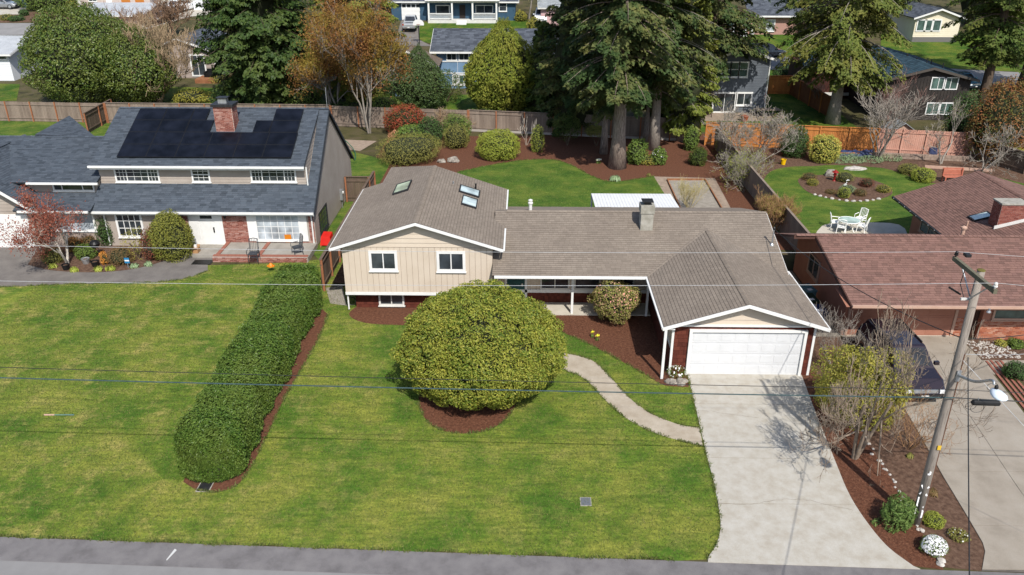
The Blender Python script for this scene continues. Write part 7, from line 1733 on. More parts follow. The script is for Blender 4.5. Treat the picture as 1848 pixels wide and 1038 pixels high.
# street lamp on the pole
lz = PY(1731, 676, PYp - .1)[2]; lh = PY(1800, 712, PYp - 2.25)
sl = thing('street_lamp', 'pale metal street lamp arm with oval cobra head on the pole', 'street lamp', (PXp, PYp - .13, lz))
sp = pole_at(lz) + [.04, -.14, 0]
pts = smoothpoly([sp, sp + [.02, -.8, .28], sp + (lh - sp) * .8 + [0, 0, .32], lh + [0, .25, .14]], 5)
Buf().tube(pts, np.linspace(.05, .032, len(pts)), 8).obj('lamp_arm', galv, sl, smooth=True)
Buf().box(sp[0] - .06, sp[0] + .06, sp[1] - .03, sp[1] + .1, sp[2] - .2, sp[2] + .15).obj('wall_bracket', galv, sl)
V = []; k = 14
for i, (y, w, hgt) in enumerate(((.26, .05, .05), (.18, .11, .09), (.03, .18, .12), (-.14, .20, .11), (-.26, .15, .07), (-.32, .05, .03))):
    V += [(lh[0] + w * math.cos(a_), lh[1] + y, lh[2] + hgt * math.sin(a_) * (1 if math.sin(a_) > 0 else .45)) for a_ in np.arange(k) * 2 * math.pi / k]
Fc = [(i * k + j, i * k + (j + 1) % k, (i + 1) * k + (j + 1) % k, (i + 1) * k + j) for i in range(5) for j in range(k)] + [tuple(range(k - 1, -1, -1)), tuple(5 * k + j for j in range(k))]
mk('lamp_head', V, Fc, mat('lamp_housing', [S(188, 200, 210), S(210, 218, 226)], 4, .35), sl, smooth=True)
Buf().lathe((lh[0], lh[1] + .12, lh[2] + .11), [(.05, 0), (.05, .07), (.03, .1)], 8).obj('photocell', black, sl)
def wire(name, label, a, b, sag, r, m, n=26, group=None):
    a = np.asarray(a, float); b = np.asarray(b, float); t = np.linspace(0, 1, n)[:, None]
    P = a + (b - a) * t; P[:, 2] -= 4 * sag * (t * (1 - t))[:, 0]
    return tag(Buf().tube(P, r, 5).obj(name, m), label, 'cable', group)
far = lambda px, py, Y: PY(px, py, Y)
# street lines run along the road; ends lie beyond the frame
for nm, y_arm, pl_, lab in (('a', 0, (60, 431), 'upper bare power line running to the far end of the crossarm'), ('b', 1, (0, 494), 'bare power line running to the road-side end of the crossarm')):
    e = far(pl_[0], pl_[1], ins[y_arm][1] + .5); d_ = (e - ins[y_arm]); d_ = d_ * (1 + 14 / abs(d_[0]))
    wire('power_line', lab, ins[y_arm], ins[y_arm] + d_, .25, .006, cablegrey)
    e2 = ins[y_arm] + np.array([40, -1.5, -.4 - .8 * y_arm]); wire('power_line', lab.replace('running to', 'continuing past').replace('bare power line', 'power line span'), ins[y_arm], e2, .5, .006, cablegrey)
cz = PY(1693, 703, PYp - .18)[2]; dz2 = PY(1690, 717, PYp - .2)[2]
ca_ = np.array([PXp, PYp - .18, cz]); da_ = np.array([PXp, PYp - .22, dz2])
wire('phone_cable', 'thin dark cable just above the thick cable over the lawn', ca_, ca_ + (far(0, 658, PYp + .3) - ca_) * 1.4, .12, .010, cable)
wire('phone_cable', 'thick dark communication cable stretched over the lawn', da_, da_ + (far(0, 677, PYp + .2) - da_) * 1.4, .12, .019, mat('cable_teal', [D(58, 78, 80), D(76, 98, 100)], 6, .55))
wire('phone_cable', 'thick communication cable continuing past the pole over the aggregate drive', da_, da_ + np.array([30, -.9, .2]), .35, .017, cable)
wire('phone_cable', 'thin cable continuing past the pole over the aggregate drive', ca_, ca_ + np.array([30, -.9, .3]), .3, .009, cable)
sc_ = da_ + np.array([.95, -.03, -.14])
spl = thing('splice_case', 'black splice case hanging on the thick cable beside the pole', 'splice case', sc_)
Buf().tube([sc_ + [-.42, 0, .02], sc_ + [-.38, 0, 0], sc_ + [.38, 0, -.02], sc_ + [.42, 0, 0]], [.05, .09, .09, .05], 10).obj('case_body', black, spl)
for x in (-.25, .25): Buf().tube([sc_ + [x, 0, .08], sc_ + [x, 0, .16]], .012, 5).obj('hanger', galv, spl)
lp_ = thing('cable_loops', 'loose loops of thin black cable tied at the pole', 'cable', da_ + np.array([.5, 0, -.1]))
for i, (x, z, r_) in enumerate(((.55, -.28, .16), (.75, -.34, .2), (1.0, .42, .16))):
    th_ = np.linspace(0, 6.28, 18); Buf().tube([da_ + [x + r_ * math.cos(q_), -.02 * i, z + r_ * .8 * math.sin(q_)] for q_ in th_], .008, 4).obj('loop', cable, lp_)
mast = np.array([mx_, my_, mzz + .85]); att = PY(1741, 612, PYp - .05)
wire('service_drop', 'black twisted service cable from the pole to the taupe roof mast', att + np.array([-.1, .1, 0]), mast, .45, .016, cable)
wire('service_drop', 'black service cable crossing from the pole toward the road', PY(1747, 645, PYp - .3), PY(1747, 645, PYp - .3) + (PY(1752, 1060, 12.0) - PY(1747, 645, PYp - .3)) * 2.2, .1, .014, cable, 40)
wire('service_drop', 'service cable from the pole to the tan house', att + np.array([.1, 0, 0]), (27, 31.8, 3.0), .5, .014, cable)
wire('service_drop', 'pale telephone wire from the pole to the tan house', att + np.array([.1, 0, -.5]), (28, 31.4, 2.5), .7, .009, cablegrey)
wire('guy_wire', 'thin guy wire slanting from the pole across the aggregate drive', pole_at(6.2) + [.1, -.1, 0], (19.2, 16.8, .2), .03, .008, galv)

# ------------------------------------------------------------------ vehicles
car('parked_car', 'dark plum sport-utility car parked in the aggregate drive', (16.05, 30.0, .04), 0.03, 4.85, 1.92, 1.72, 'suv', paintmat('paint_plum', (.022, .014, .020, 1), .22, .3))
q = G(738, 60); pk_ = q + np.array([0, 2.6, 0]); pk_[2] = tz(pk_[1])
o = car('pickup_truck', 'silver pickup truck on the uphill driveway', pk_, math.pi, 5.4, 1.95, 1.8, 'pickup', paintmat('paint_silver', (.45, .47, .48, 1), .3, .5)); o.rotation_euler = (0, 0, math.pi)
q = G(318, 26); w_ = q + np.array([.3, 2.3, 0]); w_[2] = tz(w_[1]); car('parked_car', 'white sport-utility car on the upper driveway', w_, math.pi - .35, 4.7, 1.9, 1.7, 'suv', paintmat('paint_white', (.75, .76, .77, 1), .25))
q = G(287, 45); w_ = q + np.array([0, 2, 0]); w_[2] = tz(w_[1]); car('parked_car', 'grey car half hidden by leafless twigs', w_, -.3, 4.4, 1.8, 1.45, 'sedan', paintmat('paint_grey', (.25, .26, .27, 1), .3, .4))
q = G(1388, 108); w_ = q + np.array([0, 1.6, 0]); w_[2] = tz(w_[1]); car('parked_car', 'dark blue car parked on the far street', w_, math.pi / 2 + .15, 4.6, 1.85, 1.6, 'suv', paintmat('paint_navy', (.02, .03, .05, 1), .25, .3))
q = G(1768, 172); w_ = q + np.array([0, 4, 0]); w_[2] = tz(w_[1]); car('parked_car', 'teal car beside the dark house corner', w_, .2, 4.4, 1.8, 1.5, 'sedan', paintmat('paint_teal', (.04, .12, .18, 1), .25, .3))
q = G(976, 47); w_ = q + np.array([0, 2.2, 0]); w_[2] = tz(w_[1]); car('parked_van', 'white van facing downhill beside the pink garage', w_, 0, 4.6, 1.9, 1.9, 'suv', MATS['paint_white'])
q = G(2, 18); w_ = q + np.array([0, 1, 0]); w_[2] = tz(w_[1]); car('parked_car', 'grey car on the pale corner driveway', w_, math.pi / 2, 4.5, 1.8, 1.5, 'sedan', MATS['paint_grey'])

# ------------------------------------------------------------------ furniture and small things
wiron = mat('white_metal_furniture', [S(225, 225, 222), S(238, 238, 236)], 4, .45)
def patio_chair(name, label, pos, yaw, m, group, tall=.95, seatm=None):
    t = bpy.data.objects.new(name, None); COL.objects.link(t); t.location = tuple(pos); t.rotation_euler = (0, 0, yaw); BASE[t] = np.zeros(3); tag(t, label, 'chair', group)
    Buf().box(-.25, .25, -.24, .24, .40, .44).obj('seat', seatm or m, t)
    for sx in (-1, 1):
        for sy in (-1, 1): Buf().tube([(sx * .26, sy * .25, 0), (sx * .24, sy * .22, .42)], .022, 6).obj('leg', m, t)
        Buf().tube([(sx * .28, -.26, .42), (sx * .29, -.26, .64), (sx * .29, .2, .66)], .022, 6).obj('arm', m, t)
        Buf().tube([(sx * .24, .22, .42), (sx * .24, .34, tall)], .022, 6).obj('back_post', m, t)
    Buf().tube([(-.24, .34, tall), (0, .36, tall + .04), (.24, .34, tall)], .022, 6).obj('back_rail', m, t)
    for i in range(5): x = -.18 + .09 * i; Buf().tube([(x, .23, .46), (x, .335, tall)], .012, 5).obj('back_slat', m, t)
    return t
tp = PZ(1529, 417)
tt_ = thing('patio_table', 'round glass-topped white patio table', 'table', (*tp[:2], .02))
Buf().lathe((*tp[:2], .70), [(.62, 0), (.64, .015), (.64, .03), (.60, .035)], 28).obj('tabletop', glassmat('table_glass', (.35, .45, .42, 1), .08), tt_)
b = Buf(); th_ = np.linspace(0, 6.2832, 30); b.tube([(tp[0] + .64 * math.cos(a_), tp[1] + .64 * math.sin(a_), .72) for a_ in th_], .025, 6, False); b.obj('rim', wiron, tt_)
for a_ in (.7, 2.3, 3.9, 5.4): Buf().tube([(tp[0] + .45 * math.cos(a_), tp[1] + .45 * math.sin(a_), .02), (tp[0] + .2 * math.cos(a_), tp[1] + .2 * math.sin(a_), .4), (tp[0] + .5 * math.cos(a_), tp[1] + .5 * math.sin(a_), .7)], .022, 6).obj('leg', wiron, tt_)
for px, py, yw, lab in ((1505, 412, 1.35, 'white metal patio chair set apart on the lawn side of the table'), (1551, 405, -.9, 'white metal patio chair turned away behind the glass table'), (1517, 421, 2.7, 'white metal patio chair pushed under the glass table rim'), (1554, 419, -2.2, 'white metal patio chair at the slab edge by the glass table')):
    p = PZ(px, py); patio_chair('patio_chair', lab, (*p[:2], .02), yw, wiron, 'white chairs round the glass table')
iron = mat('dark_wrought_iron', [D(58, 62, 68), D(78, 82, 88)], 4, .5)
p = PZ(457, 472, .3); patio_chair('patio_chair', 'dark iron patio chair facing the lawn on the brick patio', (p[0], p[1] + .2, .30), 0.05, iron, 'iron chairs on the brick patio', 1.15, iron)
p = PZ(535, 462, .3); patio_chair('patio_chair', 'dark iron patio chair turned sideways beside the hedge top', (p[0], p[1] + .3, .30), -1.0, iron, 'iron chairs on the brick patio', 1.1, iron)
def simple(name, label, cat, fn, m, pos):
    b = Buf(); fn(b, np.asarray(pos, float)); o = b.obj(name, m, None, base=pos); return tag(o, label, cat)
p = G(366, 474, .0); mt = np.array([p[0], p[1], .02]); simple('doormat', 'black doormat on the asphalt walk', 'mat', lambda b, q: (b.box(q[0] - .55, q[0] + .55, q[1] - .32, q[1] + .32, .014, .034), b.box(q[0] - .48, q[0] + .48, q[1] - .25, q[1] + .25, .034, .04)), black, mt)
p = PZ(352, 455, .16); cb_ = thing('cardboard_box', 'open cardboard box by the white front door', 'box', (p[0], p[1], .16)); card = mat('cardboard', [D(170, 128, 88), D(186, 144, 102)], 3, .85)
Buf().box(p[0] - .25, p[0] + .25, p[1] - .2, p[1] + .2, .16, .46).obj('box_body', card, cb_); Buf().box(p[0] + .02, p[0] + .16, p[1] - .06, p[1] + .06, .46, .62).obj('paper_bag', white, cb_)
for s in (-1, 1): Buf().bar((p[0], p[1] + s * .2, .46), (p[0], p[1] + s * .32, .52), .5, .012, up=(0, 0, 1)).obj('flap', card, cb_)
p = G(587, 446); redp = mat('red_plastic', [D(214, 36, 28), D(230, 52, 40)], 3, .4); rb2 = thing('wheelbarrow', 'bright red upturned wheelbarrow tub beside the slate gable wall', 'wheelbarrow', (p[0], p[1] + .3, 0))
Buf().prism([(p[0] - .3, p[1], .1), (p[0] + .38, p[1], .1), (p[0] + .3, p[1] + .1, .6), (p[0] - .22, p[1] + .1, .62)], (0, .75, .05)).obj('tub', redp, rb2); Buf().bar((p[0] - .25, p[1] - .1, .0), (p[0] - .2, p[1] + .7, .55), .05).obj('handle', timber, rb2); Buf().bar((p[0] + .3, p[1] - .1, .0), (p[0] + .26, p[1] + .7, .55), .05).obj('handle', timber, rb2)
p = PZ(489, 481, .3); simple('toy_car', 'small orange toy on the brick patio edge', 'toy', lambda b, q: (b.lathe((q[0], q[1], .3), [(.16, 0), (.13, .1), (.05, .2)], 8), b.box(q[0] - .2, q[0] + .2, q[1] - .08, q[1] + .08, .305, .36)), mat('orange_plastic', [D(240, 140, 30)], 3, .5), (p[0], p[1], .3))
# grey pot, black pots, blue sign and barbecue in the left bed
for px, py, r_, m_, lab in ((156, 476, .22, galv, 'grey metal plant pot in the left bed'), (120, 487, .2, black, 'black plant pot at the foot of the maple'), (173, 481, .22, black, 'low dark bowl planter beside the orange shrub')):
    p = G(px, py); t = thing('plant_pot', lab, 'pot', p); Buf().lathe(p, [(r_ * .75, 0), (r_, .28), (r_ * 1.06, .28), (r_ * 1.06, .33), (r_ * .9, .33), (r_ * .85, .26)], 14).obj('pot', m_, t); Buf().lathe(p + [0, 0, .24], [(r_ * .86, 0), (r_ * .5, .05)], 12).obj('soil', mulch_b, t)
p = G(176, 463); t = thing('barbecue', 'small black kettle barbecue by the conifer', 'barbecue', p); Buf().lathe(p + [0, 0, .55], [(.05, 0), (.25, .1), (.29, .24), (.29, .27), (.22, .4), (.04, .48)], 14).obj('bowl', black, t)
for a_ in (0, 2.1, 4.2): Buf().tube([p + [.25 * math.cos(a_), .25 * math.sin(a_), 0], p + [.12 * math.cos(a_), .12 * math.sin(a_), .6]], .02, 5).obj('leg', darkmetal, t)
p = G(232, 484); t = thing('yard_sign', 'small blue and white yard sign on a stake', 'sign', p); Buf().box(p[0] - .14, p[0] + .14, p[1] - .01, p[1] + .01, .3, .62).obj('board', mat('sign_blue', [D(40, 130, 180)], 3, .5), t); Buf().box(p[0] - .12, p[0] + .12, p[1] - .014, p[1] - .010, .42, .5).obj('stripe', white, t); Buf().box(p[0] - .02, p[0] + .02, p[1] - .008, p[1] + .008, 0, .3).obj('stake', galv, t)
# wheelie bins between the garages
for x, y, m_, yw, lab in ((14.2, 36.6, mat('bin_teal', [D(96, 134, 140)], 3, .5), .3, 'pale teal wheeled bin against the tan side wall'), (13.95, 35.5, mat('bin_green', [D(40, 60, 48)], 3, .5), .2, 'dark green wheeled bin between the two garages'), (14.0, 34.3, mat('bin_blue', [D(34, 52, 92)], 3, .45), .15, 'blue wheeled bin beside the tan garage corner')):
    t = bpy.data.objects.new('wheelie_bin', None); COL.objects.link(t); t.location = (x, y, .01); t.rotation_euler = (0, 0, yw); BASE[t] = np.zeros(3); tag(t, lab, 'bin', 'bins between the garages')
    V = [(-.24, -.28, .05), (.24, -.28, .05), (.24, .24, .05), (-.24, .24, .05), (-.3, -.38, .95), (.3, -.38, .95), (.3, .34, .95), (-.3, .34, .95)]
    mk('bin_body', V, [(3, 2, 1, 0), (4, 5, 6, 7), (0, 1, 5, 4), (1, 2, 6, 5), (2, 3, 7, 6), (3, 0, 4, 7)], m_, t)
    Buf().prism([(-.32, -.42, .96), (.32, -.42, .96), (.32, .36, 1.04), (-.32, .36, 1.04)], (0, 0, .04)).obj('lid', m_, t); Buf().tube([(-.28, .42, .98), (.28, .42, .98)], .025, 6).obj('handle', m_, t); Buf().box(-.12, .12, -.3, -.1, 1.02, 1.035).obj('sticker', white, t)
    for s in (-1, 1): Buf().tube([(s * .25, .26, .1), (s * .31, .26, .1)], .1, 12).obj('wheel', rubber, t)
# bins uphill
p = G(983, 42); t = thing('recycling_bin', 'blue recycling bin beside the pink garage door', 'bin', p); Buf().prism([(p[0] - .4, p[1], p[2]), (p[0] + .4, p[1], p[2]), (p[0] + .45, p[1], p[2] + 1.15), (p[0] - .45, p[1], p[2] + 1.15)], (0, .7, 0)).obj('bin_body', mat('bin_bright_blue', [D(30, 80, 170)], 3, .5), t); Buf().box(p[0] - .48, p[0] + .48, p[1] - .05, p[1] + .75, p[2] + 1.15, p[2] + 1.25).obj('lid', MATS['bin_bright_blue'], t)
for i, (px, m_, lab) in enumerate(((34, 'bin_blue', 'grey-blue bin beside the clipped hedge'), (46, 'bin_bright_blue', 'bright blue bin beside the clipped hedge'))):
    p = G(px, 14); t = thing('wheelie_bin', lab, 'bin', p); Buf().prism([(p[0] - .3, p[1], p[2]), (p[0] + .3, p[1], p[2]), (p[0] + .36, p[1], p[2] + 1.05), (p[0] - .36, p[1], p[2] + 1.05)], (0, .6, 0)).obj('bin_body', MATS[m_], t); Buf().box(p[0] - .38, p[0] + .38, p[1] - .05, p[1] + .65, p[2] + 1.05, p[2] + 1.13).obj('lid', MATS[m_], t)
# basketball hoop at the uphill drive
p = G(757, 80); t = thing('basketball_hoop', 'white fan-shaped basketball backboard on a pole by the uphill drive', 'basketball hoop', p)
Buf().tube([p, p + [0, 0, 2.6]], .07, 8).obj('pole', darkmetal, t); 
fan = [(.55 * math.cos(a_) * 1.35, .62 * math.sin(a_)) for a_ in np.linspace(-.25, math.pi + .25, 16)]
Buf().prism([(p[0] + x, p[1] - .1, p[2] + 2.6 + z) for x, z in fan], (0, .05, 0)).obj('backboard', white, t); b = Buf(); b.tube([(p[0] + .23 * math.cos(a_), p[1] - .4 + .23 * math.sin(a_), p[2] + 2.6) for a_ in th_], .02, 5, False); b.obj('rim', post_org, t)
# right garden ornaments
p = G(1505, 327); t = thing('stone_lantern', 'small red lantern ornament in the island bed', 'lantern', p); redl = mat('red_enamel', [D(150, 30, 26)], 3, .5)
Buf().lathe(p, [(.14, 0), (.1, .06), (.07, .1), (.07, .42), (.16, .45), (.16, .48)], 10).obj('post', redl, t); Buf().lathe(p + [0, 0, .48], [(.11, 0), (.11, .18), (.26, .2), (.08, .34), (.02, .38)], 10).obj('roof_cap', redl, t)
p = G(1523, 343); t = thing('heron_ornament', 'white heron statue in the island bed', 'statue', p)
pts = [p + np.array(v) for v in ((-.12, 0, .28), (-.02, 0, .36), (.08, 0, .42), (.1, 0, .56), (.06, 0, .68), (.14, 0, .74), (.3, 0, .72))]
Buf().tube(pts, [.03, .1, .09, .04, .03, .045, .008], 8).obj('heron_body', white, t, smooth=True)
for s in (-.03, .04): Buf().tube([p + [s, 0, 0], p + [s - .01, 0, .34]], .012, 5).obj('leg', white, t)
p = G(1413, 297); t = thing('bucket', 'bright yellow bucket by the orange-fence camellia', 'bucket', p); Buf().lathe(p, [(.16, 0), (.2, .38), (.22, .38), (.22, .42), (.18, .42), (.16, .1)], 14).obj('tub', mat('yellow_plastic', [D(250, 200, 10)], 3, .5), t); Buf().tube([p + [-.2, 0, .4], p + [0, -.12, .28], p + [.2, 0, .4]], .008, 5).obj('handle', galv, t)
p = G(1722, 331); redbench = mat('red_bench_wood', [D(186, 108, 86), D(204, 126, 102)], 3, .75); t = thing('garden_bench', 'reddish wooden garden bench facing the lawn', 'bench', p)
for i in range(4): Buf().box(p[0] - .75, p[0] + .75, p[1] + i * .13, p[1] + i * .13 + .11, .42, .46).obj('seat_slat', redbench, t)
for i in range(4): Buf().box(p[0] - .75, p[0] + .75, p[1] + .52 + i * .03, p[1] + .55 + i * .03, .5 + i * .13, .61 + i * .13).obj('back_slat', redbench, t)
for sx in (-.68, .68):
    for sy in (.04, .5): Buf().box(p[0] + sx - .04, p[0] + sx + .04, p[1] + sy - .04, p[1] + sy + .04, 0, .42 if sy < .2 else 1.0).obj('leg', redbench, t)
sheet('bench_pavers', [(p[0] - .8, p[1] - .9), (p[0] + .9, p[1] - .9), (p[0] + .9, p[1] - .05), (p[0] - .8, p[1] - .05)], .03, brickpave)
# umbrella, table and barbecue on the grey house patio
p = G(1374, 200); t = thing('patio_umbrella', 'closed crimson patio umbrella by the grey house corner', 'umbrella', p); crim = mat('crimson_cloth', [D(170, 36, 56), D(200, 60, 80)], 5, .85)
Buf().tube([p, p + [0, 0, 3.0]], .03, 6).obj('pole', galv, t)
k = 12; prof = [(.07, .75), (.17, .9), (.2, 1.4), (.15, 2.0), (.11, 2.5), (.03, 2.85)]; V = []
for r_, z in prof: V += [p + np.array([r_ * (1 + .25 * (j % 2)) * math.cos(j * 2 * math.pi / k), r_ * (1 + .25 * (j % 2)) * math.sin(j * 2 * math.pi / k), z]) for j in range(k)]
mk('folded_canopy', V, [(i * k + j, i * k + (j + 1) % k, (i + 1) * k + (j + 1) % k, (i + 1) * k + j) for i in range(len(prof) - 1) for j in range(k)], crim, t)
p = G(1342, 200); t = thing('gas_barbecue', 'grey gas barbecue with silver hood by the white window', 'barbecue', p); Buf().box(p[0] - .5, p[0] + .5, p[1] - .25, p[1] + .25, .1, .85).obj('cart', darkmetal, t); Buf().prism([(p[0] - .45, p[1] - .25, .86), (p[0] - .45, p[1] + .25, .86), (p[0] - .45, p[1] + .2, 1.15), (p[0] - .45, p[1] - .12, 1.12)], (.9, 0, 0)).obj('hood', galv, t)
for s in (-1, 1): Buf().box(p[0] + s * .5 - (0 if s > 0 else .35), p[0] + s * .5 + (.35 if s > 0 else 0), p[1] - .22, p[1] + .22, .8, .84).obj('side_shelf', galv, t)
p = G(1385, 210); t = thing('outdoor_table', 'weathered wooden table on the grey house patio', 'table', p); 
for i in range(6): Buf().box(p[0] - 1.1, p[0] + 1.1, p[1] - .5 + i * .17, p[1] - .35 + i * .17, .70, .74).obj('plank', paver, t)
for sx in (-1, 1):
    for sy in (-.4, .4): Buf().box(p[0] + sx - .05, p[0] + sx + .05, p[1] + sy - .05, p[1] + sy + .05, 0, .7).obj('leg', darkmetal, t)
p = G(1343, 219); t = thing('plant_pot', 'terracotta pot on the grey house patio', 'pot', p); Buf().lathe(p, [(.25, 0), (.36, .45), (.4, .45), (.4, .55), (.34, .55), (.3, .45)], 14).obj('pot', mat('terracotta', [D(176, 92, 60)], 3, .85), t)
for px, lab in ((445, 'terracotta pot on the cottage deck edge'), (458, 'dark red pot beside the terracotta pot'), (436, 'small clay pot at the middle of the deck edge')):
    p = PY(px, 146, Yk - 2.4); p[2] = zk + .38; t = thing('plant_pot', lab, 'pot', p); Buf().lathe(p, [(.22, 0), (.32, .4), (.36, .4), (.36, .5), (.3, .5), (.28, .4)], 12).obj('pot', MATS['terracotta'], t)
p = PY(388, 136, Yk - 1); t = thing('outdoor_sofa', 'dark outdoor sofa on the cottage deck', 'sofa', (p[0], Yk - 1.2, zk + .38)); z_ = zk + .38
Buf().box(p[0] - .9, p[0] + .9, Yk - 1.6, Yk - .9, z_, z_ + .42).obj('seat', black, t); Buf().box(p[0] - .9, p[0] + .9, Yk - .92, Yk - .75, z_, z_ + .85).obj('backrest', black, t)
for s in (-1, 1): Buf().box(p[0] + s * .95 - .08, p[0] + s * .95 + .08, Yk - 1.6, Yk - .75, z_, z_ + .6).obj('armrest', black, t)
# garden clutter on the right wall
p = G(1683, 288); t = thing('wheelbarrow', 'blue-trayed wheelbarrow leaning by the pink fence', 'wheelbarrow', p)
Buf().prism([(p[0] - .35, p[1], .1), (p[0] + .35, p[1], .15), (p[0] + .3, p[1] + .2, .9), (p[0] - .3, p[1] + .2, .85)], (.1, .35, 0)).obj('tub', mat('navy_tray', [D(44, 54, 92)], 3, .5), t); Buf().bar(p + [-.3, .1, .1], p + [-.1, .6, 1.3], .04).obj('handle', timber, t); Buf().bar(p + [.3, .1, .1], p + [.4, .6, 1.3], .04).obj('handle', timber, t)
p = G(1545, 283); t = thing('log_tarp', 'low stack under a blue tarpaulin at the fence foot', 'tarpaulin', p)
V = []; rng2 = np.random.default_rng(8); nx_, ny_ = 14, 5
for j in range(ny_):
    for i in range(nx_): V.append((p[0] - 1.5 + 3 * i / (nx_ - 1), p[1] - .3 + .7 * j / (ny_ - 1), (0.03 if j in (0, ny_ - 1) or i in (0, nx_ - 1) else .5 + rng2.normal(0, .05))))
mk('tarp_sheet', V, [(j * nx_ + i, j * nx_ + i + 1, (j + 1) * nx_ + i + 1, (j + 1) * nx_ + i) for j in range(ny_ - 1) for i in range(nx_ - 1)], mat('blue_tarp', [D(40, 52, 92), D(62, 76, 118)], 3, .5), t)
b = Buf()
for i in range(7): b.tube([(p[0] - 1.4, p[1] - .15 + .06 * i, .12 + .2 * (i % 2)), (p[0] + 1.4, p[1] - .15 + .06 * i, .12 + .2 * (i % 2))], .1, 7)
b.obj('logs', timber, t, kind='stuff')
# blue meter box & pipes at the side passage
p = (-12.1, 50.9, 0); t = thing('electric_meter', 'pale meter box on the slate house gable wall', 'meter', p); Buf().box(-12.28, -12.1, 50.75, 51.1, .6, 1.3).obj('box', galv, t); Buf().lathe((-12.12, 50.92, 1.05), [(.1, 0), (.1, .12), (.04, .16)], 10).obj('dial', offwhite, t); pole_tube(t, (-12.2, 50.9, 0), (-12.2, 50.9, .62), .03, galv, 'conduit')
# green hose in the left back yard
th2 = np.linspace(0, 1, 24); p0_, p1_ = G(616, 258), G(640, 290)
tag(Buf().tube([p0_ + (p1_ - p0_) * f + np.array([.5 * math.sin(f * 3.1), 0, .05 + .5 * (1 - f) ** 2]) for f in th2], .035, 6).obj('garden_hose', mat('green_hose', [D(30, 110, 84)], 3, .5)), 'green garden hose trailing over the left back lawn', 'hose')
# manhole covers in the lawn and by the hedge
for px, py, r_, lab in ((1057, 906, .19, 'grey square utility cover set in the lawn'), (370, 879, .24, 'dark square utility cover at the hedge end')):
    p = G(px, py); t = thing('utility_cover', lab, 'utility cover', p); Buf().box(p[0] - r_, p[0] + r_, p[1] - r_ * 1.15, p[1] + r_ * 1.15, 0, .02).obj('frame', chm, t); Buf().box(p[0] - r_ * .85, p[0] + r_ * .85, p[1] - r_, p[1] + r_, .02, .026).obj('lid', mat('cover_grey', [D(112, 116, 122)], 3, .7) if px > 500 else darkmetal, t)
# stray stick on the left lawn
p0_, p1_ = G(80, 750), G(134, 750); t = thing('lawn_dart', 'tan and blue paddle-like stick lying on the lawn', 'stick', (p0_ + p1_) / 2); Buf().tube([p0_ + [0, 0, .03], p0_ + (p1_ - p0_) * .35 + [0, 0, .03]], .035, 6).obj('handle', tan_t, t); Buf().tube([p0_ + (p1_ - p0_) * .35 + [0, 0, .03], p1_ + [0, 0, .03]], .03, 6).obj('shaft', mat('faded_blue', [D(110, 140, 110), D(90, 120, 120)], 3, .7), t)

# ------------------------------------------------------------------ stones
def rock(name, label, p, r, m, seed, group=None, sq=.6, parent=None):
    rg = np.random.default_rng(seed); k = 9; V = []; ph = np.linspace(-.6, 1.57, 5); f = rg.uniform(.75, 1.2, (5, k))
    for i, q_ in enumerate(ph):
        for j in range(k): V.append((p[0] + r[0] * math.cos(q_) * math.cos(j * 6.283 / k) * f[i, j], p[1] + r[1] * math.cos(q_) * math.sin(j * 6.283 / k) * f[i, j], p[2] + r[2] * (math.sin(q_) * (1 if i else 1) * (f[i, j] if i < 4 else 1) + .3)))
    o = mk(name, V, [(i * k + j, i * k + (j + 1) % k, (i + 1) * k + (j + 1) % k, (i + 1) * k + j) for i in range(4) for j in range(k)], m, None, base=p, smooth=False)
    return tag(o, label, 'rock', group)
stone = mat('grey_stone', [D(120, 112, 104), D(160, 152, 142), D(186, 178, 168)], 5, .9, .6, 20)
stone_w = mat('pale_stone', [D(176, 170, 162), D(212, 206, 198)], 5, .9, .5, 20)
for i in range(46):
    f = (i + .5) / 46; p = stl[int(8 + f * (len(stl) - 9))]; rg = np.random.default_rng(i); r_ = rg.uniform(.035, .075) if i < 34 else rg.uniform(.07, .15)
    if 36 <= i <= 38: continue
    rock('edging_stone', 'pale edging stone in the line between red mulch and brown soil', (p[0] + rg.normal(0, .04), p[1] + rg.normal(0, .04), .01), (r_, r_ * 1.1, r_ * .6), stone_w, i, 'edging stones between the beds')
for i, (px, py, r_) in enumerate(((1205, 690, .16), (1214, 692, .2), (1228, 693, .24), (1236, 690, .14))): rock('rock', 'small grey boulder in front of the white flower clump', (*G(px, py)[:2], .01), (r_, r_ * .9, r_ * .8), stone, 60 + i, 'boulders by the garage corner')
for i, (px, py, r_, lab) in enumerate(((818, 292, .6, 'large weathered boulder on the back mulch'), (797, 293, .38, 'smaller boulder beside the large weathered boulder'), (758, 276, .3, 'pale boulder under the green laurel'))): rock('boulder', lab, (*G(px, py)[:2], 0), (r_, r_ * .7, r_ * .55), stone, 70 + i)
for i in range(13):
    a_ = i / 30 * 1.9 + 2.2; cI = (G(1440, 325) + G(1610, 350)) / 2; p = smoothpoly(isl, 4, True)[int((24 + i * .9) % 40)]; rg = np.random.default_rng(200 + i); r_ = rg.uniform(.08, .16); rock('edging_stone', 'pale stone edging the island bed', (p[0], p[1], .01), (r_, r_, r_ * .6), stone_w, 200 + i, 'stones round the island bed')
rock('boulder', 'flat grey boulder behind the red lantern', (*G(1500, 318)[:2], 0), (.5, .4, .4), stone, 301)
rock('boulder', 'pale gravel mound beside the silver ground cover', (*G(1540, 306)[:2], 0), (.9, .4, .18), stone_w, 302)
b = Buf(); rg = np.random.default_rng(9); V = []; Fq = []; k0 = 0
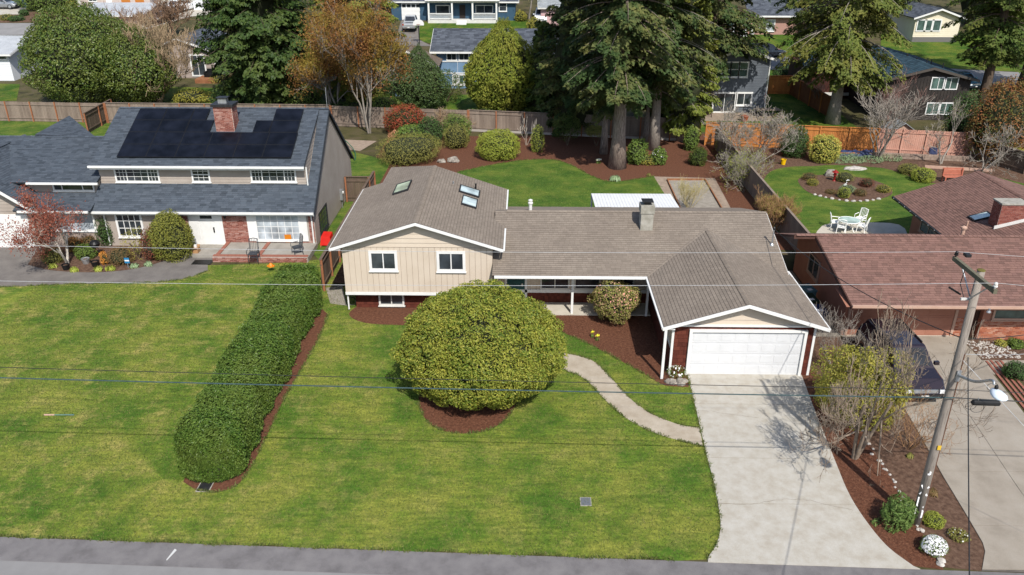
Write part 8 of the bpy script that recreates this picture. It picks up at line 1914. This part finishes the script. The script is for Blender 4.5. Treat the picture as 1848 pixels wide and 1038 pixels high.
for i in range(260):
    x, y = rg.uniform(20.5, 22.3), rg.uniform(31.5, 33.1); r_ = rg.uniform(.03, .07); a_ = rg.uniform(0, 3)
    q = [(x + r_ * math.cos(a_ + j * 1.5708), y + r_ * math.sin(a_ + j * 1.5708), .012) for j in range(4)] + [(x, y, .012 + r_ * .8)]
    V += q; Fq += [(k0, k0 + 1, k0 + 4), (k0 + 1, k0 + 2, k0 + 4), (k0 + 2, k0 + 3, k0 + 4), (k0 + 3, k0, k0 + 4)]; k0 += 5
mk('pebbles', np.array(V), np.array(Fq), stone_w, None, kind='stuff', label='white river pebbles in the corner by the brick front')

# ------------------------------------------------------------------ turf blades and mulch chips
def in_poly(P, poly):
    x, y = P[:, 0], P[:, 1]; poly = np.asarray(poly); c = np.zeros(len(P), bool); j = len(poly) - 1
    for i in range(len(poly)):
        xi, yi = poly[i]; xj, yj = poly[j]
        c ^= ((yi > y) != (yj > y)) & (x < (xj - xi) * (y - yi) / (yj - yi + 1e-12) + xi); j = i
    return c
def blades(name, poly, holes, n, size, m, label, seed, box):
    rg = np.random.default_rng(seed); P = np.stack([rg.uniform(box[0], box[1], n), rg.uniform(box[2], box[3], n)], 1)
    k = in_poly(P, [p[:2] for p in poly])
    for h_ in holes: k &= ~in_poly(P, [p[:2] for p in h_])
    P = P[k]; n = len(P); a_ = rg.uniform(0, 6.28, n); s = size * rg.uniform(.6, 1.4, n); w = s * .42
    z = np.full(n, .004); d = np.stack([np.cos(a_), np.sin(a_)], 1); l = rg.normal(0, .55, (n, 2)) * s[:, None]
    A = np.column_stack([P - d * w[:, None] / 2, z]); B_ = np.column_stack([P + d * w[:, None] / 2, z]); C = np.column_stack([P + l, z + s])
    mk(name, np.stack([A, B_, C], 1).reshape(-1, 3), np.arange(3 * n).reshape(n, 3), m, None, kind='stuff', label=label)
holesF = [walk, [p for p in bedC], list(smoothpoly(bedA[:7], 4)) + bedA[7:], list(smoothpoly(bedB[:10], 4)) + bedB[10:], list(smoothpoly(hr, 4)) + [(-11.9, 22.4), (-12.2, 25), (-11.9, 30), (-11.3, 35.5), (-10.2, 36)], lp]
blades('grass', front_poly, holesF, 280000, .05, grassb, 'mown grass blades of the front lawns', 3, (-26, 8, 18.7, 42))
blades('grass', lawnb, [], 30000, .06, lf_green, 'mown grass blades of the back lawn', 4, (-6, 12, 44, 61))
def edge_tufts(lines, n, size, m, label, seed):
    rg = np.random.default_rng(seed); P = []
    for E in lines:
        E = np.asarray([p[:2] for p in E], float); L_ = np.concatenate([[0], np.cumsum(np.linalg.norm(np.diff(E, axis=0), axis=1))])
        k = int(n * L_[-1]); u = rg.uniform(0, L_[-1], k); clump = np.sin(u * 3.7) + np.sin(u * 9.1 + 1) + rg.normal(0, .8, k); u = u[clump > -.4]
        P.append(np.stack([np.interp(u, L_, E[:, 0]), np.interp(u, L_, E[:, 1])], 1) + rg.normal(0, .03, (len(u), 2)))
    P = np.vstack(P); k = len(P); a_ = rg.uniform(0, 6.28, k); s = size * rg.uniform(.5, 1.5, k); d = np.stack([np.cos(a_), np.sin(a_)], 1); z = np.full(k, .006)
    A = np.column_stack([P - d * s[:, None] * .2, z]); B_ = np.column_stack([P + d * s[:, None] * .2, z]); C = np.column_stack([P + rg.normal(0, .6, (k, 2)) * s[:, None], z + s])
    mk('grass', np.stack([A, B_, C], 1).reshape(-1, 3), np.arange(3 * k).reshape(k, 3), m, None, kind='stuff', label=label)
edge_tufts([drv_l, smoothpoly(pu, 4), smoothpoly(pl, 4), lawn_edge[5:], smoothpoly(bedB[2:8], 4), smoothpoly(hr, 4), bedC, smoothpoly(al, 4), smoothpoly(bl, 4)], 170, .075, grassb, 'longer grass fringing the lawn edges', 31)
def chips(name, poly, n, size, m, label, seed, holes=()):
    A = np.asarray([p[:2] for p in poly]); blades_box = (A[:, 0].min(), A[:, 0].max(), A[:, 1].min(), A[:, 1].max())
    rg = np.random.default_rng(seed); P = np.stack([rg.uniform(*blades_box[:2], n), rg.uniform(*blades_box[2:], n)], 1); P = P[in_poly(P, A)]; n = len(P)
    Z = np.column_stack([P, np.full(n, .022)]); N = np.tile([0, 0, 1.0], (n, 1)); V, Q = leaf_quads(Z, N, size, .45, rg, spread=.35)
    V[:, 2] = np.maximum(V[:, 2], .013); mk(name, V, Q, m, None, kind='stuff', label=label)
chipm = mat('mulch_chip', [D(96, 44, 27)], 5, .95, icols=[D(74, 45, 31), D(100, 62, 44), D(122, 80, 58), D(150, 108, 84)])
chips('mulch_chips', list(smoothpoly(bedB[:10], 4)) + bedB[10:], 9000, .06, chipm, 'red bark chips of the porch bed', 21)
chips('mulch_chips', bedC, 5000, .06, chipm, 'red bark chips under the rhododendron', 22)
chips('mulch_chips', list(drv_r) + [(stl[-1][0], re(stl[-1][0]) + .02)] + list(stl[::-1]), 9000, .055, chipm, 'red bark chips beside the driveway', 23)
